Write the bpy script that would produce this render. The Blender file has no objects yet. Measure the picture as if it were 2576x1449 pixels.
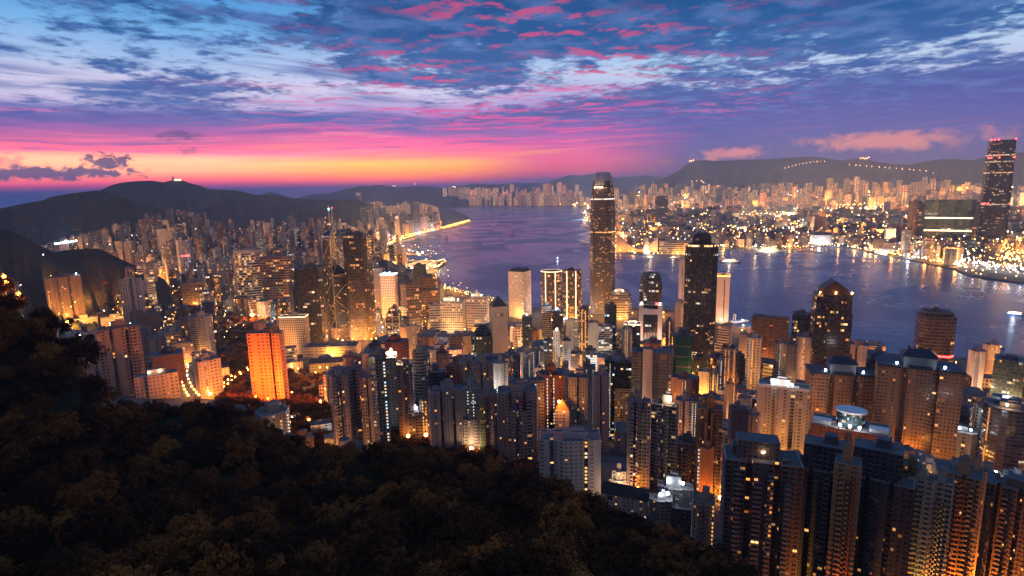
import bpy, bmesh, math, random
import numpy as np
from mathutils import Vector, Matrix
R_ = math.radians
S = bpy.context.scene
COL = S.collection
random.seed(7)
NP = np.random.RandomState(11)

# ------------------------------------------------------------------ camera
CAM_H = 370.0
PITCH, ROLL = R_(9.8), 0.022          # looking slightly down, horizon a touch tilted
FPX, IW, IH = 1440.0, 2576.0, 1449.0  # focal length and frame, in the same units as the survey points below
cam_d = bpy.data.cameras.new("camera")
cam_d.sensor_width = 36.0
cam_d.lens = 36.0 * FPX / IW
cam_d.clip_start = 1.0
cam_d.clip_end = 120000.0
cam = bpy.data.objects.new("camera", cam_d)
COL.objects.link(cam)
FW = Vector((0, math.cos(PITCH), -math.sin(PITCH)))
U0 = Vector((0, math.sin(PITCH), math.cos(PITCH)))
R0 = Vector((1, 0, 0))
RT = R0 * math.cos(ROLL) - U0 * math.sin(ROLL)
UP = U0 * math.cos(ROLL) + R0 * math.sin(ROLL)
M = Matrix((RT, UP, -FW)).transposed().to_4x4()
M.translation = Vector((0, 0, CAM_H))
cam.matrix_world = M
S.camera = cam

# ------------------------------------------------------------------ render look
S.view_settings.view_transform = 'Standard'
S.view_settings.look = 'None'
S.view_settings.exposure = 0.0
S.view_settings.gamma = 1.0
S.cycles.use_denoising = True
S.cycles.max_bounces = 5
S.cycles.diffuse_bounces = 2
S.cycles.glossy_bounces = 2
S.cycles.transmission_bounces = 2
S.cycles.volume_bounces = 1
S.cycles.transparent_max_bounces = 8
S.cycles.sample_clamp_indirect = 1.5
S.cycles.sample_clamp_direct = 30.0
S.cycles.caustics_reflective = False
S.cycles.caustics_refractive = False
S.cycles.use_light_tree = True

# ------------------------------------------------------------------ a small node language
class G:
    """builds math node graphs from python expressions"""
    def __init__(self, tree): self.t = tree
    def node(self, kind, **kw):
        n = self.t.nodes.new(kind)
        for k, v in kw.items(): setattr(n, k, v)
        return n
    def put(self, sock, v):
        if isinstance(v, bpy.types.NodeSocket): self.t.links.new(v, sock)
        elif v is not None: sock.default_value = v
    def m(self, op, a, b=None, c=None, clamp=False):
        n = self.node('ShaderNodeMath', operation=op, use_clamp=clamp)
        self.put(n.inputs[0], a); self.put(n.inputs[1], b); self.put(n.inputs[2], c)
        return n.outputs[0]
    def add(self, a, b): return self.m('ADD', a, b)
    def sub(self, a, b): return self.m('SUBTRACT', a, b)
    def mul(self, a, b): return self.m('MULTIPLY', a, b)
    def div(self, a, b): return self.m('DIVIDE', a, b)
    def ss(self, x, lo, hi):      # smoothstep, lo > hi gives a falling edge
        n = self.node('ShaderNodeMapRange', interpolation_type='SMOOTHSTEP')
        n.clamp = True
        if isinstance(lo, (int, float)) and isinstance(hi, (int, float)) and lo > hi:
            self.put(n.inputs[0], x); n.inputs[1].default_value = hi; n.inputs[2].default_value = lo
            n.inputs[3].default_value = 1.0; n.inputs[4].default_value = 0.0
        else:
            self.put(n.inputs[0], x); self.put(n.inputs[1], lo); self.put(n.inputs[2], hi)
        return n.outputs[0]
    def vec(self, x, y, z=0.0):
        n = self.node('ShaderNodeCombineXYZ')
        self.put(n.inputs[0], x); self.put(n.inputs[1], y); self.put(n.inputs[2], z)
        return n.outputs[0]
    def sep(self, v):
        n = self.node('ShaderNodeSeparateXYZ'); self.put(n.inputs[0], v); return n.outputs
    def noise(self, v, scale, detail=4.0, rough=0.55, dist=0.0):
        n = self.node('ShaderNodeTexNoise')
        self.put(n.inputs['Vector'], v); n.inputs['Scale'].default_value = scale
        n.inputs['Detail'].default_value = detail; n.inputs['Roughness'].default_value = rough
        n.inputs['Distortion'].default_value = dist
        return n.outputs[0]
    def white(self, v, w=None):
        n = self.node('ShaderNodeTexWhiteNoise', noise_dimensions='3D' if w is None else '4D')
        self.put(n.inputs['Vector'], v)
        if w is not None: self.put(n.inputs['W'], w)
        return n.outputs
    def mix(self, f, a, b, blend='MIX'):
        n = self.node('ShaderNodeMix', data_type='RGBA', blend_type=blend)
        self.put(n.inputs[0], f); self.put(n.inputs[6], col4(a)); self.put(n.inputs[7], col4(b))
        return n.outputs[2]
    def ramp(self, f, stops, interp='LINEAR'):
        n = self.node('ShaderNodeValToRGB')
        cr = n.color_ramp; cr.interpolation = interp
        while len(cr.elements) > 1: cr.elements.remove(cr.elements[-1])
        cr.elements[0].position = stops[0][0]; cr.elements[0].color = col4(stops[0][1])
        for p, c in stops[1:]:
            e = cr.elements.new(p); e.color = col4(c)
        self.put(n.inputs[0], f)
        return n.outputs[0]
    def attr(self, name):
        n = self.node('ShaderNodeAttribute', attribute_name=name); return n.outputs
def col4(c):
    if isinstance(c, bpy.types.NodeSocket): return c
    return (c[0], c[1], c[2], 1.0)
def s(r, g, b):                    # 8-bit sRGB to linear
    f = lambda u: (u / 255 / 12.92) if u / 255 <= 0.04045 else ((u / 255 + 0.055) / 1.055) ** 2.4
    return (f(r), f(g), f(b))

# ------------------------------------------------------------------ sky
world = bpy.data.worlds.new("World"); S.world = world
world.use_nodes = True
wt = world.node_tree
wt.nodes.clear()
g = G(wt)
tc = g.node('ShaderNodeTexCoord')
dx, dy, dz = g.sep(tc.outputs['Generated'])
el = g.mul(g.m('ARCSINE', dz), 180 / math.pi)
az = g.mul(g.m('ARCTAN2', dx, dy), 180 / math.pi)
e01 = g.div(el, 18.0)
E = lambda d: d / 18.0
left = g.ramp(e01, [(0, s(112, 78, 128)), (E(0.55), s(150, 82, 138)), (E(0.95), s(215, 70, 130)), (E(1.5), s(255, 120, 120)), (E(2.1), s(255, 180, 140)), (E(3.3), s(255, 195, 165)),
                    (E(3.75), s(250, 110, 150)), (E(4.6), s(190, 100, 160)), (E(5.6), s(165, 105, 178)), (E(6.1), s(110, 105, 175)), (E(6.9), s(125, 125, 195)), (E(7.6), s(222, 214, 246)),
                    (E(9.3), s(224, 218, 248)), (E(10.5), s(180, 205, 245)), (E(13), s(125, 185, 240)), (E(15.5), s(90, 165, 230))])
cen = g.ramp(e01, [(0, s(155, 88, 138)), (E(0.35), s(185, 88, 148)), (E(0.75), s(245, 75, 140)), (E(1.25), s(255, 120, 80)), (E(2.0), s(255, 165, 60)), (E(2.7), s(255, 185, 90)),
                   (E(3.3), s(255, 130, 130)), (E(4.3), s(248, 105, 160)), (E(5.6), s(215, 105, 180)), (E(6.6), s(165, 110, 195)), (E(7.6), s(190, 165, 225)), (E(9.2), s(222, 218, 250)),
                   (E(11.5), s(190, 210, 248)), (E(14), s(110, 175, 235)), (E(18), s(60, 135, 205))])
rgt = g.ramp(e01, [(0, s(95, 80, 125)), (E(1.2), s(90, 78, 130)), (E(3.0), s(78, 85, 155)), (E(6.0), s(80, 92, 168)), (E(7.0), s(105, 120, 190)), (E(8.0), s(190, 200, 240)),
                   (E(10), s(200, 220, 250)), (E(12.5), s(150, 205, 245)), (E(15), s(70, 160, 220)), (E(18), s(40, 130, 200))])
base = g.mix(g.ss(az, -30.0, -12.0), left, cen)
pnk = g.ramp(e01, [(0, s(105, 78, 138)), (E(0.7), s(120, 80, 150)), (E(1.1), s(205, 75, 145)), (E(1.7), s(250, 90, 130)), (E(2.6), s(252, 100, 150)), (E(4.0), s(225, 95, 165)), (E(5.5), s(165, 98, 185)),
                   (E(7.0), s(135, 115, 195)), (E(8.6), s(185, 180, 232)), (E(10.5), s(200, 218, 250)), (E(14), s(105, 178, 238)), (E(18), s(50, 135, 205))])
base = g.mix(g.ss(az, -6.0, 5.0), base, pnk)
base = g.mix(g.ss(az, 5.0, 19.0), base, rgt)
# long thin streaks in the low bands: pink against purple
warp = g.noise(g.vec(g.mul(az, 0.06), g.mul(el, 0.25)), 1.0, 3)
tilt = g.add(el, g.add(g.mul(az, -0.03), g.mul(warp, 1.6)))
st1 = g.noise(g.vec(g.mul(az, 0.05), g.mul(tilt, 1.5), 3.1), 1.0, 5, 0.6)
st2 = g.noise(g.vec(g.mul(az, 0.10), g.mul(tilt, 2.6), 9.4), 1.0, 5, 0.6)
band = g.mul(g.ss(el, 2.9, 3.8), g.ss(el, 8.2, 6.2))
pinkaz = g.mul(g.ss(az, -60, -20), g.ss(az, 16, 2))
base = g.mix(g.mul(g.mul(g.ss(st1, 0.50, 0.64), band), g.mul(pinkaz, 0.85)), base, s(255, 130, 170))
base = g.mix(g.mul(g.mul(g.ss(st2, 0.50, 0.68), band), 0.75), base, s(112, 92, 165))
peach = g.mul(g.ss(el, 2.2, 3.2), g.ss(el, 5.0, 3.6))
base = g.mix(g.mul(g.mul(g.ss(st2, 0.48, 0.36), peach), g.mul(pinkaz, 0.7)), base, s(255, 150, 120))
# grey-violet veil, upper left
veil = g.noise(g.vec(g.mul(az, 0.045), g.mul(g.add(el, g.mul(az, 0.085)), 0.62), 5.7), 1.0, 4, 0.55)
vm = g.mul(g.ss(veil, 0.50, 0.66), g.mul(g.ss(el, 5.5, 7.0), g.ss(az, 8, -8)))
base = g.mix(g.mul(vm, 0.85), base, s(72, 105, 178))
# mottled cloud deck on a plane far above
zz = g.add(g.m('MAXIMUM', dz, 0.0), 0.055)
px_, py_ = g.div(dx, zz), g.div(dy, zz)
pv = g.vec(g.add(px_, 11.3), g.add(g.mul(py_, 1.0), 4.2))
big = g.noise(pv, 0.62, 3, 0.55)
mid = g.noise(pv, 4.2, 5, 0.62, 0.25)
fin = g.noise(pv, 13.0, 3, 0.62)
dens = g.add(g.add(g.mul(big, 0.85), g.mul(mid, 0.62)), g.mul(fin, 0.30))      # about 0.86 on average
cov = g.add(g.add(g.mul(g.ss(az, -40, 6), 0.15), 0.075), g.mul(g.ss(el, 9.0, 15.0), g.add(0.05, g.mul(g.ss(az, -28, 0), 0.13))))
low = g.mul(g.ss(el, 9.0, 6.0), g.mul(g.ss(az, -6, 14), 0.42))
thr = g.sub(g.sub(1.045, cov), low)
cm = g.ss(g.sub(dens, thr), -0.05, 0.11)
cm = g.mul(cm, g.ss(el, 4.0, 7.5))
ccol = g.ramp(e01, [(0, s(92, 82, 140)), (E(5), s(84, 86, 160)), (E(7.5), s(70, 88, 165)), (E(10), s(34, 92, 165)), (E(14), s(14, 82, 148)), (E(18), s(8, 70, 130))])
ccol = g.mix(g.ss(g.noise(pv, 4.5, 3), 0.42, 0.68), ccol, g.mix(0.35, ccol, s(120, 150, 215)))
base = g.mix(g.mul(cm, 0.95), base, ccol)
# a long blue streak slanting down from the upper left
sl = g.m('ABSOLUTE', g.sub(el, g.sub(9.2, g.mul(g.add(az, 42.0), 0.095))))
bn = g.noise(g.vec(g.mul(az, 0.10), g.mul(el, 1.1), 2.2), 1.0, 5, 0.62, 0.3)
base = g.mix(g.mul(g.mul(g.ss(sl, 1.25, 0.25), g.ss(bn, 0.36, 0.56)), g.mul(g.ss(az, 6, -10), 0.85)), base, s(62, 104, 178))
# red-pink undersides where the low sun reaches the deck
pa = g.mul(g.mul(g.ss(az, -26, -6), g.ss(az, 34, 6)), g.mul(g.ss(el, 5.0, 7.0), 1.0))
pfar = g.vec(g.add(px_, 11.3), g.add(g.mul(py_, 1.0), 4.2 + 0.085))
mid2 = g.noise(pfar, 4.2, 3, 0.62, 0.25)
under = g.mul(g.ss(g.sub(mid, mid2), 0.0, 0.12), g.ss(g.sub(dens, thr), -0.12, 0.04))
base = g.mix(g.mul(g.mul(under, pa), g.mul(g.ss(g.noise(pv, 1.3, 2), 0.38, 0.60), 0.72)), base, g.ramp(e01, [(0, s(250, 90, 150)), (E(7), s(245, 105, 165)), (E(11), s(228, 85, 135)), (E(17), s(215, 75, 125))]))
st3 = g.noise(g.vec(g.mul(az, 0.13), g.mul(g.add(el, g.mul(warp, 0.8)), 2.7), 6.6), 1.0, 5, 0.62, 0.2)
m3 = g.mul(g.mul(g.ss(az, -34, -12), g.ss(az, 22, 6)), g.mul(g.ss(el, 3.6, 5.0), g.ss(el, 11.0, 8.0)))
base = g.mix(g.mul(m3, g.mul(g.ss(st3, 0.51, 0.64), 0.8)), base, s(240, 88, 165))
# dark cumulus over the ridge at the left, rosy cloud bank on the hills at the right
def puff(a0, e0, wa, he, soft, amount, colour, seed, sc):
    global base
    u = g.div(g.sub(az, a0), wa); v = g.div(g.sub(el, e0), he)
    rr = g.m('SQRT', g.add(g.mul(u, u), g.mul(v, v)))
    n = g.noise(g.vec(g.mul(az, sc), g.mul(el, sc * 1.5), seed), 1.0, 6, 0.62, 0.4)
    k = g.ss(g.add(rr, g.mul(g.sub(n, 0.5), 2.6)), 1.0, 1.0 - soft)
    base = g.mix(g.mul(k, amount), base, colour)
puff(-39.0, 2.0, 7.6, 0.62, 0.5, 0.92, s(62, 66, 118), 1.0, 1.1)
puff(-34.4, 2.9, 2.0, 0.75, 0.5, 0.92, s(60, 62, 112), 2.0, 1.2)
puff(-41.0, 2.9, 2.2, 0.8, 0.9, 0.6, s(140, 90, 125), 3.0, 1.1)
puff(-29.0, 5.1, 2.6, 0.55, 0.9, 0.75, s(98, 80, 135), 4.0, 1.2)
puff(-28.5, 3.8, 1.5, 0.45, 0.8, 0.75, s(150, 92, 140), 5.0, 1.5)
puff(20.5, 2.75, 4.2, 0.75, 0.8, 0.95, s(222, 138, 145), 6.0, 0.6)
puff(33.0, 3.2, 7.6, 1.05, 0.8, 0.95, s(215, 135, 140), 7.0, 0.5)
puff(14.8, 2.25, 1.2, 0.3, 0.9, 0.7, s(175, 110, 135), 8.0, 0.8)
puff(43.0, 3.2, 2.5, 0.8, 0.9, 0.7, s(165, 100, 130), 9.0, 0.7)
# the rest of the dome: blue dusk overhead, dim glowing city cloud behind the camera
base = g.mix(g.ss(el, 16.0, 30.0), base, (0.022, 0.20, 0.58))
base = g.mix(g.ss(dy, 0.45, -0.25), base, g.ramp(e01, [(0, (0.245, 0.185, 0.215)), (1.0, (0.13, 0.165, 0.29))]))
base = g.mix(g.ss(el, -0.4, -6.0), base, (0.02, 0.02, 0.035))
lowglow = g.mul(g.ss(el, 0.35, 1.2), g.ss(el, 5.5, 2.4))
base = g.mix(1.0, base, g.mix(g.mul(lowglow, g.ss(az, 5, -13)), (1.0, 1.0, 1.0), (2.15, 1.75, 1.3)), 'MULTIPLY')
base = g.mix(1.0, base, g.mix(g.ss(el, 9.0, 4.0), (1.0, 1.0, 1.0), (1.22, 1.12, 1.14)), 'MULTIPLY')
sky = g.node('ShaderNodeTexSky', sky_type='NISHITA')
sky.sun_disc = False
sky.sun_elevation = R_(-4.0)
sky.sun_rotation = R_(-18.0)
bg_clouds = g.node('ShaderNodeBackground'); g.put(bg_clouds.inputs[0], base); bg_clouds.inputs[1].default_value = 1.0
bg_sky = g.node('ShaderNodeBackground'); g.put(bg_sky.inputs[0], sky.outputs[0]); bg_sky.inputs[1].default_value = 0.05
both = g.node('ShaderNodeAddShader'); g.put(both.inputs[0], bg_clouds.outputs[0]); g.put(both.inputs[1], bg_sky.outputs[0])
wo = g.node('ShaderNodeOutputWorld'); g.put(wo.inputs[0], both.outputs[0])
world.cycles.sampling_method = 'MANUAL'
world.cycles.sample_map_resolution = 512

sun_d = bpy.data.lights.new("sun", 'SUN')
sun_d.energy = 0.06; sun_d.angle = R_(15); sun_d.color = (1.0, 0.62, 0.5)
sun = bpy.data.objects.new("sun", sun_d); COL.objects.link(sun)
sun.rotation_euler = Vector((math.sin(R_(18)), -math.cos(R_(18)), -0.03)).to_track_quat('-Z', 'Y').to_euler()

# ------------------------------------------------------------------ survey helpers: a sight line through a point of the frame, met with the land
def sight(px, py):
    return FW + RT * ((px - IW / 2) / FPX) - UP * ((py - IH / 2) / FPX)
def at_z(px, py, z=3.5, far=60000.0):
    d = sight(px, py)
    t = (z - CAM_H) / d.z if d.z < -1e-5 else 1e9
    t = min(t, far / math.hypot(d.x, d.y))
    return (d.x * t, d.y * t)
def at_r(px, py, r):                 # point on the sight line at horizontal range r
    d = sight(px, py); t = r / math.hypot(d.x, d.y)
    return (d.x * t, d.y * t, CAM_H + d.z * t)
def project(x, y, z):
    v = Vector((x, y, z - CAM_H)); w = v.dot(FW)
    return (IW / 2 + FPX * v.dot(RT) / w, IH / 2 - FPX * v.dot(UP) / w)
def az_of(px, py):
    d = sight(px, py); return math.atan2(d.x, d.y)

# the wooded slope under the camera: where its edge stands against the town (px, py, range)
EDGE = [(-500, 690, 430), (-200, 700, 430), (0, 722, 420), (70, 790, 400), (120, 815, 395), (160, 845, 390), (195, 880, 385), (230, 945, 380), (250, 985, 376), (330, 1020, 372), (410, 1022, 368),
        (500, 1018, 364), (560, 1032, 360), (640, 1066, 352), (700, 1094, 346), (740, 1104, 340), (850, 1132, 330), (980, 1132, 322), (1100, 1154, 312), (1200, 1166, 304),
        (1290, 1180, 296), (1370, 1218, 286), (1500, 1280, 268), (1640, 1345, 250), (1700, 1378, 240), (1790, 1430, 230), (1900, 1500, 216), (2100, 1600, 196), (2576, 1800, 160), (3200, 2100, 130)]
EDGE = [(p, q + (10 if p < 240 else 26 if p < 1400 else 34), r) for p, q, r in EDGE]
_ea = np.array([az_of(p, q) for p, q, r in EDGE])
def _dep(p, q):
    d = sight(p, q); return math.atan2(-d.z, math.hypot(d.x, d.y))
_ed = np.array([_dep(p, q) for p, q, r in EDGE])
_er = np.array([r for p, q, r in EDGE], float)
# where the flat town begins and where the hill foot ends, by bearing
_fa = np.radians([-180, -75, -46, -40, -32, -20, -8, 4, 16, 28, 38, 60, 180])
_ff = np.array([900, 900, 760, 720, 680, 610, 540, 490, 450, 410, 380, 370, 370], float)
_fl = np.array([2300, 2300, 2000, 1900, 1650, 1350, 1180, 1120, 1080, 1040, 1010, 1000, 1000], float)
_fh = np.array([170, 170, 165, 160, 150, 140, 132, 128, 124, 122, 120, 120, 120], float)
def wav(x, y, sc, seed):
    a = np.sin(x / sc + seed) * np.cos(y / sc * 1.13 - seed * 2.1) + 0.55 * np.sin(x / sc * 2.1 - seed * 1.7 + y / sc * 0.8) + 0.35 * np.cos(x / sc * 3.7 + y / sc * 4.1 + seed)
    return a / 1.9
def town_h(x, y):
    r = np.hypot(x, y); a = np.arctan2(x, y)
    f = np.interp(a, _fa, _ff); l = np.interp(a, _fa, _fl); h = np.interp(a, _fa, _fh)
    u = np.clip((r - f) / (l - f), 0, 1)
    return 3.0 + h * (1 - u) ** 1.9
def slope_h(x, y):
    r = np.maximum(np.hypot(x, y), 1.0); a = np.arctan2(x, y)
    d = np.interp(a, _ea, _ed); R1 = np.interp(a, _ea, _er)
    k = np.clip((r - 92) / np.maximum(R1 - 92, 1), 0, 1)
    dep = np.radians(44) * (1 - k) ** 1.0 + d * k
    dep = np.maximum(dep, d)
    z = CAM_H - r * np.tan(dep)
    edge = CAM_H - R1 * np.tan(d)
    z = np.where(r > R1, edge - (r - R1) * 0.72, z)
    zc = CAM_H - 92 * math.tan(R_(44))
    z = np.where(r < 92, np.minimum(CAM_H - 26, zc + (92 - r) * 0.9), z)
    z = z + wav(x, y, 34, 1.3) * 6.0 * np.clip(r / 120, 0, 1) * np.clip((R1 - r) / 60, 0.0, 1)
    return z
def ground_h(x, y):
    x = np.asarray(x, float); y = np.asarray(y, float)
    t = town_h(x, y)
    s_ = np.where(y > -60, slope_h(x, np.maximum(y, 1e-3)), 300.0)
    a = np.abs(np.arctan2(x, y))
    back = np.where(a > R_(95), 352 - 0.25 * np.hypot(x, y), -99)
    return np.maximum(np.maximum(t, np.where(a < R_(100), s_, -99)), back)
def gh(x, y): return float(ground_h(np.array([x]), np.array([y]))[0])
def th(x, y): return float(town_h(np.array([x]), np.array([y]))[0])

# ------------------------------------------------------------------ materials
def material(name):
    m = bpy.data.materials.new(name); m.use_nodes = True
    t = m.node_tree; t.nodes.clear()
    q = G(t)
    out = q.node('ShaderNodeOutputMaterial')
    b = q.node('ShaderNodeBsdfPrincipled')
    t.links.new(b.outputs[0], out.inputs[0])
    m.cycles.emission_sampling = 'NONE'
    b.inputs['Specular IOR Level'].default_value = 0.12
    return m, q, b, out
def plain(name, c, rough=0.8, metal=0.0, emit=None, es=0.0, var=0.0, vs=0.05):
    m, q, b, out = material(name)
    b.inputs['Roughness'].default_value = rough; b.inputs['Metallic'].default_value = metal
    if var:
        gm = q.node('ShaderNodeNewGeometry')
        n = q.noise(gm.outputs['Position'], vs, 4)
        q.put(b.inputs['Base Color'], q.mix(n, tuple(v * (1 - var) for v in c), tuple(min(1, v * (1 + var)) for v in c)))
    else: b.inputs['Base Color'].default_value = col4(c)
    if emit:
        b.inputs['Emission Color'].default_value = col4(emit); b.inputs['Emission Strength'].default_value = es
    return m
def mesh_obj(name, verts, faces, mats=None, parent=None, smooth=False):
    me = bpy.data.meshes.new(name); me.from_pydata(verts, [], faces); me.update()
    o = bpy.data.objects.new(name, me); COL.objects.link(o)
    for m in (mats if isinstance(mats, (list, tuple)) else [mats] if mats else []): me.materials.append(m)
    if parent: o.parent = parent
    if smooth: me.polygons.foreach_set('use_smooth', [True] * len(me.polygons))
    return o
def tag(o, label=None, cat=None, group=None, kind=None):
    for k, v in (('label', label), ('category', cat), ('group', group), ('kind', kind)):
        if v: o[k] = v
    return o

m_forest, q, b, out = material("woodland floor")
gm = q.node('ShaderNodeNewGeometry')
n = q.noise(gm.outputs['Position'], 0.03, 6, 0.65)
q.put(b.inputs['Base Color'], q.ramp(n, [(0.3, (0.012, 0.016, 0.008)), (0.7, (0.035, 0.04, 0.018))]))
b.inputs['Roughness'].default_value = 0.95
bp = q.node('ShaderNodeBump'); bp.inputs['Distance'].default_value = 6.0; bp.inputs['Strength'].default_value = 1.0
q.put(bp.inputs['Height'], q.noise(gm.outputs['Position'], 0.08, 5, 0.7)); q.put(b.inputs['Normal'], bp.outputs[0])

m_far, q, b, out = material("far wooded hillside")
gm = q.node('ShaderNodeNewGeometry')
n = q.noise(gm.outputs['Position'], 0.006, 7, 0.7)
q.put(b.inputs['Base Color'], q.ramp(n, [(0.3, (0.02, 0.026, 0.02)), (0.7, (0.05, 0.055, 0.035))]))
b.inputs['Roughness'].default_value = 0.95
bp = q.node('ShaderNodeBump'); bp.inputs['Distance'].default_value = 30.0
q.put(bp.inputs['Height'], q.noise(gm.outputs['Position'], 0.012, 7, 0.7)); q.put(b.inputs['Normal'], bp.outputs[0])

m_street, q, b, out = material("town ground")
gm = q.node('ShaderNodeNewGeometry')
n = q.noise(gm.outputs['Position'], 0.02, 5, 0.6)
q.put(b.inputs['Base Color'], q.ramp(n, [(0.35, (0.05, 0.05, 0.05)), (0.65, (0.12, 0.11, 0.10))]))
b.inputs['Roughness'].default_value = 0.85

m_far2 = plain('distant haze-toned hillside', (0.13, 0.10, 0.115), 0.95, var=0.35, vs=0.004)  # paler, purplish tone puts the air's haze into the hill colour
m_road = plain("asphalt road", (0.075, 0.073, 0.07), 0.75, var=0.25, vs=0.08)
m_quay = plain("quay concrete", (0.22, 0.21, 0.20), 0.8, var=0.2, vs=0.05)

m_water, q, b, out = material("harbour water")
b.inputs['Specular IOR Level'].default_value = 0.36
b.inputs['Base Color'].default_value = (0.010, 0.080, 0.21, 1)
b.inputs['Roughness'].default_value = 0.17
b.inputs['IOR'].default_value = 1.33
gm = q.node('ShaderNodeNewGeometry')
n1 = q.noise(gm.outputs['Position'], 0.012, 5, 0.6)
n2 = q.noise(gm.outputs['Position'], 0.09, 4, 0.6)
bp = q.node('ShaderNodeBump'); bp.inputs['Distance'].default_value = 1.0; bp.inputs['Strength'].default_value = 0.36
q.put(bp.inputs['Height'], q.add(q.mul(n1, 3.5), q.mul(n2, 1.3))); q.put(b.inputs['Normal'], bp.outputs[0])
slick = q.noise(gm.outputs['Position'], 0.0022, 4, 0.55, 1.2)
q.put(b.inputs['Roughness'], q.ramp(slick, [(0.42, (0.33,) * 3), (0.56, (0.18,) * 3)]))

# ------------------------------------------------------------------ ground, water, shores
def polar_ground():
    az = np.concatenate([np.radians(np.arange(-180, -60, 6.0)), np.radians(np.arange(-60, 60, 0.6)), np.radians(np.arange(60, 180, 6.0))])
    rr = np.concatenate([[4, 12, 22, 32], np.arange(42, 520, 6.0), np.arange(520, 1200, 16.0), np.geomspace(1200, 2400, 16)])
    A, Rr = np.meshgrid(az, rr)
    X, Y = Rr * np.sin(A), Rr * np.cos(A)
    Z = ground_h(X, Y)
    fl = np.interp(A, _fa, _fl)
    Z = np.where(Rr > fl, 3.0 - (Rr - fl) * 0.02, Z)
    n, k = len(rr), len(az)
    v = list(zip(X.ravel().tolist(), Y.ravel().tolist(), Z.ravel().tolist()))
    f = [(i * k + j, i * k + (j + 1) % k, (i + 1) * k + (j + 1) % k, (i + 1) * k + j) for i in range(n - 1) for j in range(k)]
    f.append(tuple(range(k - 1, -1, -1)))
    o = mesh_obj("ground", v, f, [m_forest, m_street], smooth=True)
    mi = []
    for i in range(n - 1):
        for j in range(k):
            x, y, z = v[i * k + j]
            mi.append(1 if z <= town_h(np.array(x), np.array(y)) + 0.5 and rr[i] > 300 else 0)
    mi.append(0)
    o.data.polygons.foreach_set('material_index', mi)
    return tag(o, kind='structure')
polar_ground()
sea = mesh_obj("water", [(-60000, -3000, 0), (60000, -3000, 0), (60000, 60000, 0), (-60000, 60000, 0)], [(0, 1, 2, 3)], m_water)
tag(sea, kind='structure')

def slab(name, pts, z=3.5, mat=None, bottom=-6.0, kind='structure'):
    n = len(pts)
    v = [(x, y, z) for x, y in pts] + [(x, y, bottom) for x, y in pts]
    f = [tuple(range(n))] + [(i, i + n, (i + 1) % n + n, (i + 1) % n) for i in range(n)]
    o = mesh_obj(name, v, f, [mat or m_street])
    bm = bmesh.new(); bm.from_mesh(o.data); bmesh.ops.recalc_face_normals(bm, faces=bm.faces[:])
    bmesh.ops.triangulate(bm, faces=[q for q in bm.faces if len(q.verts) > 4]); bm.to_mesh(o.data); bm.free()
    return tag(o, kind=kind)
def pts(*pp): return [at_z(x, y) for x, y in pp]
SHORE = [(2900, 930), (2576, 905), (2300, 895), (2200, 884), (1990, 840), (1905, 818), (1862, 826), (1830, 806), (1700, 782), (1600, 774), (1480, 768), (1340, 773), (1238, 752), (1180, 737), (1104, 716),
         (1086, 694), (1104, 676), (1124, 662), (1114, 651), (1090, 646), (1000, 630), (984, 617), (1012, 602), (1060, 589), (1120, 577), (1186, 562), (1187, 549), (1166, 539), (1140, 526), (1120, 519), (1060, 511)]
slab("island_ground", pts(*SHORE) + [(-6500, 11000), (-9000, 6000), (-3000, 900), (-300, 1100), (0, 1050), (300, 1040), (700, 850), (1500, 700)])
KSHORE = [(1040, 509), (1112, 518), (1300, 519), (1478, 519), (1480, 527), (1464, 546), (1480, 566), (1500, 583), (1530, 604), (1555, 620), (1556, 629), (1592, 638), (1640, 641), (1722, 640), (1804, 627), (1850, 622), (1932, 622),
          (1990, 624), (2042, 622), (2090, 616), (2140, 622), (2200, 637), (2300, 655), (2400, 677), (2446, 694), (2576, 712), (2800, 730)]
slab("mainland_ground", pts(*KSHORE) + [(9000, 3200), (22000, 9000), (22000, 26000), (-4000, 30000), (-7000, 22000)], z=3.2)

# ------------------------------------------------------------------ hills, each a ridge with two flanks
def ridge(name, crest, r, base_py, depth=900.0, seed=1.0, bump=18.0, mat=None, steep=1.0, to_sea=True):
    """crest: points of the skyline; r: range of the crest (one number, or one per end)"""
    px = np.array([c[0] for c in crest], float); py = np.array([c[1] for c in crest], float)
    n = max(24, int((px[-1] - px[0]) / 9))
    xs = np.linspace(px[0], px[-1], n)
    ys = np.interp(xs, px, py)
    ra = np.linspace(r[0], r[1], n) if isinstance(r, tuple) else np.full(n, float(r))
    m = 15
    V = []
    for i in range(n):
        x, y, z = at_r(xs[i], ys[i], ra[i])
        ux, uy = x / math.hypot(x, y), y / math.hypot(x, y)
        jj = math.sin(i * 0.9 + seed) * 0.5 + math.sin(i * 2.3 + seed * 3) * 0.35
        for k in range(m):
            u = (k - 7) / 7.0                       # -1 towards the camera, +1 away
            fall = abs(u) ** (0.85 if u < 0 else 0.9)
            gully = bump * (math.sin(i * 0.55 + seed + k * 0.35) + 0.6 * math.sin(i * 1.37 + seed * 2 - k * 0.5)) * math.sin(math.pi * min(1, abs(u))) * (1 if k != 7 else 0)
            zz = -4 + (z + 4) * (1 - fall) + gully
            if abs(u) == 1: zz = -6
            dd = u * depth * (0.6 + 0.4 * z / max(60.0, max(z, 60.0)) + 0.12 * jj)
            V.append((x + ux * dd, y + uy * dd, zz))
    F = [(i * m + k, i * m + k + 1, (i + 1) * m + k + 1, (i + 1) * m + k) for i in range(n - 1) for k in range(m - 1)]
    F += [tuple(range(m)), tuple(range((n - 1) * m + m - 1, (n - 1) * m - 1, -1))]
    o = mesh_obj(name, V, F, mat or m_far, smooth=True)
    bm = bmesh.new(); bm.from_mesh(o.data); bmesh.ops.recalc_face_normals(bm, faces=bm.faces[:]); bm.to_mesh(o.data); bm.free()
    return tag(o, kind='structure')
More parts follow.
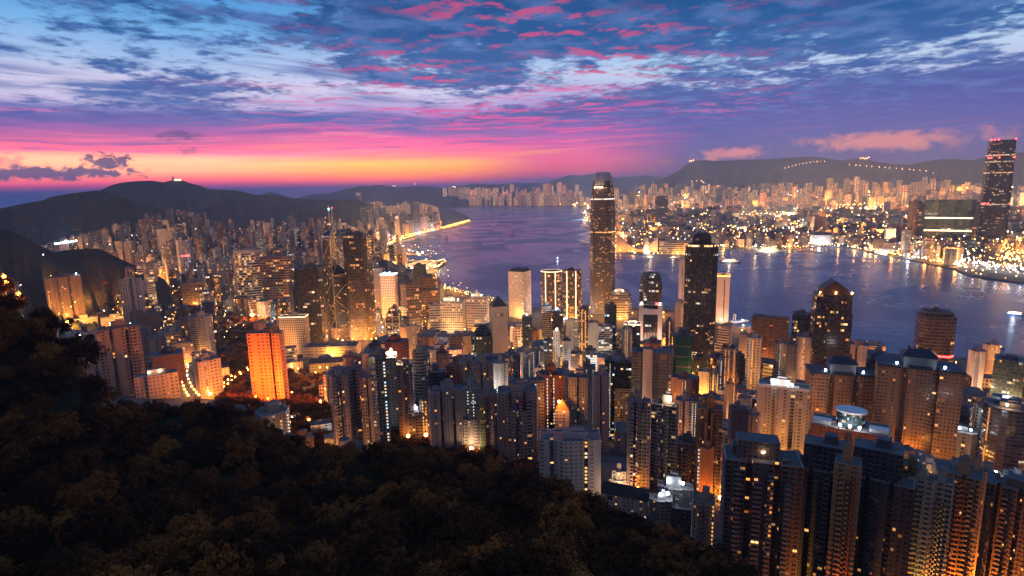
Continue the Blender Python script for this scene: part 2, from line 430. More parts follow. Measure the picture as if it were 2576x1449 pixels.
ridge("hill", [(-420, 520), (-150, 545), (-60, 560), (0, 572), (40, 586), (90, 612), (130, 632), (180, 655), (240, 690), (300, 718)], (2050, 2250), 700, 420, 1.0, 6)
ridge("hill", [(40, 668), (110, 640), (160, 630), (190, 627), (250, 625), (282, 641), (325, 662), (375, 682), (412, 702), (430, 722), (450, 752)], (2450, 2050), 760, 330, 2.0, 6)
ridge("mountain", [(-420, 540), (-200, 530), (0, 525), (60, 512), (107, 504), (130, 495), (170, 488), (225, 481), (250, 479), (275, 485), (300, 495), (350, 511), (390, 522), (425, 531), (470, 552), (520, 572)], 3900, 590, 900, 3.0, 42)
ridge("mountain", [(120, 545), (190, 512), (255, 477), (278, 467), (300, 460), (337, 456), (380, 454), (410, 459), (435, 453), (455, 452), (475, 460), (500, 466), (525, 476), (565, 477), (600, 480), (644, 490),
                   (709, 494), (744, 499), (800, 503), (844, 502), (881, 502), (909, 506), (930, 515), (960, 530)], 6800, 545, 1700, 4.0, 64)
ridge("mountain", [(620, 498), (650, 490), (680, 483), (704, 489), (740, 500)], 12000, 520, 1200, 5.0, 10)
ridge("mountain", [(730, 503), (749, 498), (784, 489), (834, 486), (869, 476), (890, 473), (909, 466), (926, 470), (951, 465), (981, 469), (1010, 471), (1044, 469), (1081, 470), (1119, 474), (1180, 486)], 15000, 516, 2400, 6.0, 40)
ridge("mountain", [(960, 502), (990, 488), (1020, 478), (1044, 475), (1070, 482), (1100, 493)], 13200, 515, 1200, 7.0, 20)
ridge("mountain", [(1090, 482), (1139, 470), (1169, 466), (1194, 462), (1231, 464), (1288, 470), (1350, 480)], 17000, 515, 2400, 8.0, 40)
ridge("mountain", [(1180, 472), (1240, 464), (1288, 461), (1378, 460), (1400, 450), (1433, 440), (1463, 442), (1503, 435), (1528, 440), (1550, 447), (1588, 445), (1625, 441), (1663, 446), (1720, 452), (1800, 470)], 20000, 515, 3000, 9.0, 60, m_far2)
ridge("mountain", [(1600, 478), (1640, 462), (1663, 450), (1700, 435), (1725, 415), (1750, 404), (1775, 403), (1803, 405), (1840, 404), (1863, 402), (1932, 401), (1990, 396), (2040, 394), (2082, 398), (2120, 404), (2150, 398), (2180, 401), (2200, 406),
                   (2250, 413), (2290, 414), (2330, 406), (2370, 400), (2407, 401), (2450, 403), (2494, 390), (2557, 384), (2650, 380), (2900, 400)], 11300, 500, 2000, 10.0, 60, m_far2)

# ------------------------------------------------------------------ the air
def haze():
    bx, by0, by1, z0, z1 = 61000, -3500, 61000, -8.0, 930.0
    v = [(-bx, by0, z0), (bx, by0, z0), (bx, by1, z0), (-bx, by1, z0), (-bx, by0, z1), (bx, by0, z1), (bx, by1, z1), (-bx, by1, z1)]
    f = [(3, 2, 1, 0), (4, 5, 6, 7), (0, 1, 5, 4), (1, 2, 6, 5), (2, 3, 7, 6), (3, 0, 4, 7)]
    m = bpy.data.materials.new("haze"); m.use_nodes = True
    t = m.node_tree; t.nodes.clear()
    o = t.nodes.new('ShaderNodeOutputMaterial'); p = t.nodes.new('ShaderNodeVolumePrincipled')
    p.inputs['Color'].default_value = (0.42, 0.64, 1.0, 1)
    p.inputs['Density'].default_value = HAZE_DENSITY
    p.inputs['Anisotropy'].default_value = 0.25
    t.links.new(p.outputs[0], o.inputs['Volume'])
    tag(mesh_obj("haze", v, f, m), kind='stuff')
HAZE_DENSITY = 0.000043

# ------------------------------------------------------------------ facade material: windows in a grid, some of them lit
def facade_material():
    m, q, b, out = material("facade")
    uv = q.node('ShaderNodeUVMap', uv_map='cells')
    u, v, _ = q.sep(uv.outputs[0])
    tint = q.attr('tint'); p1 = q.attr('lights'); p2 = q.attr('grid')
    lit, glow, warm = q.sep(p1[1]); seed = p1[3]
    ww, wh, glass = q.sep(p2[1]); kind = tint[3]
    cu, cv = q.m('FLOOR', u), q.m('FLOOR', v)
    fu, fv = q.m('ABSOLUTE', q.sub(q.sub(u, cu), 0.5)), q.m('ABSOLUTE', q.sub(q.sub(v, cv), 0.5))
    sd = q.mul(seed, 97.0)
    home = q.m('LESS_THAN', kind, 0.25)
    colr = q.white(q.vec(cu, 0.0, sd), 21.0)
    wv = q.mul(ww, q.add(1.0, q.mul(home, q.sub(q.mul(colr[0], 0.75), 0.4))))
    hasw = q.m('LESS_THAN', q.mul(home, q.white(q.vec(cu, 0.0, sd), 22.0)[0]), 0.86)
    mask = q.mul(hasw, q.mul(q.m('LESS_THAN', fu, q.mul(wv, 0.5)), q.m('LESS_THAN', fv, q.mul(wh, 0.5))))
    mull = q.mul(home, q.m('LESS_THAN', fu, 0.035))
    mask = q.mul(mask, q.sub(1.0, mull))
    su, sv = q.sub(u, cu), q.sub(v, cv)
    acr = q.white(q.vec(cu, cv, sd), 23.0)
    ac = q.mul(q.mul(home, q.m('LESS_THAN', acr[0], 0.45)), q.mul(q.m('LESS_THAN', q.m('ABSOLUTE', q.sub(su, 0.66)), 0.11), q.m('LESS_THAN', q.m('ABSOLUTE', q.sub(sv, 0.14)), 0.085)))
    joint = q.mul(home, q.m('LESS_THAN', sv, 0.05))
    w1 = q.white(q.vec(cu, cv, sd), 1.0)
    w2 = q.white(q.vec(cu, cv, sd), 7.0)
    row = q.white(q.vec(0.0, cv, sd), 3.0)
    run = q.white(q.vec(q.m('FLOOR', q.add(q.div(cu, 5.0), q.mul(row[0], 5.0))), cv, sd), 5.0)
    blk = q.noise(q.vec(q.mul(cu, 0.09), q.mul(cv, 0.13), sd), 1.0, 2)
    l_home = q.m('LESS_THAN', w1[0], q.mul(lit, q.mul(2.0, q.ss(blk, 0.3, 0.65))))
    l_off = q.mul(q.m('LESS_THAN', run[0], q.mul(lit, q.mul(1.15, q.ss(blk, 0.32, 0.6)))), q.m('LESS_THAN', w1[0], 0.85))
    l_all = q.m('LESS_THAN', w1[0], lit)
    k1 = q.m('GREATER_THAN', kind, 0.25); k2 = q.m('GREATER_THAN', kind, 0.75)
    l = q.add(q.mul(l_home, q.sub(1.0, k1)), q.add(q.mul(l_off, q.sub(k1, k2)), q.mul(l_all, k2)))
    l = q.mul(l, mask)
    hue = q.add(q.mul(w2[0], 0.55), q.mul(q.sub(1.0, warm), 0.75))
    lc = q.ramp(hue, [(0.0, (1.0, 0.22, 0.025)), (0.25, (1.0, 0.36, 0.07)), (0.5, (1.0, 0.52, 0.17)), (0.72, (1.0, 0.74, 0.45)), (0.95, (0.66, 0.85, 1.0))])
    w3 = q.white(q.vec(cu, cv, sd), 11.0)
    st = q.mul(q.mul(glow, q.add(0.18, q.mul(q.m('POWER', w3[0], 2.5), 1.5))), l)
    st = q.mix(k2, q.vec(st, st, st), q.vec(q.mul(glow, l), q.mul(glow, l), q.mul(glow, l)))
    gm = q.node('ShaderNodeNewGeometry')
    dirt = q.noise(q.vec(*[q.mul(c, s_) for c, s_ in zip(q.sep(gm.outputs['Position']), (0.25, 0.25, 0.03))]), 1.0, 4, 0.6)
    wallc = q.mix(1.0, tint[0], q.mix(dirt, (0.72, 0.72, 0.72), (1.18, 1.18, 1.18)), 'MULTIPLY')
    wallc = q.mix(q.mul(ac, q.m('GREATER_THAN', ww, 0.01)), wallc, (.36, .35, .33))
    wallc = q.mix(q.mul(joint, 0.35), wallc, (.06, .055, .05))
    isg = q.mul(mask, glass)
    bmp = q.node('ShaderNodeBump'); bmp.inputs['Distance'].default_value = 0.35; bmp.inputs['Strength'].default_value = 0.7
    q.put(bmp.inputs['Height'], q.sub(1.0, mask)); q.put(b.inputs['Normal'], bmp.outputs[0])
    q.put(b.inputs['Specular IOR Level'], q.add(0.12, q.mul(isg, 0.38)))
    # panes differ: curtains, blinds, open lights
    paint = q.mix(q.m('POWER', w2[0], 3.0), (0.012, 0.014, 0.018), (0.10, 0.09, 0.08))
    q.put(b.inputs['Base Color'], q.mix(isg, wallc, paint))
    q.put(b.inputs['Roughness'], q.sub(0.75, q.mul(isg, 0.58)))
    q.put(b.inputs['Emission Color'], lc)
    q.put(b.inputs['Emission Strength'], st)
    return m
M_FAC = facade_material()
M_ROOF = plain("roof deck", (0.13, 0.13, 0.135), 0.9, var=0.5, vs=0.15)
M_RIM = plain("parapet", (0.30, 0.28, 0.26), 0.85, var=0.2, vs=0.2)
M_WHITE = plain("painted white steel", (0.72, 0.70, 0.68), 0.5)
M_STEEL = plain("pale steel", (0.55, 0.53, 0.52), 0.35, 0.6)
M_DARKROOF = plain("dark roof", (0.035, 0.04, 0.05), 0.55, var=0.3, vs=0.1)
M_TILE = plain("dark glazed tile", (0.02, 0.035, 0.06), 0.45, var=0.3, vs=0.3)
M_COPPER = plain("brown cladding", (0.16, 0.08, 0.05), 0.6, var=0.2, vs=0.1)
M_TEAL = plain("green scaffold netting", (0.012, 0.075, 0.07), 0.8, var=0.3, vs=0.1)
def glow_mat(name, c, e): return plain(name, (0.6, 0.6, 0.6), 0.5, emit=c, es=e)
M_GWARM = glow_mat("warm lamp", (1.0, 0.48, 0.13), 9.0)
M_GORANGE = glow_mat("sodium lamp", (1.0, 0.36, 0.05), 9.0)
M_GWHITE = glow_mat("white lamp", (0.85, 0.93, 1.0), 9.0)
M_GRED = glow_mat("red beacon", (1.0, 0.03, 0.03), 9.0)
M_GGREEN = glow_mat("green lamp", (0.25, 1.0, 0.75), 6.0)
M_GCREAM = glow_mat("lit cornice", (1.0, 0.66, 0.36), 3.0)

STYLE = {  # tint, cell w, floor h, window w, window h, kind 0 home .5 office 1 all, lit, glow, warm, glass
    'pink':   ((0.46, 0.34, 0.31), 3.0, 3.0, .45, .45, 0, .05, 1.6, .75, 1),
    'brown':  ((0.21, 0.135, 0.11), 3.0, 3.0, .5, .5, 0, .06, 1.6, .9, 1),
    'cream':  ((0.56, 0.46, 0.38), 3.0, 3.0, .42, .42, 0, .05, 1.6, .75, 1),
    'grey':   ((0.24, 0.235, 0.25), 3.0, 3.0, .5, .5, 0, .05, 1.5, .6, 1),
    'tan':    ((0.34, 0.25, 0.20), 3.0, 3.0, .55, .5, 0, .06, 1.6, .85, 1),
    'navy':   ((0.07, 0.075, 0.10), 3.2, 3.0, .6, .55, 0, .012, 1.6, .7, 1),
    'white':  ((0.52, 0.49, 0.46), 3.0, 3.2, .5, .45, 0, .07, 1.6, .5, 1),
    'brick':  ((0.19, 0.085, 0.075), 3.0, 3.0, .4, .45, 0, .05, 1.6, .8, 1),
    'orange': ((0.55, 0.30, 0.19), 3.0, 3.0, .5, .42, 0, .02, 1.5, .9, 1),  # wall tint has the orange light put into it
    'dark':   ((0.022, 0.024, 0.028), 1.6, 3.9, .9, .62, .5, .16, 1.5, .62, 1),
    'bronze': ((0.10, 0.065, 0.045), 1.6, 3.9, .85, .6, .5, .30, 1.3, .85, 1),
    'teal':   ((0.02, 0.05, 0.06), 1.6, 3.9, .9, .6, .5, .15, 1.4, .3, 1),
    'grid':   ((0.62, 0.56, 0.50), 3.0, 3.6, .62, .55, .5, .30, 1.2, .7, 1),
    'band':   ((0.50, 0.43, 0.37), 2.0, 3.6, 1.0, .5, .5, .38, 1.1, .8, 1),
    'office': ((0.30, 0.27, 0.25), 1.8, 3.7, .9, .5, .5, .28, 1.3, .6, 1),
    'blank':  ((0.42, 0.35, 0.31), 4.0, 4.0, 0, 0, 0, 0, 0, .5, 0),
    'stair':  ((0.30, 0.28, 0.26), 2.2, 3.0, .5, .45, 1, .9, 1.5, .25, 1),
    'stairw': ((0.30, 0.26, 0.22), 2.2, 3.0, .6, .55, 1, .92, 1.5, .78, 1),
    'stairo': ((0.30, 0.22, 0.16), 2.2, 3.0, .7, .6, 1, .95, 1.5, 1.0, 1),
}
class MB:
    """collects faces with window cells and facade parameters; build() links them as ONE mesh object"""
    def __init__(self): self.v = []; self.f = []; self.uv = []; self.a = []; self.mi = []
    def face(self, pts, uvs=None, st=None, seed=0.0, mi=0):
        n = len(self.v); self.v += [tuple(p) for p in pts]; self.f.append(tuple(range(n, n + len(pts))))
        self.uv += uvs if uvs else [(0.0, 0.0)] * len(pts)
        s_ = st or STYLE['blank']
        self.a.append((*s_[0], s_[5], s_[6], s_[7], s_[8], seed, s_[3], s_[4], s_[9], 1.0)); self.mi.append(mi)
    def walls(self, plan, z0, z1, st, seed, top=None, per_edge=None, mi=0):
        """plan: outline, counter-clockwise; top: outline at z1 when the walls lean"""
        top = top or plan; n = len(plan)
        nf = max(1, round((z1 - z0) / st[2])); off = int(seed * 50)
        for i in range(n):
            a, b = plan[i], plan[(i + 1) % n]; c, d = top[(i + 1) % n], top[i]
            L = math.hypot(b[0] - a[0], b[1] - a[1])
            if L < 0.05: continue
            nc = max(1, round(L / st[1])); u0 = i * 40 + off
            s2 = per_edge[i] if per_edge and per_edge.get(i) else st
            if s2 is not st: nc = max(1, round(L / s2[1])); nf2 = max(1, round((z1 - z0) / s2[2]))
            else: nf2 = nf
            self.face([(a[0], a[1], z0), (b[0], b[1], z0), (c[0], c[1], z1), (d[0], d[1], z1)], [(u0, 0), (u0 + nc, 0), (u0 + nc, nf2), (u0, nf2)], s2, seed, mi)
    def cap(self, plan, z, mi=1, st=None): self.face([(x, y, z) for x, y in plan], None, st, 0, mi)
    def box(self, x, y, z0, w, d, h, st=None, seed=0.0, mi=0, mtop=None, rot=0.0):
        p = [(-w / 2, -d / 2), (w / 2, -d / 2), (w / 2, d / 2), (-w / 2, d / 2)]
        c, s_ = math.cos(rot), math.sin(rot)
        p = [(x + a * c - b * s_, y + a * s_ + b * c) for a, b in p]
        self.walls(p, z0, z0 + h, st or STYLE['blank'], seed, mi=mi); self.cap(p, z0 + h, mi if mtop is None else mtop)
    def beam(self, p, q, r, mi=0):
        p, q = Vector(p), Vector(q); d = (q - p).normalized()
        s_ = d.cross(Vector((0, 0, 1))); s_ = s_.normalized() if s_.length > 1e-4 else Vector((1, 0, 0)); t = d.cross(s_)
        A = [p + (s_ * x + t * y) * r for x, y in ((-1, -1), (1, -1), (1, 1), (-1, 1))]; B = [a + (q - p) for a in A]
        for i in range(4): self.face([A[i], A[(i + 1) % 4], B[(i + 1) % 4], B[i]], mi=mi)
        self.face(A[::-1], mi=mi); self.face(B, mi=mi)
    def ball(self, c, r, mi=0, sq=1.0):
        c = Vector(c); top, bot = c + Vector((0, 0, r * sq)), c - Vector((0, 0, r * sq))
        ring = [c + Vector((math.cos(k * math.pi / 3) * r, math.sin(k * math.pi / 3) * r, 0)) for k in range(6)]
        for k in range(6):
            self.face([ring[k], ring[(k + 1) % 6], top], mi=mi); self.face([ring[(k + 1) % 6], ring[k], bot], mi=mi)
    def transformed(self, x, y, z, rot):
        c, s_ = math.cos(rot), math.sin(rot)
        self.v = [(x + a * c - b * s_, y + a * s_ + b * c, z + h) for a, b, h in self.v]; return self
    def extend(self, o):
        n = len(self.v); self.v += o.v; self.f += [tuple(i + n for i in f) for f in o.f]; self.uv += o.uv; self.a += o.a; self.mi += o.mi
    def build(self, name, mats, parent=None):
        me = bpy.data.meshes.new(name)
        me.from_pydata(self.v, [], self.f)
        for m in (mats if isinstance(mats, (list, tuple)) else [mats]): me.materials.append(m)
        me.polygons.foreach_set('material_index', self.mi)
        if M_FAC in list(me.materials):
            uvl = me.uv_layers.new(name='cells'); uvl.data.foreach_set('uv', np.array(self.uv, np.float32).ravel())
            A = np.array(self.a, np.float32)
            for k, nm in enumerate(('tint', 'lights', 'grid')):
                at = me.attributes.new(nm, 'FLOAT_COLOR', 'FACE'); at.data.foreach_set('color', A[:, 4 * k:4 * k + 4].ravel())
        me.update()
        o = bpy.data.objects.new(name, me); COL.objects.link(o)
        if parent: o.parent = parent
        return o
def empty(name, x, y, z, rot=0.0):
    o = bpy.data.objects.new(name, None); COL.objects.link(o); o.location = (x, y, z); o.rotation_euler = (0, 0, rot); o.empty_display_size = 5; return o

# ------------------------------------------------------------------ outlines
def p_rect(w, d): return [(-w / 2, -d / 2), (w / 2, -d / 2), (w / 2, d / 2), (-w / 2, d / 2)]
def p_cham(w, d, c=.18):
    c *= min(w, d); x, y = w / 2, d / 2
    return [(-x + c, -y), (x - c, -y), (x, -y + c), (x, y - c), (x - c, y), (-x + c, y), (-x, y - c), (-x, -y + c)]
def p_ell(w, d, n=20): return [(w / 2 * math.cos(2 * math.pi * k / n - math.pi / 2), d / 2 * math.sin(2 * math.pi * k / n - math.pi / 2)) for k in range(n)]
def p_cross(w, d, a=.24):
    x, y, i, j = w / 2, d / 2, w / 2 * (1 - 2 * a), d / 2 * (1 - 2 * a)
    return [(-i, -y), (i, -y), (i, -j), (x, -j), (x, j), (i, j), (i, y), (-i, y), (-i, j), (-x, j), (-x, -j), (-i, -j)]
def p_wings(w, d, n=1, dep=.28, gap=.12):
    """front and back cut by n light slots"""
    x, y = w / 2, d / 2; seg = w * (1 - gap * n) / (n + 1); P = []; cx = -x
    for k in range(n + 1):
        P += [(cx, -y), (cx + seg, -y)]
        if k < n: P += [(cx + seg, -y + d * dep), (cx + seg + w * gap, -y + d * dep)]
        cx += seg + w * gap
    return P + [(-a, -b) for a, b in P]
def p_stag(w, d):
    """stepped front of three bays"""
    x, y = w / 2, d / 2; s_ = d * .16
    return [(-x, -y + s_), (-x * .4, -y + s_), (-x * .4, -y), (x * .36, -y), (x * .36, -y + s_ * .7), (x, -y + s_ * .7), (x, y - s_), (x * .4, y - s_), (x * .4, y), (-x * .4, y), (-x * .4, y - s_), (-x, y - s_)]
PLANS = {'rect': p_rect, 'cham': p_cham, 'ell': p_ell, 'cross': p_cross, 'wings': p_wings, 'wings2': lambda w, d: p_wings(w, d, 2, .25, .09), 'stag': p_stag}
def sc_(plan, k, ky=None): return [(x * k, y * (ky or k)) for x, y in plan]

# ------------------------------------------------------------------ where a sight line meets the town
_rs = np.concatenate([np.arange(240, 1500, 1.0), np.arange(1500, 16000, 6.0)])
def locate(px, top, hb):
    """range and base height: hb > 300 is the frame height of the building's foot, otherwise the building is hb metres tall"""
    d = sight(px, top); h = math.hypot(d.x, d.y); ux, uy = d.x / h, d.y / h
    ztop = CAM_H + _rs * d.z / h
    zg = town_h(_rs * ux, _rs * uy)
    if hb > 300:
        e = sight(px, hb); zb = CAM_H + _rs * e.z / math.hypot(e.x, e.y)
        k = np.argmax(zb <= zg) if np.any(zb <= zg) else len(_rs) - 1
    else:
        t = ztop <= zg + hb
        k = np.argmax(t) if np.any(t) else len(_rs) - 1
    return _rs[k] * ux, _rs[k] * uy, float(zg[k]), float(ztop[k]), float(_rs[k])

BLD = []         # every building that stands as a thing: dict(root, foot circle, label, nick)
FOOT = []        # (x, y, radius) footprints for the fill to avoid
def roof_kit(root, plan, H, w, d, rnd, seed, style, housing=True, rich=False, near=False):
    """parapet, lift housing, tanks: each a part"""
    r = MB(); r.cap(plan, H - 0.9, 0); r.build("roof", [M_ROOF], root)
    rim = MB(); inner = sc_(plan, 0.965)
    n = len(plan)
    for i in range(n):
        a, b, c, e = plan[i], plan[(i + 1) % n], inner[(i + 1) % n], inner[i]
        rim.face([(*a, H), (*b, H), (*c, H), (*e, H)]); rim.face([(*e, H), (*c, H), (*c, H - 1.0), (*e, H - 1.0)])
    rim.build("parapet", [M_RIM], root)
    if housing:
        bl = list(STYLE['blank']); bl[0] = tuple(min(.6, v * 1.05) for v in style[0]) if max(style[0]) > .1 else (0.16, 0.15, 0.16)
        hw, hd, hh = w * rnd.uniform(.28, .42), d * rnd.uniform(.28, .45), rnd.uniform(5, 9)
        ox, oy = w * rnd.uniform(-.1, .1), d * rnd.uniform(-.05, .12)
        h_ = MB(); h_.box(ox, oy, H - 1, hw, hd, hh, tuple(bl), seed, 0, 1); h_.build("lift_housing", [M_FAC, M_ROOF], root)
        if rich or rnd.random() < .5:
            t_ = MB(); t_.box(ox + hw * .1, oy, H - 1 + hh, hw * .5, hd * .55, 2.6, tuple(bl), seed, 0, 1); t_.build("water_tank", [M_FAC, M_ROOF], root)
        if rich:
            t_ = MB(); t_.box(-w * .33, d * .2, H - 1, w * .12, d * .16, 3.0, tuple(bl), seed, 0, 1); t_.build("water_tank", [M_FAC, M_ROOF], root)
            t_ = MB(); t_.box(w * .3, -d * .2, H - 1, w * .1, d * .2, 2.2, tuple(bl), seed, 0, 1); t_.build("plant_box", [M_FAC, M_ROOF], root)
        if near and rnd.random() < .7:
            an = MB(); an.beam((ox, oy, H + hh - 1), (ox, oy, H + hh + 7), .15); an.build("aerial", [M_STEEL], root)
def T(L, R, top, hb, style, label, nick=None, yaw=0.0, plan='rect', k=.8, stair=None, name='apartment_tower', cat='tower', tiers=None, ledges=False, housing=True, rich=False,
      lamp=None, rooflamp=None, blank_sides=False, group=None, over=None, far=False, podium=False, edgelight=None, crown=None):
    """a building that fills the frame from L to R and has its roof edge at top"""
    cx = (L + R) / 2
    if hb <= 300: hb = top + hb * 1.72
    x, y, zg, zt, r = locate(cx, top, hb)
    H = zt - zg
    close = r < 490 and R - L >= 44 and STYLE[style][5] == 0 and name == 'apartment_tower'
    if close: ledges = True
    dist = Vector((x, y, zt - CAM_H)).dot(FW)
    A = (R - L) / FPX * dist
    yw = R_(yaw)
    w = A / (abs(math.cos(yw)) + k * abs(math.sin(yw))); d = w * k
    ux, uy = x / r, y / r
    X, Y = x + ux * d / 2, y + uy * d / 2
    st = list(STYLE[style])
    if over:
        for i_, v_ in over.items(): st[i_] = v_
    kc = min(1.6, max(1.0, r / 520)) if st[5] == 0 else min(2.2, max(1.0, r / 800))
    st[1] *= kc; st[2] *= kc
    st = tuple(st)
    seed = random.random(); rnd = random.Random(int(L * 7 + top * 13))
    root = empty(name, X, Y, zg, -math.atan2(X, Y) + yw)
    tag(root, label, cat, group)
    P = PLANS[plan](w, d) if isinstance(plan, str) else plan(w, d)
    body = MB()
    per = None
    bl = list(STYLE['blank']); bl[0] = tuple(v * 1.1 for v in st[0]); bl = tuple(bl)
    if blank_sides:
        per = {i: bl for i in range(len(P)) if abs(P[i][0] - P[(i + 1) % len(P)][0]) < 1e-3}
    if tiers:
        z0 = -8.0; segs = tiers
        for i_, (fr, s0) in enumerate(segs):
            z1 = H * fr; s1 = segs[i_ + 1][1] if i_ + 1 < len(segs) else None
            body.walls(sc_(P, s0), z0, z1, st, seed, per_edge=per); body.cap(sc_(P, s0), z1, 1); z0 = z1
        Pt = sc_(P, segs[-1][1])
    else:
        body.walls(P, -8.0, H, st, seed, per_edge=per); Pt = P
    if ledges:
        nf = round((H + 8) / st[2]); q_ = (H + 8) / nf; o = 1 + 0.9 / w
        lp = sc_(P, o); n = len(P); bl2 = list(bl); bl2[0] = tuple(min(.7, v * 1.15) for v in st[0]); bl2 = tuple(bl2)
        for f in range(1, nf):
            z = -8 + f * q_
            if z < 2: continue
            for i in range(n):
                a, b, c, e = lp[i], lp[(i + 1) % n], P[(i + 1) % n], P[i]
                body.face([(*a, z - .3), (*b, z - .3), (*b, z + .35), (*a, z + .35)], None, bl2, seed)
                body.face([(*a, z + .35), (*b, z + .35), (*c, z + .36), (*e, z + .36)], None, bl2, seed)
    body.build("wall", [M_FAC, M_ROOF], root)
    roof_kit(root, Pt, H, w * (tiers[-1][1] if tiers else 1), d * (tiers[-1][1] if tiers else 1), rnd, seed, st, housing, rich, ledges)
    if stair:                                   # (position across the front 0..1, style, width in metres, top fraction[, depth inset])
        for s_ in (stair if isinstance(stair, list) else [stair]):
            u, sty, sw = s_[0], s_[1], s_[2]; tf = s_[3] if len(s_) > 3 else .97
            # the front wall's depth at that point
            fx = (u - .5) * w; fy = -d / 2
            for i in range(len(P)):
                a, b = P[i], P[(i + 1) % len(P)]
                if b[0] > a[0] and a[0] <= fx <= b[0] and (a[1] + b[1]) / 2 < 0:
                    fy = a[1] + (b[1] - a[1]) * (fx - a[0]) / max(1e-6, b[0] - a[0]); break
            sb = MB(); ss_ = STYLE[sty]
            sb.box(fx, fy - .3, 3.0, sw * .72, .8, H * tf - 3.0, ss_, rnd.random(), 0, 0)
            sb.build("stairwell", [M_FAC], root)
    if close:                                   # bays standing out of the front, each with its own windows
        for k_ in range(rnd.choice([3, 4])):
            fx = (-.38 + .76 * (k_ + rnd.uniform(.2, .8)) / 4) * w; fy = -d / 2; bw = w * rnd.uniform(.07, .12)
            for i in range(len(P)):
                a, b = P[i], P[(i + 1) % len(P)]
                if b[0] > a[0] and a[0] <= fx <= b[0] and (a[1] + b[1]) / 2 < 0: fy = a[1]; fx = min(max(fx, a[0] + bw / 2 + .3), b[0] - bw / 2 - .3); break
            s2 = list(st); s2[0] = tuple(min(.68, v * rnd.choice([.55, .8, 1.25, 1.5])) for v in st[0]); s2[1] = bw / rnd.choice([1, 2, 2]); s2[3] = rnd.uniform(.6, .86); s2[4] = rnd.uniform(.45, .62); s2[6] = st[6] * rnd.uniform(.6, 2)
            bb = MB(); hz = H * rnd.uniform(.86, .97); bb.box(fx, fy - .6, -8, bw, 2.6, hz + 8, tuple(s2), rnd.random(), 0, 1)
            nf_ = round((hz + 8) / 3.0)
            if rnd.random() < .6:
                bl3 = list(bl); bl3[0] = tuple(min(.7, v * 1.2) for v in st[0])
                for f in range(1, nf_): bb.box(fx, fy - 2.4, -8 + f * (hz + 8) / nf_ - .1, bw * .94, 1.2, 1.0, tuple(bl3), 0, 0, 0)
            bb.build("bay", [M_FAC, M_ROOF], root)
        for k_ in range(3):
            q_ = MB(); q_.box(rnd.uniform(-.36, .36) * w, rnd.uniform(-.2, .3) * d, H - 1, w * rnd.uniform(.05, .12), d * rnd.uniform(.06, .16), rnd.uniform(1.5, 4), bl, seed, 0, 1); q_.build("plant_box", [M_FAC, M_ROOF], root)
    if not close:
        for k_ in range(2):
            q_ = MB(); tw = tiers[-1][1] if tiers else 1; q_.box(rnd.uniform(-.3, .3) * w * tw, rnd.uniform(-.25, .3) * d * tw, H - 1, w * tw * rnd.uniform(.07, .18), d * tw * rnd.uniform(.07, .2), rnd.uniform(1.5, 3.5), bl, seed, 0, 1); q_.build("plant_box", [M_FAC, M_ROOF], root)
    if podium:
        pm = MB(); pm.box(0, 0, -6, w * 1.5, d * 1.5, 6 + rnd.uniform(9, 14), STYLE['office'], seed, 0, 1); pm.build("podium", [M_FAC, M_ROOF], root)
    if edgelight:
        e_ = MB(); o_ = sc_(Pt, 1.012); n = len(Pt)
        for i in range(n):
            a, b, c, f_ = o_[i], o_[(i + 1) % n], Pt[(i + 1) % n], Pt[i]
            e_.face([(*a, H - 1.6), (*b, H - 1.6), (*b, H + .3), (*a, H + .3)]); e_.face([(*a, H + .3), (*b, H + .3), (*c, H + .3), (*f_, H + .3)])
        e_.build("cornice_light", [edgelight], root)
    if rooflamp:                                # floodlights on the roof: lamp bodies with a light each
        for (u, v, col, pw) in rooflamp:
            lm = MB(); lx, ly = (u - .5) * w, (v - .5) * d
            lm.beam((lx, ly, H - 1), (lx, ly, H + 2.2), .12, 1); lm.ball((lx, ly, H + 2.9), (.6 + pw / 160000), 0)
            lo = lm.build("roof_lamp", [M_GWHITE if col == 'w' else M_GWARM, M_STEEL], root)
            point(X, Y, 0, root, (lx, ly - 1.5, H + 4.2), col, pw * .3)
    if crown: crown(root, w, d, H)
    if lamp: FLOODS.append((X - ux * (d / 2 + 9), Y - uy * (d / 2 + 9), zg + 4, lamp if isinstance(lamp, tuple) else (lamp, 1.0)))
    rec = dict(root=root, x=X, y=Y, r=math.hypot(w, d) / 2, label=label, nick=nick, H=H, zg=zg, area=(R - L) * H / dist * FPX, L=L, R=R, top=top, base=project(x, y, zg)[1], rng=r, keep=.78 if hb > 300 else .55)
    BLD.append(rec); FOOT.append((X, Y, math.hypot(w, d) / 2))
    return rec, w, d, H, root
FLOODS = []
COLS = {'f': (1.0, 0.20, 0.02), 'o': (1.0, 0.31, 0.04), 'y': (1.0, 0.42, 0.07), 'w': (0.85, 0.92, 1.0), 'c': (1.0, 0.68, 0.38), 't': (0.5, 0.95, 1.0)}
N_LIGHT = [0]
def point(x, y, z, parent=None, loc=None, col='o', power=20000.0, size=1.2):
    l = bpy.data.lights.new("lamp_light", 'POINT'); l.color = COLS[col]; l.energy = power; l.shadow_soft_size = size
    o = bpy.data.objects.new("lamp_light", l); COL.objects.link(o); o.visible_camera = True
    o.location = loc if loc else (x, y, z)
    if parent: o.parent = parent
    N_LIGHT[0] += 1
    return o

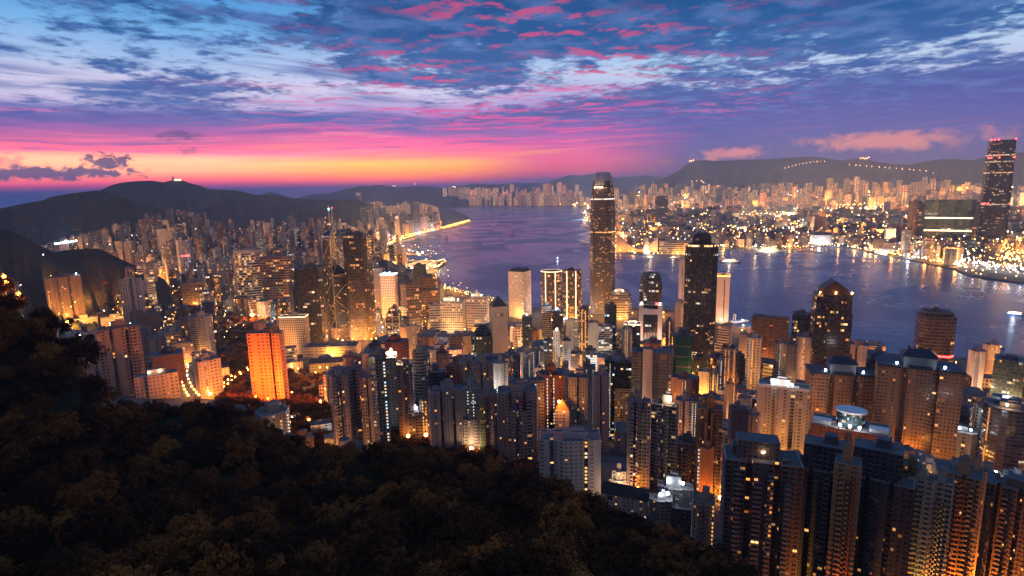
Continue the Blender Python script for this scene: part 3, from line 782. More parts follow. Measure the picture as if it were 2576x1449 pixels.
# ------------------------------------------------------------------ roof shapes
FLOOD_AT = []
def dome(root, x, y, z, r, mat):
    m = MB(); N = 14; K = 5
    for k in range(K):
        a0, a1 = k / K * math.pi / 2, (k + 1) / K * math.pi / 2
        for i in range(N):
            t0, t1 = 2 * math.pi * i / N, 2 * math.pi * (i + 1) / N
            P = lambda a, t: (x + r * math.cos(a) * math.cos(t), y + r * math.cos(a) * math.sin(t), z + r * math.sin(a))
            m.face([P(a0, t0), P(a0, t1), P(a1, t1), P(a1, t0)])
    m.build("dome", [mat], root)
def ring(root, w, d, z0, z1, mat=None):
    m = MB(); m.walls(p_ell(w, d, 24), z0, z1, (tuple((.5, .43, .38)),) + STYLE['blank'][1:], .3); m.build("crown_band", [M_FAC], root)
def hopcrown(root, w, H):
    m = MB(); m.walls(p_ell(w * .9, w * .9, 20), H - 1, H + 9, STYLE['dark'], .4); m.cap(p_ell(w * .9, w * .9, 20), H + 9, 1); m.walls(p_ell(w * .96, w * .96, 20), H + 9, H + 13, STYLE['dark'], .4); m.cap(p_ell(w * .96, w * .96, 20), H + 13, 1)
    m.build("revolving_crown", [M_FAC, M_DARKROOF], root)
    s_ = MB(); s_.box(0, -w * .5, H * .62, w * .5, 1.2, 4.5); s_.build("red_sign", [M_GRED], root)
def fin(root, x, y, z, L_, h):
    m = MB(); m.face([(x, y - L_ / 2, z), (x, y + L_ / 2, z), (x, y + L_ / 2, z + h * .5), (x, y - L_ / 2, z + h)]); m.face([(x + .8, y + L_ / 2, z), (x + .8, y - L_ / 2, z), (x + .8, y - L_ / 2, z + h), (x + .8, y + L_ / 2, z + h * .5)])
    m.face([(x, y - L_ / 2, z + h), (x, y + L_ / 2, z + h * .5), (x + .8, y + L_ / 2, z + h * .5), (x + .8, y - L_ / 2, z + h)]); m.build("roof_fin", [M_STEEL], root)
def pyramid(root, w, d, H, h, mat=None):
    m = MB(); P = p_rect(w, d)
    for i in range(4): m.face([(*P[i], H), (*P[(i + 1) % 4], H), (0, 0, H + h)])
    m.build("pyramid_cap", [mat or M_DARKROOF], root)
def spire(root, H, h):
    m = MB(); m.beam((0, 0, H), (0, 0, H + h), .5); m.ball((0, 0, H + 2), 2.0, 0, 1.6); m.build("spire", [M_STEEL], root)
def mansard(root, w, d, H, h=8):
    m = MB(); P = p_rect(w, d); Q = sc_(P, .7)
    for i in range(4): m.face([(*P[i], H), (*P[(i + 1) % 4], H), (*Q[(i + 1) % 4], H + h), (*Q[i], H + h)])
    m.cap(Q, H + h, 0); m.build("mansard_roof", [M_DARKROOF], root)
def signband(root, w, d, H):
    m = MB(); m.box(0, -d / 2 - .4, H * .70, w * .9, .8, 4, (STYLE['teal'][0], 2.0, 4, .7, .6, 1, .8, 1.6, 0, 1), .3); m.build("sign_band", [M_FAC], root)
def barrel(root, x, z, r, L_):
    m = MB(); N = 10; P = [(x + r * math.cos(math.pi * i / N), z + r * math.sin(math.pi * i / N)) for i in range(N + 1)]
    for a, b in zip(P[:-1], P[1:]): m.face([(a[0], -L_ / 2, a[1]), (a[0], L_ / 2, a[1]), (b[0], L_ / 2, b[1]), (b[0], -L_ / 2, b[1])])
    m.face([(p[0], -L_ / 2, p[1]) for p in P]); m.face([(p[0], L_ / 2, p[1]) for p in P[::-1]]); m.build("arched_cap", [M_DARKROOF], root)
def gridwall(root, w, d, H):
    m = MB(); m.box(0, 0, 2, w * 1.02, d * 1.02, H * .66, ((.42, .34, .18), 3.4, 3.2, .62, .62, 0, .14, .8, .8, 1), .4); m.build("lower_wall", [M_FAC], root)
def gable(root, w, d, H, h, mat=None):
    m = MB(); x, y = w / 2 * 1.03, d / 2 * 1.08
    m.face([(-x, -y, H - .3), (x, -y, H - .3), (x, 0, H + h), (-x, 0, H + h)]); m.face([(x, y, H - .3), (-x, y, H - .3), (-x, 0, H + h), (x, 0, H + h)])
    m.face([(-x, y, H - .3), (-x, -y, H - .3), (-x, 0, H + h)]); m.face([(x, -y, H - .3), (x, y, H - .3), (x, 0, H + h)]); m.build("pitched_roof", [mat or M_DARKROOF], root)
def pagoda(root, w, d, H, u=0.0, s_=1.0):
    bw, bd = w * .38 * s_, d * .6
    m = MB(); m.box(w * u, 0, H - 1, bw, bd, 15, ((.17, .20, .23),) + STYLE['blank'][1:], .4, 0, 1); m.build("roof_pavilion", [M_FAC, M_TILE], root)
    m = MB(); P = [(-bw * .6, -bd * .62), (bw * .6, -bd * .62), (bw * .6, bd * .62), (-bw * .6, bd * .62)]; z = H + 14
    rg = [(-bw * .34, 0), (bw * .34, 0)]
    m.face([(P[0][0] + w * u, P[0][1], z), (P[1][0] + w * u, P[1][1], z), (rg[1][0] + w * u, 0, z + 8), (rg[0][0] + w * u, 0, z + 8)]); m.face([(P[2][0] + w * u, P[2][1], z), (P[3][0] + w * u, P[3][1], z), (rg[0][0] + w * u, 0, z + 8), (rg[1][0] + w * u, 0, z + 8)])
    m.face([(P[1][0] + w * u, P[1][1], z), (P[2][0] + w * u, P[2][1], z), (rg[1][0] + w * u, 0, z + 8)]); m.face([(P[3][0] + w * u, P[3][1], z), (P[0][0] + w * u, P[0][1], z), (rg[0][0] + w * u, 0, z + 8)])
    for sx in (-1, 1): m.box(rg[1][0] * sx + w * u, 0, z + 7.5, 2.2, 2.2, 4)
    m.build("pavilion_roof", [M_TILE], root)
def blue_ring(root, w, d, H, P):
    m = MB(); m.walls(sc_(P, 1.03), H - .2, H + 3.0, STYLE['blank'], .1); m.cap(sc_(P, 1.03), H + 3.0, 0); m.build("tiled_eave", [M_TILE], root)

# ------------------------------------------------------------------ the wooded valley mouth and the towers at the left
T(85, 114, 629, 728, 'grey', "slim grey tower with two columns of lit windows in the dark wooded valley", "valley tower with lit columns", stair=[(.3, 'stairw', 3), (.62, 'stairw', 3)], k=.9)
T(126, 157, 646, 722, 'navy', "plain dusky tower beside the one with lit columns, wooded ridge behind", plan='wings', k=.8)
T(210, 242, 676, 738, 'pink', "pinkish slab tower, first of a pair under the wooded ridge", "pinkish pair", k=.6, over={6: .04})
T(243, 272, 672, 742, 'pink', "darker pinkish twin slab with unlit facade under the wooded ridge", k=.7, over={6: .01})
T(120, 193, 697, 850, 'brown', "broad three-winged residential tower with a yellow-lit stair column on its side", "three-winged tower", plan='wings2', k=.55, stair=(.06, 'stairo', 3.2, .8), rich=True, rooflamp=[(.9, .5, 'w', 30000)])
T(191, 228, 722, 800, 'grey', "grey half-built block crowned with white floodlights", "floodlit half-built block", over={6: 0.0, 3: .7, 4: .7}, k=.9, rooflamp=[(.15, .3, 'w', 60000), (.5, .4, 'w', 60000), (.85, .3, 'w', 60000)], housing=False, name='office_block', cat='building')
T(303, 352, 702, 868, 'cream', "tall slab with a pale concrete portal frame round dark brown window bays", "portal-framed slab", plan='wings', k=.4, over={3: .7, 4: .6, 6: .03}, blank_sides=True)
T(228, 272, 738, 800, 'white', "low white office block in the trees below the pinkish pair", name='office_block', cat='building', k=.7, over={3: 1.0, 4: .4, 5: .5, 6: .1})
T(330, 358, 783, 868, 'tan', "tan block with plain windows at the foot of the portal-framed slab", k=.9)
T(358, 400, 790, 872, 'brown', "blank brown block joined to a tan one, below the portal-framed slab", k=.9, over={6: .01, 3: .2})
T(452, 508, 711, 788, 'dark', "dark gridded office slab with a bright line of light along its foot", "dark gridded slab", name='office_tower', yaw=12, k=.5, over={0: (.06, .055, .06), 6: .04}, lamp='y')
T(477, 531, 798, 910, 'cream', "cylindrical beige apartment tower ringed with balconies", "cylindrical balcony tower", plan='ell', k=1.0, ledges=True, over={3: .8, 4: .55, 6: .03}, lamp='y')
T(489, 551, 907, 1003, 'cream', "beige corner tower with a white-lit stair column beside the orange road", "corner tower by the orange road", k=.8, yaw=14, stair=(.3, 'stair', 3), rich=True, lamp='o')
T(252, 342, 826, 1000, 'tan', "massive brown residential slab with vertical fins and a few orange windows", "massive brown slab", plan='wings2', k=.45, rich=True, over={6: .09})
T(205, 258, 846, 965, 'pink', "lower pinkish wing block against the wood's edge beside the massive brown slab", plan='wings', k=.6)
T(326, 375, 830, 905, 'grey', "grey round-fronted block with banded windows behind the massive brown slab", plan='ell', k=.8, over={3: .95, 4: .5})
T(338, 362, 882, 940, 'brick', "narrow brick-red block with tall windows next to the massive brown slab", k=1.0, over={3: .6, 4: .8})
T(345, 440, 945, 1004, 'cream', "long low beige block with two bright lamps on its roof at the wood's edge", "low beige block with roof lamps", plan='stag', k=.5, rooflamp=[(.35, .3, 'c', 5000), (.6, .3, 'c', 5000)], name='apartment_block', cat='building')
T(386, 456, 893, 970, 'brick', "windowless rust-brown block with a dark dome on top", "rust-brown domed block", k=.9, over={3: .1, 6: 0}, name='apartment_block', cat='building', crown=lambda root, w, d, H: dome(root, 0, 0, H - 1, w * .22, M_DARKROOF))
T(190, 240, 800, 845, 'cream', "low orange-lit terrace block below the three-winged tower", name='apartment_block', cat='building', lamp='o', k=.5, over={6: .3})
T(70, 118, 772, 815, 'pink', "small pink hillside villa block with stepped roofs", plan='stag', name='villa', cat='house', k=.6)
T(118, 152, 786, 822, 'brick', "small dark-red villa beside the stepped pink one on the hillside", plan='stag', name='villa', cat='house', k=.7)
T(258, 312, 797, 836, 'white', "white terraced block of four storeys between brown towers", name='apartment_block', cat='building', k=.5, over={6: .12})
T(374, 412, 850, 912, 'grey', "plain grey block behind the rust-brown domed block", k=.8)
T(418, 448, 782, 838, 'bronze', "narrow block full of glowing orange windows near the cylindrical balcony tower", name='office_tower', k=.8, over={6: .55, 8: 1.0})
T(446, 482, 862, 925, 'tan', "tan block with an orange-lit corner beside the cylindrical balcony tower", k=.8, lamp='o')
T(400, 432, 738, 778, 'office', "bright white-windowed low office behind the narrow orange-windowed block", name='office_block', cat='building', over={6: .6, 8: .2})

# ------------------------------------------------------------------ the park side
def orange_tower():
    rec, w, d, H, root = T(624, 714, 838, 1012, 'orange', "tall orange floodlit twin-slab tower with a dark slot down its middle", "orange floodlit tower", k=.42, yaw=-24, plan=lambda w, d: [(-w / 2, -d / 2), (w * .18, -d / 2), (w * .18, d * .1), (w * .27, d * .1), (w * .27, -d * .62), (w / 2, -d * .62), (w / 2, d * .3), (w * .27, d / 2), (-w / 2, d / 2)],
          over={0: (.62, .27, .13), 1: 3.6, 2: 3.0, 3: .66, 4: .5, 6: .03}, rich=True)  # pale concrete; part of the orange floodlight is put into the wall tint
    a = math.atan2(rec['x'], rec['y'])
    for u, v, z, p in ((-42, -36, 20, 2.4e5), (0, -48, 22, 3.4e5), (40, -30, 20, 2.4e5), (-14, -60, 24, 2.6e5), (22, -62, 24, 2.6e5)):
        FLOOD_AT.append((rec['x'] + u, rec['y'] + v, rec['zg'] + z, 'f', p))
orange_tower()
rec, w, d, H, root = T(703, 774, 797, 893, 'grid', "cream hotel slab brightly floodlit from below, with a glowing cornice", "floodlit cream hotel", k=.45, yaw=-20, over={0: (.62, .48, .34), 1: 2.6, 2: 3.2, 3: .45, 4: .5, 6: .05}, edgelight=M_GCREAM, name='hotel_block', cat='building')
for u, v, z, p in ((-40, -34, 14, 3e5), (5, -38, 14, 3.6e5), (42, -20, 14, 3e5)): FLOOD_AT.append((rec['x'] + u, rec['y'] + v, rec['zg'] + z, 'y', p))
T(591, 666, 629, 780, 'band', "oval beige tower with continuous glowing ribbon windows and a plain crown band", "oval ribbon-window tower", plan='ell', k=.6, name='hotel_tower', over={4: .55, 6: .5}, lamp='c', crown=lambda root, w, d, H: ring(root, w * 1.03, d * 1.03, H - 11, H + 1))
T(584, 604, 640, 778, 'cream', "narrow pale tower with lit spine squeezed against the oval ribbon-window tower", k=1.4, stair=(.5, 'stairw', 4), name='hotel_tower')
T(656, 736, 646, 785, 'tan', "brown banded office slab with a solid beige column at its corner", "brown banded slab", yaw=-24, k=.5, name='office_tower', over={1: 2, 2: 3.6, 3: 1.0, 4: .5, 5: .5, 6: .22, 0: (.25, .17, .13)}, lamp='o')
T(700, 735, 640, 775, 'teal', "pale blue-lit glass tower behind the brown banded slab", name='office_tower', over={6: .5, 8: .05, 0: (.25, .3, .36)})
T(731, 823, 673, 868, 'dark', "black glass tower with chamfered corners and scattered rows of light", "black chamfered tower", plan='cham', k=.75, yaw=-15, name='office_tower', over={6: .11, 8: .5})
T(443, 480, 604, 712, 'grey', "cylindrical tower with pale vertical ribs and a dark revolving top", "ribbed cylinder tower", plan='ell', k=1.0, name='office_tower', over={0: (.38, .42, .55), 1: 1.8, 3: .5, 4: 1.0, 6: .06, 8: .2}, housing=False,
  crown=lambda root, w, d, H: hopcrown(root, w, H))

# ------------------------------------------------------------------ the financial quarter
def bank_tower():
    """four triangular shafts of different height with white diagonal bracing"""
    x, y, zg, zt, r = locate(840, 567, 852)
    H = zt - zg; w = 46 / FPX * r * 1.02
    root = empty("bank_tower", x + x / r * w / 2, y + y / r * w / 2, zg, -math.atan2(x, y) + R_(24))
    tag(root, "faceted dark glass tower with white diagonal bracing, a slanted top and twin masts", 'tower')
    q_ = w / 2; C = (0, 0); A = [(-q_, -q_), (q_, -q_), (q_, q_), (-q_, q_)]
    hs = [.66, .40, .82, 1.0]       # front, right, back, left
    body = MB(); lat = MB(); roof = MB()
    st = list(STYLE['dark']); st[6] = .10; st[8] = .8; st[0] = (.02, .028, .04); st = tuple(st)
    for k in range(4):
        a, b = A[k], A[(k + 1) % 4]; h = H * hs[k]; hl = h - w * .55
        tri = [a, b, C]
        for (p, q, zp, zq) in ((a, b, hl, hl), (b, C, hl, h), (C, a, h, hl)):
            L_ = math.hypot(p[0] - q[0], p[1] - q[1]); nc = round(L_ / 1.7); nf = round(h / 3.9)
            body.face([(*p, -4), (*q, -4), (*q, zq), (*p, zp)], [(k * 50, 0), (k * 50 + nc, 0), (k * 50 + nc, nf), (k * 50, nf * zp / h)], st, .37)
        roof.face([(*a, hl), (*b, hl), (*C, h)])
        o = 1.012
        a2, b2 = (a[0] * o, a[1] * o), (b[0] * o, b[1] * o)
        mod = H * .2 * .84
        lat.beam((*a2, 8), (*a2, hl), .6); lat.beam((*b2, 8), (*b2, hl), .6)
        z = 8.0; fl = 0
        while z + 3 < hl:
            z2 = min(z + mod, hl)
            p, q = (a2, b2) if fl % 2 == 0 else (b2, a2)
            lat.beam((*p, z), (*q, z2), .42); z = z2; fl += 1
        lat.beam((*a2, hl), (*C, h), .9); lat.beam((*b2, hl), (*C, h), .9); lat.beam((*a2, hl), (*b2, hl), .9)
    body.build("wall", [M_FAC], root); lat.build("bracing", [M_STEEL], root); roof.build("slanted_roof", [M_TEAL if 0 else M_DARKROOF], root)
    for dx_ in (-4, 4):
        m = MB(); m.beam((-q_ * .3 + dx_, 0, H * .93), (-q_ * .3 + dx_, 0, H + 46), .6); m.build("mast", [M_WHITE], root)
    bs = MB(); bs.box(0, 0, -6, w * 1.12, w * 1.12, 34, (tuple((.55, .45, .36)),) + STYLE['grid'][1:], .2, 0, 1); bs.build("base", [M_FAC, M_ROOF], root)
    BLD.append(dict(root=root, x=x, y=y, r=w * .7, label='', nick="braced tower with twin masts", H=H, zg=zg, area=1e5)); FOOT.append((x, y + w / 2, w))
    for u, v, p in ((-45, -40, 4e5), (40, -48, 5e5), (70, 10, 4e5)): FLOOD_AT.append((x + u, y + v, zg + 9, 'o', p))
bank_tower()
rec, w, d, H, root = T(858, 936, 592, 858, 'dark', "tall square dark glass tower with rounded corners, its lower floors glowing amber", "amber-glowing dark tower", plan='cham', k=.9, yaw=-20, name='office_tower',
  tiers=[(.34, 1.0), (1.0, 1.0)], over={6: .14, 7: 1.1, 8: .85, 0: (.05, .042, .036)})
for u, v, p in ((-50, -50, 6e5), (20, -60, 8e5), (62, 0, 6e5)): FLOOD_AT.append((rec['x'] + u, rec['y'] + v, rec['zg'] + 12, 'o', p))
T(956, 999, 690, 800, 'grid', "white punched-window tower with a blue-white lit rooftop", "blue-topped white tower", yaw=-18, k=.7, name='office_tower', over={0: (.62, .55, .56), 1: 2.6, 3: .45, 4: .45, 6: .08, 8: .5}, rooflamp=[(.35, .1, 'w', 90000), (.7, .15, 'w', 90000)], edgelight=M_GWHITE)
T(930, 962, 674, 792, 'blank', "plain grey-brown slab next to the amber-glowing dark tower", k=.8, name='office_tower', over={0: (.30, .25, .24), 1: 3, 2: 3.6, 3: .9, 4: .4, 5: .5, 6: .1, 7: 1.2})
def lattice_bank():
    rec, w, d, H, root = T(968, 1012, 778, 868, 'dark', "dark office tower hung from white steel trusses in three stepped shafts", "truss-hung tower", yaw=-16, k=.9, name='office_tower', tiers=[(.7, 1.0), (.88, .86), (1.0, .6)], over={6: .3, 0: (.10, .10, .11)}, lamp='c')
    for x0, x1, h in ((-w / 2, 0, .97), (0, w / 2, .82)):
        lat = MB(); y0 = -d / 2 - .8
        for xx in (x0, x1): lat.beam((xx, y0, 0), (xx, y0, H * h), .9)
        for zf in (.2, .4, .6, .8):
            if zf > h: continue
            lat.beam((x0, y0, H * zf), (x1, y0, H * zf), .7); m_ = (x0 + x1) / 2
            lat.beam((x0, y0, H * zf), (m_, y0, H * (zf - .09)), .6); lat.beam((x1, y0, H * zf), (m_, y0, H * (zf - .09)), .6)
        lat.build("steel_truss", [M_STEEL], root)
lattice_bank()
T(1040, 1072, 668, 800, 'teal', "dark glass tower with four roof fins near the waterfront", "roof-finned glass tower", name='office_tower', k=.9, over={6: .10}, crown=lambda root, w, d, H: [fin(root, (i - 1.5) * w * .24, 0, H - 1, d * .8, 14) for i in range(4)])
T(1058, 1100, 696, 812, 'bronze', "bronze glass stepped tower beside the roof-finned glass tower", name='office_tower', tiers=[(.7, 1), (1, .8)], k=.9, over={6: .28})
T(1020, 1054, 712, 850, 'bronze', "brown slab with a flat crown behind the truss-hung tower", name='office_tower', k=.7, over={6: .18, 0: (.16, .10, .07)})
T(1106, 1170, 758, 862, 'grid', "white egg-crate office block with bright lamps along its roof", "white egg-crate block", yaw=-14, k=.55, name='office_block', cat='building', over={6: .42, 7: 1.0}, rooflamp=[(.2, .2, 'c', 60000), (.5, .2, 'c', 60000), (.8, .2, 'c', 60000)], rich=True, lamp='c')
T(1171, 1230, 747, 835, 'grid', "second white egg-crate block, shorter and closer to the water than its twin", yaw=-14, k=.55, name='office_block', cat='building', over={6: .36}, rooflamp=[(.3, .2, 'c', 60000), (.75, .2, 'c', 60000)], lamp='c')
T(1078, 1112, 766, 850, 'grid', "low beige banded office tucked behind the white egg-crate block", name='office_block', cat='building', k=.8, over={3: 1, 4: .4})
rec, w, d, H, root = T(1230, 1277, 772, 912, 'blank', "blank beige tower with a dark pyramid cap and a small loggia below it", "pyramid-capped beige tower", k=.9, yaw=12, name='office_tower', housing=False, crown=lambda root, w, d, H: pyramid(root, w, d, H, 22))
lg = MB(); lg.box(0, -d / 2 + .2, H - 22, w * .6, 1.2, 9, (STYLE['stairw'][0],) + (2.6, 9, .5, .7, 1, .6, .8, .7, 1), .2); lg.build("loggia", [M_FAC], root)
T(1184, 1244, 822, 912, 'teal', "blue glass tower stepping up to stacked round terraces and a spire", "blue stepped tower with spire", plan='cham', k=.8, name='office_tower', tiers=[(.72, 1), (.8, .72), (.88, .6), (.94, .46), (1, .32)], over={6: .16, 8: .35}, housing=False,
  crown=lambda root, w, d, H: spire(root, H, 16))
T(1278, 1336, 684, 800, 'white', "pale tower pierced by a grid of small round windows, with a dark mansard top", "porthole tower", yaw=-28, k=.95, name='office_tower', housing=False, over={0: (.60, .50, .44), 1: 2.6, 2: 3.4, 3: .42, 4: .42, 5: 0, 6: .30, 7: 2.2}, crown=lambda root, w, d, H: mansard(root, w, d, H), lamp='y')
for a_, b_, t_, lb, nk in ((1360, 1414, 684, "bronze round-cornered tower topped by a white-lit ring, first of a waterfront pair", "ring-lit bronze tower"), (1415, 1464, 682, "bronze round-cornered twin with a dark faceted cap, at the waterfront", "dark-capped bronze twin")):
    rec, w, d, H, root = T(a_, b_, t_, 812, 'bronze', lb, nk, plan='ell', k=.85, name='office_tower', over={6: .38, 0: (.13, .08, .055)}, edgelight=M_GCREAM if a_ < 1400 else None, housing=a_ > 1400, lamp='y')
    for s_ in (-.28, .18):
        m = MB(); m.beam((w * s_, -d * .5 * math.sqrt(1 - (2 * s_) ** 2) - .6, 0), (w * s_, -d * .5 * math.sqrt(1 - (2 * s_) ** 2) - .6, H), 1.0); m.build("light_stripe", [M_GCREAM], root)
def finance_tower():
    x, y, zg, zt, r = locate(1517, 434, 792)
    H = zt - zg; w = 63 / FPX * r / 1.12
    root = empty("skyscraper", x + x / r * w / 2, y + y / r * w / 2, zg, -math.atan2(x, y) - R_(20))
    tag(root, "tallest waterfront skyscraper, tapering to a curved crown of pale steel fins", 'skyscraper')
    st = list(STYLE['dark']); st[0] = (.12, .10, .095); st[6] = .17; st[7] = 1.1; st[8] = .8; st[1] = 1.5; st[2] = 4.2; st[3] = .78; st = tuple(st)
    body = MB(); P = p_cham(w, w, .22)
    prof = [(0, 1.0), (.60, 1.0), (.60, .985), (.74, .985), (.74, .955), (.82, .93), (.82, .90), (.90, .86), (.90, .82), (.945, .76)]
    for (a, s0), (b, s1) in zip(prof[:-1], prof[1:]):
        if b > a: body.walls(sc_(P, s0), a * H - (6 if a == 0 else 0), b * H, st, .53 + a, top=sc_(P, s1))
        else: body.cap(sc_(P, s0), b * H - .05, 1)
    body.cap(sc_(P, .76), .945 * H, 1)
    body.build("wall", [M_FAC, M_ROOF], root)
    cr = MB(); n = 44
    for k in range(n):
        a = 2 * math.pi * k / n; c, s_ = math.cos(a), math.sin(a); ra = w * .40 / max(abs(c), abs(s_), .78 * (abs(c) + abs(s_)) * .92)
        pr = [(ra * 1.04, .915 * H), (ra * 1.0, .95 * H), (ra * .90, .978 * H), (ra * .66, H * (1.004 - .008 * (k % 2)))]
        for (r0, z0), (r1, z1) in zip(pr[:-1], pr[1:]): cr.beam((c * r0, s_ * r0, z0), (c * r1, s_ * r1, z1), .95)
    cr.build("crown", [M_STEEL], root)
    for k in range(4):
        point(0, 0, 0, root, ((k - 1.5) * 7, -w * .56, H * .90), 'c', 6000)
    bl = MB(); bl.walls(sc_(P, .935 * 1.004), .815 * H, .823 * H, (STYLE['stair'][0], 2.0, 3.4, 1, 1, 1, .9, 1.6, .2, 1), .2); bl.build("lit_plant_floor", [M_FAC], root)
    bl = MB(); bl.walls(sc_(P, 1.006), .585 * H, .593 * H, (STYLE['stair'][0], 2.0, 3.4, 1, 1, 1, .8, 1.6, .8, 1), .7); bl.build("lit_plant_floor", [M_FAC], root)
    BLD.append(dict(root=root, x=x, y=y, r=w * .7, label='', nick="fin-crowned skyscraper", H=H, zg=zg, area=1e5)); FOOT.append((x, y + w / 2, w))
    for u, v, p in ((-50, -55, 5e5), (0, -62, 5e5), (60, -40, 5e5)): FLOOD_AT.append((x + u, y + v, zg + 8, 'y', p))
finance_tower()
T(1531, 1590, 737, 808, 'band', "squat octagonal office with stepped floors and lamps round its roof", "octagonal stepped office", plan='cham', k=.9, name='office_block', cat='building', tiers=[(.7, 1), (.86, .9), (1, .74)], rooflamp=[(.3, .3, 'c', 40000), (.6, .3, 'c', 40000)], lamp='y')
T(1610, 1666, 690, 800, 'teal', "smoky glass waterfront tower stepping in towards a ribbed round top", "ribbed-top glass tower", plan='cham', k=.9, name='office_tower', tiers=[(.78, 1), (.90, .92), (.97, .82), (1, .7)], over={0: (.05, .05, .055), 6: .24}, housing=False, crown=lambda root, w, d, H: [fin(root, (i - 2) * w * .13, 0, H - 1, d * .55, 16) for i in range(5)])
def portal_bank():
    rec, w, d, H, root = T(1610, 1664, 768, 882, 'dark', "white portal-framed bank tower with a dark glass centre", "white portal bank", k=.7, name='office_tower', over={6: .10, 8: .3}, rooflamp=[(.08, .2, 'c', 50000), (.92, .2, 'c', 50000)], housing=False, lamp='w')
    for u in (-.43, .43):
        m = MB(); m.box(w * u, 0, 0, w * .2, d * 1.1, H * 1.0); m.build("white_pier", [M_WHITE], root)
    m = MB(); m.box(0, 0, H * .80, w * .68, d * 1.08, H * .12); m.build("white_crossbeam", [M_WHITE], root)
    for k in range(9):
        m = MB(); m.box((k - 4) * w * .07, -d * .5, H * .02, w * .016, 1.2, H * .38); m.build("white_mullion", [M_WHITE], root)
    sg = MB(); sg.box(w * .30, -d * .56, H * 1.02, w * .16, 1, 4.5); sg.build("red_emblem", [M_GRED], root)
portal_bank()
def centre_tower():
    rec, w, d, H, root = T(1726, 1806, 600, 945, 'dark', "dark eight-pointed tower with a domed cap under an open pyramid cage", "caged-top dark tower", plan='cham', k=.95, name='office_tower', tiers=[(.935, 1), (.955, .84), (1, .58)], over={6: .09, 8: .6, 7: 1.0, 1: 1.6}, housing=False)
    mansard(root, w * .58, d * .58, H, 9)
    m = MB(); ww_ = w * .2
    for sx, sy in ((-1, -1), (1, -1), (1, 1), (-1, 1)): m.beam((sx * ww_, sy * ww_, H + 8), (0, 0, H + 27), .6)
    m.build("pyramid_cage", [M_STEEL], root)
    m = MB(); m.walls(sc_(p_cham(w, d), .85), H * .938, H * .953, (STYLE['stair'][0], 4, 5, .85, .8, 1, .8, 2.4, .7, 1), .3); m.build("lit_attic", [M_FAC], root)
    bt = MB(); bt.walls(sc_(p_cham(w, d), 1.006), 4, H * .34, (STYLE['dark'][0], 1.6, 3.9, .9, .62, .5, .22, 1.2, .6, 1), .77); bt.build("lower_glazing", [M_FAC], root)
centre_tower()
for a_, b_, t_, h_, lb in ((1709, 1725, 652, 862, "slim white slab with an orange-lit shoulder beside the caged-top dark tower"), (1805, 1836, 694, 812, "white windowless slab with a glowing top edge and one dark seam, at the waterfront")):
    rec, w, d, H, root = T(a_, b_, t_, h_, 'blank', lb, "white seamed slab" if a_ > 1800 else None, k=1.0, name='apartment_tower', over={0: (.66, .56, .52)}, edgelight=M_GORANGE if a_ > 1800 else None, stair=(.5, 'stair', 2.0) if a_ < 1800 else None, lamp=('c', .5))
    m = MB(); m.box(w * .1, -d * .5, 3, w * .07, .7, H * .9, STYLE['dark'], .2); m.build("window_seam", [M_FAC], root)
T(1700, 1723, 760, 880, 'cream', "cream stair tower with lit landings at the foot of the slim white slab", k=1.0, stair=(.7, 'stairw', 4), lamp='c')
T(1675, 1691, 806, 895, 'brick', "thin brick-coloured tower with a lit zigzag stair beside the white portal bank", k=1.4, stair=(.6, 'stairw', 3.4))
def pediment_tower():
    rec, w, d, H, root = T(2043, 2144, 742, 1000, 'dark', "dark stepped office tower crowned by a lit glazed pediment", "pediment-topped dark tower", plan='stag', k=.85, yaw=14, name='office_tower', tiers=[(.82, 1), (1, .94)], over={6: .13, 8: .8, 0: (.045, .035, .03)}, housing=False)
    m = MB(); ww_, dd, z0, h1, h2 = w * .34, d * .34, H - 1, 9, 24
    pr = [(-ww_, z0), (ww_, z0), (ww_, z0 + h1), (0, z0 + h2), (-ww_, z0 + h1)]
    m.face([(x, -dd, z) for x, z in pr]); m.face([(x, dd, z) for x, z in pr[::-1]])
    for (a, b) in zip(pr, pr[1:] + pr[:1]): m.face([(b[0], -dd, b[1]), (a[0], -dd, a[1]), (a[0], dd, a[1]), (b[0], dd, b[1])])
    m.build("pediment", [plain('dark bronze glass', (.05, .035, .03), .3)], root)
    for u in (-.42, 0, .42):
        lm = MB(); lm.ball((w * u, -d * .42, H + 1.5), 1.3); lm.build("roof_lamp", [M_GWARM], root); point(0, 0, 0, root, (w * u, -d * .46, H + 4), 'o', 5000)
pediment_tower()
T(1996, 2044, 792, 960, 'teal', "shorter glass tower with yellow-white office floors beside the pediment-topped tower", name='office_tower', k=.9, over={6: .36, 8: .7}, rich=True)
T(1895, 1981, 798, 930, 'brown', "wide brown slab block edged with warm light, close to the water", "wide brown waterfront slab", k=.3, name='office_block', cat='building', over={0: (.14, .085, .07), 3: .9, 4: .4, 6: .05}, housing=False, edgelight=None)
rec, w, d, H, root = T(2311, 2402, 788, 960, 'dark', "brown waterfront tower with a glowing red belt round its waist", "red-belted tower", plan='cham', k=.9, yaw=16, name='office_tower', over={0: (.13, .075, .06), 6: .05}, tiers=[(.30, 1), (.94, 1), (1, .84)], rich=True)
m = MB(); m.walls(sc_(p_cham(w, d), 1.012), H * .36, H * .385, STYLE['blank'], .1); m.build("red_belt", [M_GRED], root)
m = MB(); m.walls(sc_(p_cham(w, d), 1.008), H * .30, H * .355, (STYLE['stair'][0], 3, 5, .8, .7, .5, .5, 2.6, 1, 1), .3); m.build("lit_lobby_floor", [M_FAC], root)
T(2145, 2236, 872, 955, 'cream', "stepped beige block with a trapezoid roof storey, close to the water", "stepped beige waterfront block", k=.8, yaw=18, name='office_block', cat='building', tiers=[(.62, 1), (1, .72)], over={3: 1, 4: .42, 6: .04})
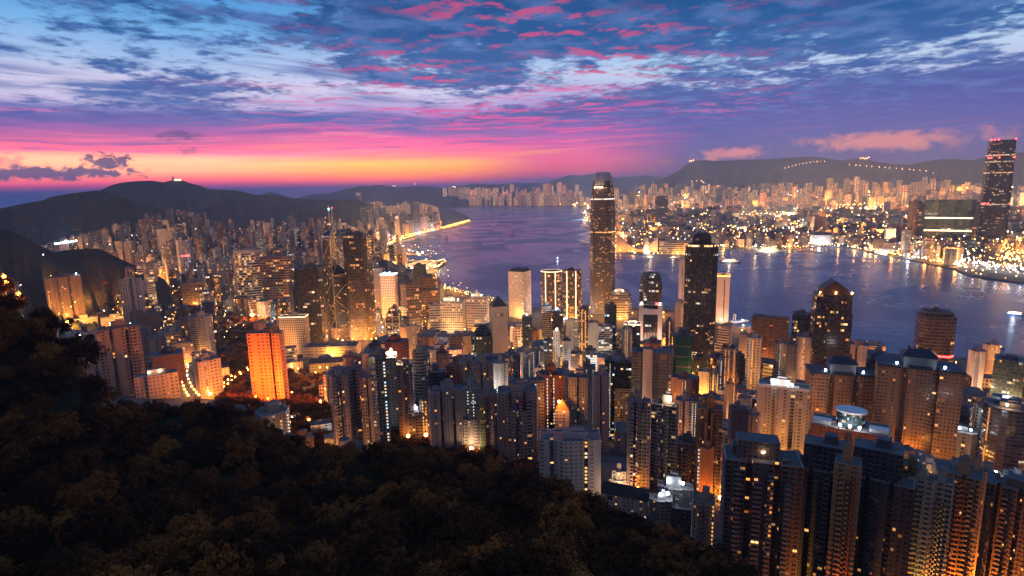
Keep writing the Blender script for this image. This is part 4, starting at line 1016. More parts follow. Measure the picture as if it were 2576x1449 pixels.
T(2128, 2183, 868, 990, 'pink', "tower with two plain pinkish piers and a dark glass strip between", plan='wings', k=.7, over={3: .15, 6: 0}, stair=None)
T(2005, 2046, 848, 985, 'pink', "plain tower with a warm-lit stair column facing the slope", "warm-stair tower", k=.9, stair=(.45, 'stairw', 5), over={3: .15, 6: .01})
T(1951, 1977, 862, 985, 'tan', "thin tan tower with a line of white stair lights", k=1.1, stair=(.5, 'stair', 2.6))
T(1976, 2004, 868, 985, 'navy', "thin dark tower pressed between two stair-lit ones", k=1.0)
T(2438, 2480, 884, 1010, 'pink', "rounded pinkish tower with double rows of tiny white windows", "rounded pinkish tower", plan='ell', k=1, stair=[(.35, 'stair', 2), (.62, 'stair', 2)], over={3: .1, 6: 0}, yaw=10)
T(2512, 2582, 908, 1025, 'teal', "greenish glass block with mullioned bays and a lit corner", k=.8, name='office_tower', over={6: .2, 8: .5}, lamp='c')
T(2478, 2512, 868, 960, 'cream', "beige round-cornered block with orange-lit balconies behind the rounded pinkish tower", plan='ell', k=.8, lamp='o', over={6: .3, 8: .9})

# ------------------------------------------------------------------ the dense rows above the financial quarter
T(1313, 1338, 796, 900, 'teal', "glass sliver with a slanting lit top storey", k=.9, name='office_tower', rooflamp=[(.5, .2, 'c', 30000)], over={6: .2})
T(1364, 1387, 770, 885, 'grey', "slender silver-grey office tower with faint floor bands", k=.9, name='office_tower', over={0: (.36, .38, .42), 3: 1, 4: .5, 5: .5, 6: .04})
T(1388, 1416, 782, 890, 'teal', "dark glass office with a blazing white rooftop lamp", k=.9, name='office_tower', rooflamp=[(.4, .2, 'w', 240000)], over={6: .2})
T(1424, 1456, 806, 900, 'grey', "grey slab with a blank side and rows of small windows", yaw=25, k=.7, name='office_tower', over={0: (.4, .38, .38), 3: .7, 4: .4})
T(1458, 1479, 777, 900, 'bronze', "dark slim tower striped by two full columns of yellow windows", k=1.0, name='office_tower', stair=[(.28, 'stairo', 4), (.7, 'stairw', 4)])
T(1480, 1508, 812, 895, 'blank', "blank grey block with a notched roof", k=.8, over={0: (.36, .34, .35)}, name='office_tower')
T(1521, 1551, 770, 890, 'teal', "black glass office with two bright floors and a roof drum", k=.9, name='office_tower', over={6: .14}, rich=True)
T(1506, 1540, 822, 905, 'white', "white-fronted block with three wide lit showroom floors", k=.8, name='office_block', cat='building', over={1: 4, 3: .9, 4: .5, 5: .5, 6: .55, 8: .3, 7: 1.8})
T(1564, 1590, 828, 920, 'cream', "beige tower with paired yellow window columns down a blank front", k=.9, stair=[(.35, 'stairw', 2.4), (.55, 'stairw', 2.4)], over={3: 0, 6: 0})
T(1570, 1611, 816, 915, 'teal', "glass block whose pinkish roof deck is lit like a lantern", k=.8, name='office_block', cat='building', rooflamp=[(.3, .2, 'c', 60000), (.7, .2, 'c', 60000)], edgelight=M_GCREAM, over={6: .35})
T(1368, 1390, 857, 945, 'dark', "dark glass office with a pale blue lit sign band", k=.9, name='office_tower', over={6: .12, 8: .2}, crown=lambda root, w, d, H: signband(root, w, d, H))
T(1391, 1409, 835, 945, 'white', "thin white tower with a brilliantly lit stair and roof mast", k=1.2, stair=(.4, 'stairw', 2.4), rooflamp=[(.5, .3, 'c', 90000)])
T(1414, 1437, 858, 950, 'tan', "gable-topped tan tower with a fine grid of windows", k=.9, over={1: 1.8, 2: 2.6, 6: .02}, crown=lambda root, w, d, H: pyramid(root, w * .8, d * .8, H, 7))
T(1436, 1466, 890, 960, 'bronze', "block with a whole side flooded orange beside the gable-topped tan tower", k=.9, name='office_block', cat='building', lamp='y', stair=(.85, 'stairo', 6))
T(1474, 1502, 893, 950, 'band', "low office with broad white-blind windows all lit", k=.8, name='office_block', cat='building', over={1: 3.4, 3: .9, 4: .7, 5: 1, 6: .85, 8: .2, 7: 1.5})
T(1340, 1360, 882, 965, 'grey', "narrow grey tower edged by two columns of white stair lights", k=1, stair=[(.12, 'stair', 2.2), (.86, 'stair', 2.2)])
T(1310, 1340, 886, 975, 'cream', "cream-fronted tower with white stair lights between the glass sliver and the grey narrow one", k=.9, stair=[(.1, 'stair', 2.4), (.7, 'stair', 2.4)], over={6: .1})
T(1346, 1366, 925, 990, 'pink', "small tower with a glowing orange stair strip", k=.9, stair=(.6, 'stairo', 4.5), lamp='c')
def scaffold_tower():
    rec, w, d, H, root = T(1694, 1740, 846, 975, 'teal', "octagonal tower wrapped in dark green scaffold netting", "netted green tower", plan='cham', k=.95, over={3: 0, 6: 0, 9: 0, 0: (.012, .075, .07)}, housing=False)
    for f in (.2, .4, .6, .8):
        m = MB(); m.walls(sc_(p_cham(w, d), 1.02), H * f, H * f + 1.0, STYLE['tan'][:3] + (0, 0, 0, 0, 0, 0, 0), .1); m.build("netting_seam", [M_FAC], root)
    m = MB(); m.box(0, 0, H - 1, w * .4, d * .5, 13, STYLE['navy'], .3, 0, 1); m.build("lift_housing", [M_FAC, M_ROOF], root)
scaffold_tower()
T(1805, 1842, 822, 905, 'band', "pale office of even window rows with a lower step in front", k=.9, yaw=-14, name='office_block', cat='building', tiers=[(.7, 1), (1, .9)], over={6: .08, 0: (.4, .35, .33)})
T(1860, 1884, 842, 925, 'white', "whitish tower with a lit stair edge behind the tall orange-stair slab", k=1, stair=(.85, 'stairw', 2.6), over={3: 0, 6: 0})
T(1880, 1916, 850, 1015, 'cream', "tall beige slab with one column of white and one of orange stair lights", "tall orange-stair slab", k=.8, yaw=-8, stair=[(.22, 'stair', 2.0), (.46, 'stairo', 3.6)], over={6: .02})
T(1816, 1851, 876, 990, 'tan', "tower with two arched roof caps and four columns of yellow window lights", "arch-capped tower", k=.8, stair=[(.3, 'stairw', 2.2), (.52, 'stairw', 2.2), (.9, 'stairw', 2.2)], over={6: 0}, crown=lambda root, w, d, H: [barrel(root, -w * .26, H - 1, w * .2, d * .7), barrel(root, w * .26, H - 1, w * .2, d * .7)], housing=False)
T(1804, 1822, 905, 1000, 'grey', "slim grey tower with a broad white-lit stair before the arch-capped tower", k=1.1, stair=(.6, 'stair', 3.6))
T(1842, 1872, 895, 985, 'navy', "unlit slate-dark tower next to the arch-capped tower", k=.9)
T(1783, 1806, 940, 1010, 'white', "white tower with dark blue vertical stripes", k=.9, over={3: .5, 4: 1.0, 1: 4.5, 6: 0})
T(1758, 1784, 935, 1008, 'cream', "cream block lit strongly by the street beside the blue-striped one", k=.9, lamp='y')

# upper mid-level rows, from the park towards the slope's foot
T(829, 873, 948, 128, 'pink', "pink residential wing with rows of small square windows, outermost in the joined group", "joined pink group", plan='wings', k=.8, yaw=10, rich=True)
T(868, 908, 930, 128, 'pink', "recessed dark-balconied wing of the joined pink group", plan='wings', k=.9, over={3: .75, 4: .55})
T(905, 946, 950, 122, 'pink', "plain-ended pink wing beside the white-lit stair column", plan='wings', k=.7, yaw=-14, rich=True, over={3: .6, 4: .5})
T(943, 972, 902, 132, 'tan', "narrow tower with a long column of white-lit stair windows on its edge", "long white-stair tower", k=1.0, stair=(.75, 'stair', 4.2), over={6: .01})
T(970, 1000, 900, 115, 'grey', "grey tower whose roof garden blazes with white light", "blazing-roof grey tower", k=.9, rooflamp=[(.2, .3, 'c', 110000), (.6, .3, 'c', 110000), (.9, .3, 'c', 80000)], over={6: .01}, yaw=-10)
T(998, 1036, 918, 112, 'tan', "tower with a bay-windowed corner washed orange from the street", "orange-washed tower", plan='wings', k=.8, lamp='o', over={6: .05})
T(968, 1028, 862, 95, 'brick', "red-brown stepped-plan tower behind the blazing-roof grey tower", plan='cross', k=.8, rich=True, over={6: .02})
T(1022, 1048, 820, 930, 'cream', "slender beige tower with bright stair windows above a lower wing", k=1.0, stair=(.65, 'stairw', 4.0), over={3: .2, 6: 0}, lamp='o')
T(1037, 1079, 886, 108, 'grey', "curved grey tower with dark banded bays in front of the egg-crate blocks", plan='ell', k=.9, over={3: .9, 4: .55}, ledges=True)
T(1072, 1126, 938, 100, 'navy', "dark stepped-terrace tower with long balconies", plan='cham', k=.8, tiers=[(.9, 1), (1, .8)], ledges=True)
T(1097, 1130, 890, 105, 'brick', "maroon tower with a boxed roof and reddish lit rooms near the top", k=.9, rich=True, over={6: .05})
T(1122, 1164, 920, 108, 'brick', "dark reddish-brown tower with a bare beige end wall", k=.8, yaw=-16, blank_sides=True, over={6: .03})
T(1159, 1196, 908, 104, 'grey', "grey tower with rounded balconies, first of a linked pair", plan='wings', k=.8, ledges=True)
T(1197, 1240, 914, 104, 'grey', "darker linked grey tower with stacked bay windows", plan='wings2', k=.7)
T(1241, 1277, 915, 100, 'cream', "pale tower with oval balcony openings below the pyramid-capped beige tower", plan='stag', k=.8, over={3: .65, 4: .5})
T(1003, 1062, 1040, 1112, 'grey', "low grey-brown terrace-balconied block with a tall flat-roofed core", "core-topped terrace block", plan='stag', k=.8, over={3: .8, 4: .5}, rooflamp=[(.75, .2, 'w', 14000)], rich=True, ledges=True)
T(1055, 1079, 1004, 1108, 'tan', "slim tower carrying a double line of yellow stair lights", k=1.0, stair=[(.3, 'stairw', 2.0), (.62, 'stairw', 2.0)], lamp='o')
T(1076, 1167, 985, 1142, 'pink', "large residential tower with bayed wings and arched openings under its roof", "large bayed tower", plan='wings2', k=.55, yaw=8, ledges=True, rich=True)
T(1166, 1198, 968, 1102, 'white', "pale tower dotted with white-lit stair windows", k=.9, stair=[(.3, 'stair', 1.8, .9), (.72, 'stair', 1.8, .9)], rich=True)
T(1166, 1200, 1058, 1140, 'cream', "low lemon-lit stepped block squeezed between two residential towers", plan='stag', name='apartment_block', cat='building', lamp='c', k=.8)
T(1197, 1250, 992, 1142, 'pink', "tower with twin bay-windowed front wings and a big windowless roof box", "twin-winged roof-box tower", plan='wings', k=.7, rich=True, over={6: .07})
T(1252, 1350, 988, 1175, 'pink', "broad residential tower with three wings and rows of laundry bays", "broad three-bay tower", plan='wings2', k=.55, rich=True, over={6: .05})
T(1276, 1326, 1036, 1178, 'pink', "two-winged frontage with orange lamps, close in front of the broad three-bay tower", plan='wings', k=.5, ledges=False, over={6: .09, 8: .9}, housing=False)
T(1336, 1368, 958, 112, 'grey', "tower edged by one long string of warm white stair lights", k=.9, stair=(.35, 'stair', 2.4))
T(1352, 1420, 944, 112, 'brick', "violet-brown tower with two strings of blue-white stair lights up its front", "two-string brown tower", plan='wings', k=.6, stair=[(.36, 'stair', 2.2), (.6, 'stair', 2.2)], rich=True)
T(1396, 1432, 1032, 1160, 'cream', "small tower with a hipped roof glowing orange under a lamp", "glowing hipped-roof tower", k=.8, over={3: .5}, housing=False, crown=lambda root, w, d, H: (pyramid(root, w, d, H, 9, M_COPPER), point(0, 0, 0, root, (-w * .2, -d * .8, H + 9), 'o', 45000)))
T(1430, 1478, 950, 118, 'grey', "grey tower with corner windows and an open roof frame", plan='wings', k=.8, rich=True, over={3: .4}, ledges=True)
T(1466, 1498, 923, 112, 'navy', "dark tower face carrying two columns of white dots", k=.9, stair=[(.3, 'stair', 1.7), (.82, 'stair', 1.7)], over={3: .1, 6: 0})
T(1492, 1532, 945, 112, 'pink', "dull pink tower with small square windows and a roof garden", plan='wings', k=.8, over={3: .35, 4: .35})
T(1521, 1552, 908, 115, 'teal', "dark rounded tower with a single line of white lights on its curved corner", plan='ell', k=1.0, stair=(.45, 'stair', 1.6))
T(1548, 1588, 912, 118, 'dark', "black-topped tower whose lower storeys show a yellow-green lit window grid", "yellow-green grid tower", k=.8, over={6: .05, 1: 3, 2: 3.2}, crown=lambda root, w, d, H: gridwall(root, w, d, H))
def twin_dark():
    rec, w, d, H, root = T(1589, 1682, 887, 105, 'navy', "wide dark building of two wings flanking a blank pinkish central slab", "slab-centred dark building", plan='wings', k=.45, over={0: (.10, .075, .085), 3: .85, 4: .55, 6: .01}, housing=False)
    m = MB(); m.box(-w * .06, -d * .3, 0, w * .26, d * .6, H + 5, (tuple((.42, .31, .29)),) + STYLE['blank'][1:], .3, 0, 1); m.build("central_slab", [M_FAC, M_ROOF], root)
twin_dark()
T(1688, 1758, 955, 1048, 'brick', "red-brown shouldered tower with a zigzag of pink stair lights", "zigzag-lit red tower", plan='cross', k=.7, stair=[(.42, 'stairw', 2.0), (.52, 'stairw', 2.0)], rich=True, over={6: .02})
T(1580, 1636, 1012, 1242, 'pink', "balconied residential tower lit amber at its foot, facing the white hillside block", "amber-footed balcony tower", plan='wings2', k=.6, ledges=True, rich=True, lamp='o', over={3: .75, 4: .55})
T(1640, 1706, 1020, 1235, 'grey', "dark-sided tower with round balconies and a bright yellow side strip", "yellow-strip tower", plan='wings', k=.6, yaw=-10, ledges=True, rich=True, stair=None, rooflamp=[(.7, .3, 'c', 26000)], over={3: .8, 4: .6})
T(1700, 1741, 1008, 1150, 'pink', "plain tower with a flat roof behind the yellow-strip tower", plan='wings', k=.8)
T(1737, 1756, 1010, 1140, 'navy', "thin tower with a white zigzag of stair lights", k=1.2, stair=[(.35, 'stair', 1.7), (.7, 'stair', 1.7)], over={3: 0})
T(1755, 1816, 1030, 1255, 'tan', "orange-brown apartment tower with dark central glazing", "orange-brown tower", plan='wings', k=.7, rich=True, over={0: (.36, .16, .07), 3: .8, 4: .5}, lamp='o')
T(1702, 1760, 1118, 1238, 'brown', "mid-height dark-roofed block with brown timber-like balconies and a tall core", plan='cham', k=.8, ledges=True, over={3: .85, 4: .5, 6: .08}, rich=True)
T(1757, 1796, 1128, 1258, 'orange', "orange flank-lit slab with a column of white stair windows on its edge", "orange flank slab", k=.9, yaw=-28, blank_sides=True, over={3: 0, 6: 0, 0: (.5, .2, .07)}, stair=(.12, 'stair', 2.2), lamp='o')
T(1806, 1830, 1115, 1265, 'cream', "slim tower washed yellow at its foot beside the orange flank slab", k=.9, over={6: .06, 8: .9}, lamp='y')
T(1824, 1849, 966, 1100, 'orange', "tall thin ochre tower with one fully orange-lit side", k=1.0, yaw=20, stair=(.85, 'stairo', 2.2), over={3: 0, 6: 0}, lamp='o')
T(1834, 1882, 1030, 1200, 'navy', "tower with a dark blue blank front and a high roof box", "dark blue fronted tower", k=.9, yaw=12, over={3: .1, 6: .01}, rich=True)
T(1876, 1912, 1044, 1200, 'pink', "pale ribbed wing standing against the dark blue fronted tower", plan='wings', k=.8, yaw=-12)
def white_block():
    rec, w, d, H, root = T(1355, 1512, 1112, 1250, 'white', "white many-angled apartment block at the edge of the wood", "white block at the wood's edge", k=.5, over={0: (.58, .55, .54), 1: 4.4, 2: 3.4, 3: .5, 4: .34, 6: .06, 8: .9}, rich=True, name='apartment_block', cat='building',
      plan=lambda w, d: [(-w / 2, -d * .34), (-w * .33, -d * .42), (-w * .33, -d * .14), (-w * .26, -d * .14), (-w * .26, -d * .34), (-w * .1, -d * .5), (w * .22, -d * .42), (w * .22, -d * .2), (w * .3, -d * .2), (w * .3, -d * .4), (w / 2, -d * .28), (w / 2, d / 2), (-w / 2, d / 2)])
    m = MB(); m.box(w * .26, -d * .28, 3, 3.2, 2.4, H * .92, STYLE['stairw'], .3, 0, 1); m.build("stairwell", [M_FAC, M_ROOF], root)
white_block()
T(1514, 1634, 1250, 1298, 'cream', "long low house with a dark pitched roof below the white block", "long low house", k=.3, name='house', cat='house', over={6: .1}, housing=False, yaw=-12, crown=lambda root, w, d, H: gable(root, w, d, H, 7))
T(1532, 1582, 1190, 1240, 'white', "pale stepped villa with lit terrace windows between tower feet", plan='stag', name='villa', cat='house', k=.8, tiers=[(.6, 1), (1, .7)], lamp='c')
T(1634, 1690, 1262, 1335, 'grey', "blue-grey low block with pale lamps on its flat roof", plan='stag', name='apartment_block', cat='building', k=.8, rooflamp=[(.5, .3, 'w', 9000), (.8, .5, 'w', 9000)])
T(1656, 1742, 1232, 1310, 'grey', "grey block with a cluster of bright skylights", plan='stag', name='apartment_block', cat='building', k=.6, rooflamp=[(.3, .3, 'w', 9000), (.5, .6, 'w', 9000), (.7, .3, 'w', 9000)])
T(1690, 1760, 1282, 1345, 'navy', "low dark flat-roofed block with a pale blue roof slab", name='apartment_block', cat='building', k=.7, rich=True)
T(1744, 1796, 1262, 1390, 'cream', "narrow tower with plain corner and one lit edge near the foot of the slope", k=.9, stair=(.95, 'stairw', 1.6))
def penthouse2(root, w, d, H):
    m = MB(); m.box(-w * .06, d * .12, H - 1, w * .56, d * .6, 11, ((.22, .15, .14),) + STYLE['brown'][1:6] + (.03,) + STYLE['brown'][7:], .21, 0, 1); m.build("stepped_top", [M_FAC, M_ROOF], root)
    m = MB(); m.box(-w * .3, d * .2, H - 1, w * .2, d * .4, 6, ((.22, .15, .14),) + STYLE['blank'][1:], .21, 0, 1); m.build("stepped_top", [M_FAC, M_ROOF], root)
def penthouse(root, w, d, H, h, x=0.0):
    m = MB(); m.box(x, d * .1, H - 1, w, d, h, (STYLE['navy'][0],) + STYLE['navy'][1:6] + (.02,) + STYLE['navy'][7:], .37, 0, 1); m.build("penthouse", [M_FAC, M_ROOF], root)
    m = MB(); m.box(x + w * .1, d * .15, H - 1 + h, w * .3, d * .4, 5, STYLE['blank'][:1] and ((.10, .10, .13),) + STYLE['blank'][1:], .37, 0, 1); m.build("lift_housing", [M_FAC, M_ROOF], root)
# the close towers
T(1819, 2012, 1165, 1500, 'brown', "close brown-grey apartment tower with stepped roof and a cream edge", "close stepped brown tower", plan='wings2', k=.5, yaw=8, rich=True, tiers=None, over={0: (.19, .13, .12), 1: 3.4, 3: .6, 4: .5, 6: .06, 8: .95}, crown=lambda root, w, d, H: penthouse2(root, w, d, H), rooflamp=[(.5, .4, 'c', 9000)])
T(1998, 2138, 1188, 1520, 'navy', "close dark blue tower with unlit ribbed front", "close dark blue tower", plan='wings2', k=.6, rich=True, over={3: .55, 6: .03, 8: .9}, crown=lambda root, w, d, H: penthouse(root, w * .72, d * .7, H, 15, .04 * w))
T(2106, 2162, 1168, 1580, 'tan', "thin orange-washed stair tower between two dark blue ones", "orange stair tower", k=1.0, over={0: (.55, .30, .14), 1: 5, 3: .5, 4: .35, 6: .0}, lamp=('o', 9), rich=False)
T(2140, 2285, 1212, 1560, 'navy', "second close dark blue tower, broader, with red-lit rooms", "broad dark blue tower", plan='wings2', k=.6, rich=True, over={3: .5, 6: .04, 8: 1.0}, crown=lambda root, w, d, H: penthouse(root, w * .74, d * .7, H, 17, -.06 * w))
T(2266, 2314, 1172, 1540, 'tan', "ochre-lit ribbed tower with dim yellow windows", plan='wings', k=.9, over={0: (.34, .24, .10)}, lamp=('y', 6))
T(2291, 2344, 1206, 1560, 'cream', "cream tower front with paired square windows, first of two alike beside a dark slot", "paired-window towers", k=.8, over={1: 4, 3: .6, 4: .45, 6: .0}, lamp=('y', 9), group="paired-window towers")
T(2340, 2392, 1212, 1560, 'cream', "cream tower front with paired square windows, second of two alike, beside the orange glow", k=.8, over={1: 4, 3: .6, 4: .45, 6: .0}, lamp=('y', 9), group="paired-window towers")
T(2390, 2462, 1198, 1560, 'orange', "bayed tower glowing orange from the street below", "orange bayed tower", plan='wings', k=.8, over={0: (.45, .24, .12), 3: .6, 6: .03}, lamp=('o', 16))
T(2444, 2480, 1184, 1540, 'orange', "bright peach edge tower behind the orange bayed tower", k=.9, over={0: (.55, .32, .2)}, lamp=('o', 22))
T(2482, 2600, 1228, 1560, 'brown', "dark ribbed tower cut by the frame's edge with rust-coloured windows", "dark ribbed edge tower", plan='wings2', k=.7, over={6: .04, 8: 1.0})
T(2488, 2590, 1032, 1230, 'navy', "round-fronted tower with curving balconies and a column of orange windows", "curving-balcony tower", plan='ell', k=.8, ledges=True, over={0: (.12, .09, .085), 3: .85, 4: .5, 6: .05}, stair=[(.13, 'stairo', 2.4)], rooflamp=[(.45, .2, 'c', 26000)])
T(2375, 2450, 1086, 1190, 'grey', "grey tower with a ring of white lamps round its roof", "lamp-ringed grey tower", plan='cham', k=.8, rooflamp=[(.2, .15, 'c', 20000), (.5, .1, 'w', 20000), (.8, .15, 'w', 20000)])
def crowned_block():
    rec, w, d, H, root = T(2050, 2224, 1082, 1230, 'brick', "brick tower with a floodlit white curved crown on its roof", "white-crowned brick tower", plan='wings', k=.5, over={6: .03}, housing=False)
    m = MB(); m.walls(p_ell(w * .36, d * .55, 20), H - 1, H + 15, STYLE['teal'], .4); m.cap(p_ell(w * .36, d * .55, 20), H + 15, 1); m.build("roof_drum", [M_FAC, M_DARKROOF], root)
    m = MB(); m.walls(p_ell(w * .42, d * .66, 20), H + 15, H + 17, STYLE['blank'], .4); m.cap(p_ell(w * .42, d * .66, 20), H + 17, 0); m.build("roof_brim", [M_WHITE], root)
    for u, p in ((-.12, 60000), (0, 90000), (.12, 60000)):
        lm = MB(); lm.ball((w * u, -d * .42, H + 2), 1.3); lm.build("roof_lamp", [M_GWHITE], root); point(0, 0, 0, root, (w * u, -d * .46, H + 4), 'w', p * .12)
    for u in (-.36, .36):
        m = MB(); m.box(w * u, -d * .2, H - .5, w * .24, d * .3, 4, STYLE['blank']); m.build("roof_balustrade", [M_WHITE], root)
crowned_block()
rec, w, d, H, root = T(1911, 2032, 978, 1195, 'cream', "cream residential tower with a white-lit roof terrace and balustrade", "terrace-roofed cream tower", plan='wings2', k=.5, ledges=True, over={6: .06, 8: .95, 3: .6}, rooflamp=[(.3, .2, 'w', 26000), (.65, .2, 'w', 26000)])
m = MB(); m.box(0, -d * .5, H - .5, w * .96, .8, 3); m.build("roof_balustrade", [M_WHITE], root)
for a_, b_, t_, h_, lb, nk, yw in ((2033, 2196, 944, 1120, "broad brown tower with blue-tiled eaves and a pavilion roof box", "pavilion-topped broad tower", 14), (2215, 2402, 930, 1170, "widest brown tower, four bays wide, under a tiled pavilion with ridge ornaments", "widest brown tower", 8)):
    rec, w, d, H, root = T(a_, b_, t_, h_, 'tan', lb, nk, plan='wings2', k=.45, yaw=yw, housing=False, over={0: (.26, .155, .09), 1: 2.6, 3: .6, 4: .5, 6: .05, 8: 1.0}, lamp='o')
    blue_ring(root, w, d, H, p_wings(w, d, 2, .25, .09)); pagoda(root, w, d, H, 0)
    for u in (-.2, .2):
        lm = MB(); lm.ball((w * u * 1.4, -d * .4, H + 4), .8); lm.build("roof_lamp", [M_GWHITE], root); point(0, 0, 0, root, (w * u * 1.4, -d * .46, H + 6), 'w', 4000)
T(2184, 2224, 892, 1110, 'dark', "black ribbed slim tower wedged between the two pavilion-topped ones", plan='wings', k=1.2, over={6: .01})

# low buildings by the park
def low(name, L, R, top, base, style, label, roof=None, **kw):
    return T(L, R, top, base, style, label, name=name, cat=kw.pop('cat', 'building'), housing=False, crown=roof, **kw)
low('museum', 764, 906, 872, 900, 'cream', "long low flat-roofed hall in warm light beside the park", k=.35, yaw=-16, over={2: 4, 3: 1.0, 4: .22, 6: .1}, lamp='y')
low('mansion', 780, 870, 912, 940, 'cream', "floodlit yellow mansion with dark hipped roofs among trees", lambda root, w, d, H: gable(root, w, d, H, 6), k=.5, yaw=-10, over={0: (.6, .45, .24), 6: .2}, cat='house')
for u in (-30, 0, 32): FLOOD_AT.append((at_z(825 + u * .6, 948, 40)[0], at_z(825 + u * .6, 948, 40)[1], 58, 'y', 1.6e5))
low('chapel', 500, 572, 930, 955, 'cream', "pale hall with a slate roof by the orange-lit drive", lambda root, w, d, H: gable(root, w, d, H, 6, M_TILE), k=.4, yaw=12, cat='building', lamp='o')
low('villa', 783, 832, 1068, 1100, 'white', "white terrace villa at the wood's edge below the joined pink group", k=.7, cat='house', over={6: .06})
low('annex', 705, 760, 912, 930, 'cream', "small flat annex by the foot of the floodlit cream hotel", k=.5, lamp='y')
low('pavilion', 660, 690, 886, 905, 'white', "white-lit pavilion behind the orange floodlit tower", k=.8, lamp='c')

# ------------------------------------------------------------------ across the harbour and along the shore: single landmarks
def harbour_giant():
    x, y, zg, zt, r = locate(2521, 352, 628)
    H = zt - zg; dist = Vector((x, y, 0)).dot(FW); w = 55 / FPX * dist
    root = empty("skyscraper", x + x / r * w / 2, y + y / r * w / 2, zg, -math.atan2(x, y) + R_(8))
    tag(root, "dark tapering skyscraper across the water with red beacons and bands of white light", 'skyscraper')
    st = list(STYLE['dark']); st[6] = .13; st[7] = 1.1; st[1] = 3.2; st[2] = 5.5; st[8] = .6; st = tuple(st)
    P = p_cham(w, w, .1); body = MB()
    body.walls(sc_(P, 1.06), -4, H * .5, st, .61, top=sc_(P, 1.0)); body.walls(sc_(P, 1.0), H * .5, H, st, .43, top=sc_(P, .9)); body.cap(sc_(P, .88), H - 6, 1)
    body.build("wall", [M_FAC, M_ROOF], root)
    for f, g_ in ((.86, 1.3), (.80, 1.0), (.70, 1.3), (.41, .9), (.25, .8)):
        m = MB(); k = 1.012 * (1.0 - .1 * max(0, (f - .5) * 2)); m.walls(sc_(P, k), H * f, H * f + 7, (STYLE['stair'][0], 5, 7, .8, .7, 1, .75, g_, .55, 1), f); m.build("lit_band", [M_FAC], root)
    for f, us in ((1.0, (-.5, -.35, -.2, .46)), (.838, (-.5, -.4, -.1, .47)), (.42, (-.5, -.42, -.3, .48))):
        for u in us:
            k = 1.0 - .1 * max(0, (f - .5) * 2)
            m = MB(); m.ball((u * w * k, -w * .52 * k, H * f + 3), 5.0); m.build("red_beacon", [M_GRED], root)
    BLD.append(dict(root=root, x=x, y=y, r=w * .7, label='', nick="beacon-topped skyscraper", H=H, zg=zg, area=1e5)); FOOT.append((x, y + w / 2, w))
harbour_giant()
rec, w, d, H, root = T(2341, 2441, 503, 626, 'teal', "huge dark teal glass block crossed by two lines of white light", "huge teal block", plan='wings2', k=.3, name='apartment_block', cat='building', over={1: 6, 2: 6, 6: .06}, housing=False)
for f in (.36, .62):
    m = MB(); m.box(0, -d / 2 - 1, H * f, w * .97, 2, 7); m.build("white_light_band", [M_GCREAM], root)
T(2290, 2316, 506, 618, 'brown', "dark brown tower beside the huge teal block across the water", k=.9, over={1: 6, 2: 6, 6: .1, 8: 1})
T(2316, 2341, 514, 620, 'bronze', "bronze-lit tower pressed against the huge teal block across the water", k=.9, over={1: 6, 2: 6, 6: .2, 8: 1})
T(2441, 2466, 508, 622, 'brown', "brown tower between the huge teal block and the beacon-topped skyscraper", k=.9, over={1: 6, 2: 6, 6: .12, 8: 1})
T(1790, 1798, 527, 592, 'cream', "tall thin pole-like beige tower with a black cap across the water", k=1, over={6: 0, 3: 0}, name='office_tower', housing=False, crown=lambda root, w, d, H: (lambda m: (m.box(0, 0, H, w * 1.6, d * 1.6, 16), m.build("black_cap", [M_DARKROOF], root)))(MB()))
T(1649, 1680, 494, 575, 'office', "tall glass tower standing over low roofs across the water behind the fin-crowned skyscraper", k=.9, name='office_tower', over={1: 4, 2: 5, 6: .2, 0: (.15, .14, .17)})
T(1620, 1631, 598, 640, 'pink', "slender clock tower on the far promenade", k=1, name='clock_tower', over={3: .2, 6: 0}, housing=False, crown=lambda root, w, d, H: pyramid(root, w, d, H, 10))
def swoop_hall():
    x, y = at_z(1605, 634, 3); r = math.hypot(x, y); root = empty("concert_hall", x, y + 30, 3, -math.atan2(x, y)); tag(root, "windowless tiled hall with a roof sweeping up at both ends on the far promenade", 'hall')
    k = r / FPX; m = MB(); W_ = 100 * k; D_ = 60
    N = 14; top = [(-W_ / 2 + W_ * i / N, 8 + 34 * k * abs((i / N - .55) * 2) ** 1.5 * 1.0 + 6) for i in range(N + 1)]
    for (a, za), (b, zb) in zip(top[:-1], top[1:]):
        m.face([(a, -D_ / 2, 0), (b, -D_ / 2, 0), (b, -D_ / 2, zb), (a, -D_ / 2, za)]); m.face([(a, -D_ / 2, za), (b, -D_ / 2, zb), (b, D_ / 2, zb), (a, D_ / 2, za)]); m.face([(b, D_ / 2, 0), (a, D_ / 2, 0), (a, D_ / 2, za), (b, D_ / 2, zb)])
    m.face([(-W_ / 2, D_ / 2, 0), (-W_ / 2, -D_ / 2, 0), (-W_ / 2, -D_ / 2, top[0][1]), (-W_ / 2, D_ / 2, top[0][1])]); m.face([(W_ / 2, -D_ / 2, 0), (W_ / 2, D_ / 2, 0), (W_ / 2, D_ / 2, top[-1][1]), (W_ / 2, -D_ / 2, top[-1][1])])
    m.build("hall_body", [plain("pinkish tile", (.5, .36, .3), .6)], root)
    for u in (-.4, -.1, .2, .45): point(0, 0, 0, root, (W_ * u, -D_ / 2 - 30, 12), 'y', 170000)
    FOOT.append((x, y + 30, W_ * .6))
swoop_hall()
T(1660, 1752, 607, 640, 'band', "broad pale hotel slab lit gold along the far promenade", k=.35, name='hotel_block', cat='building', over={1: 5, 2: 5, 6: .25}, lamp='y')
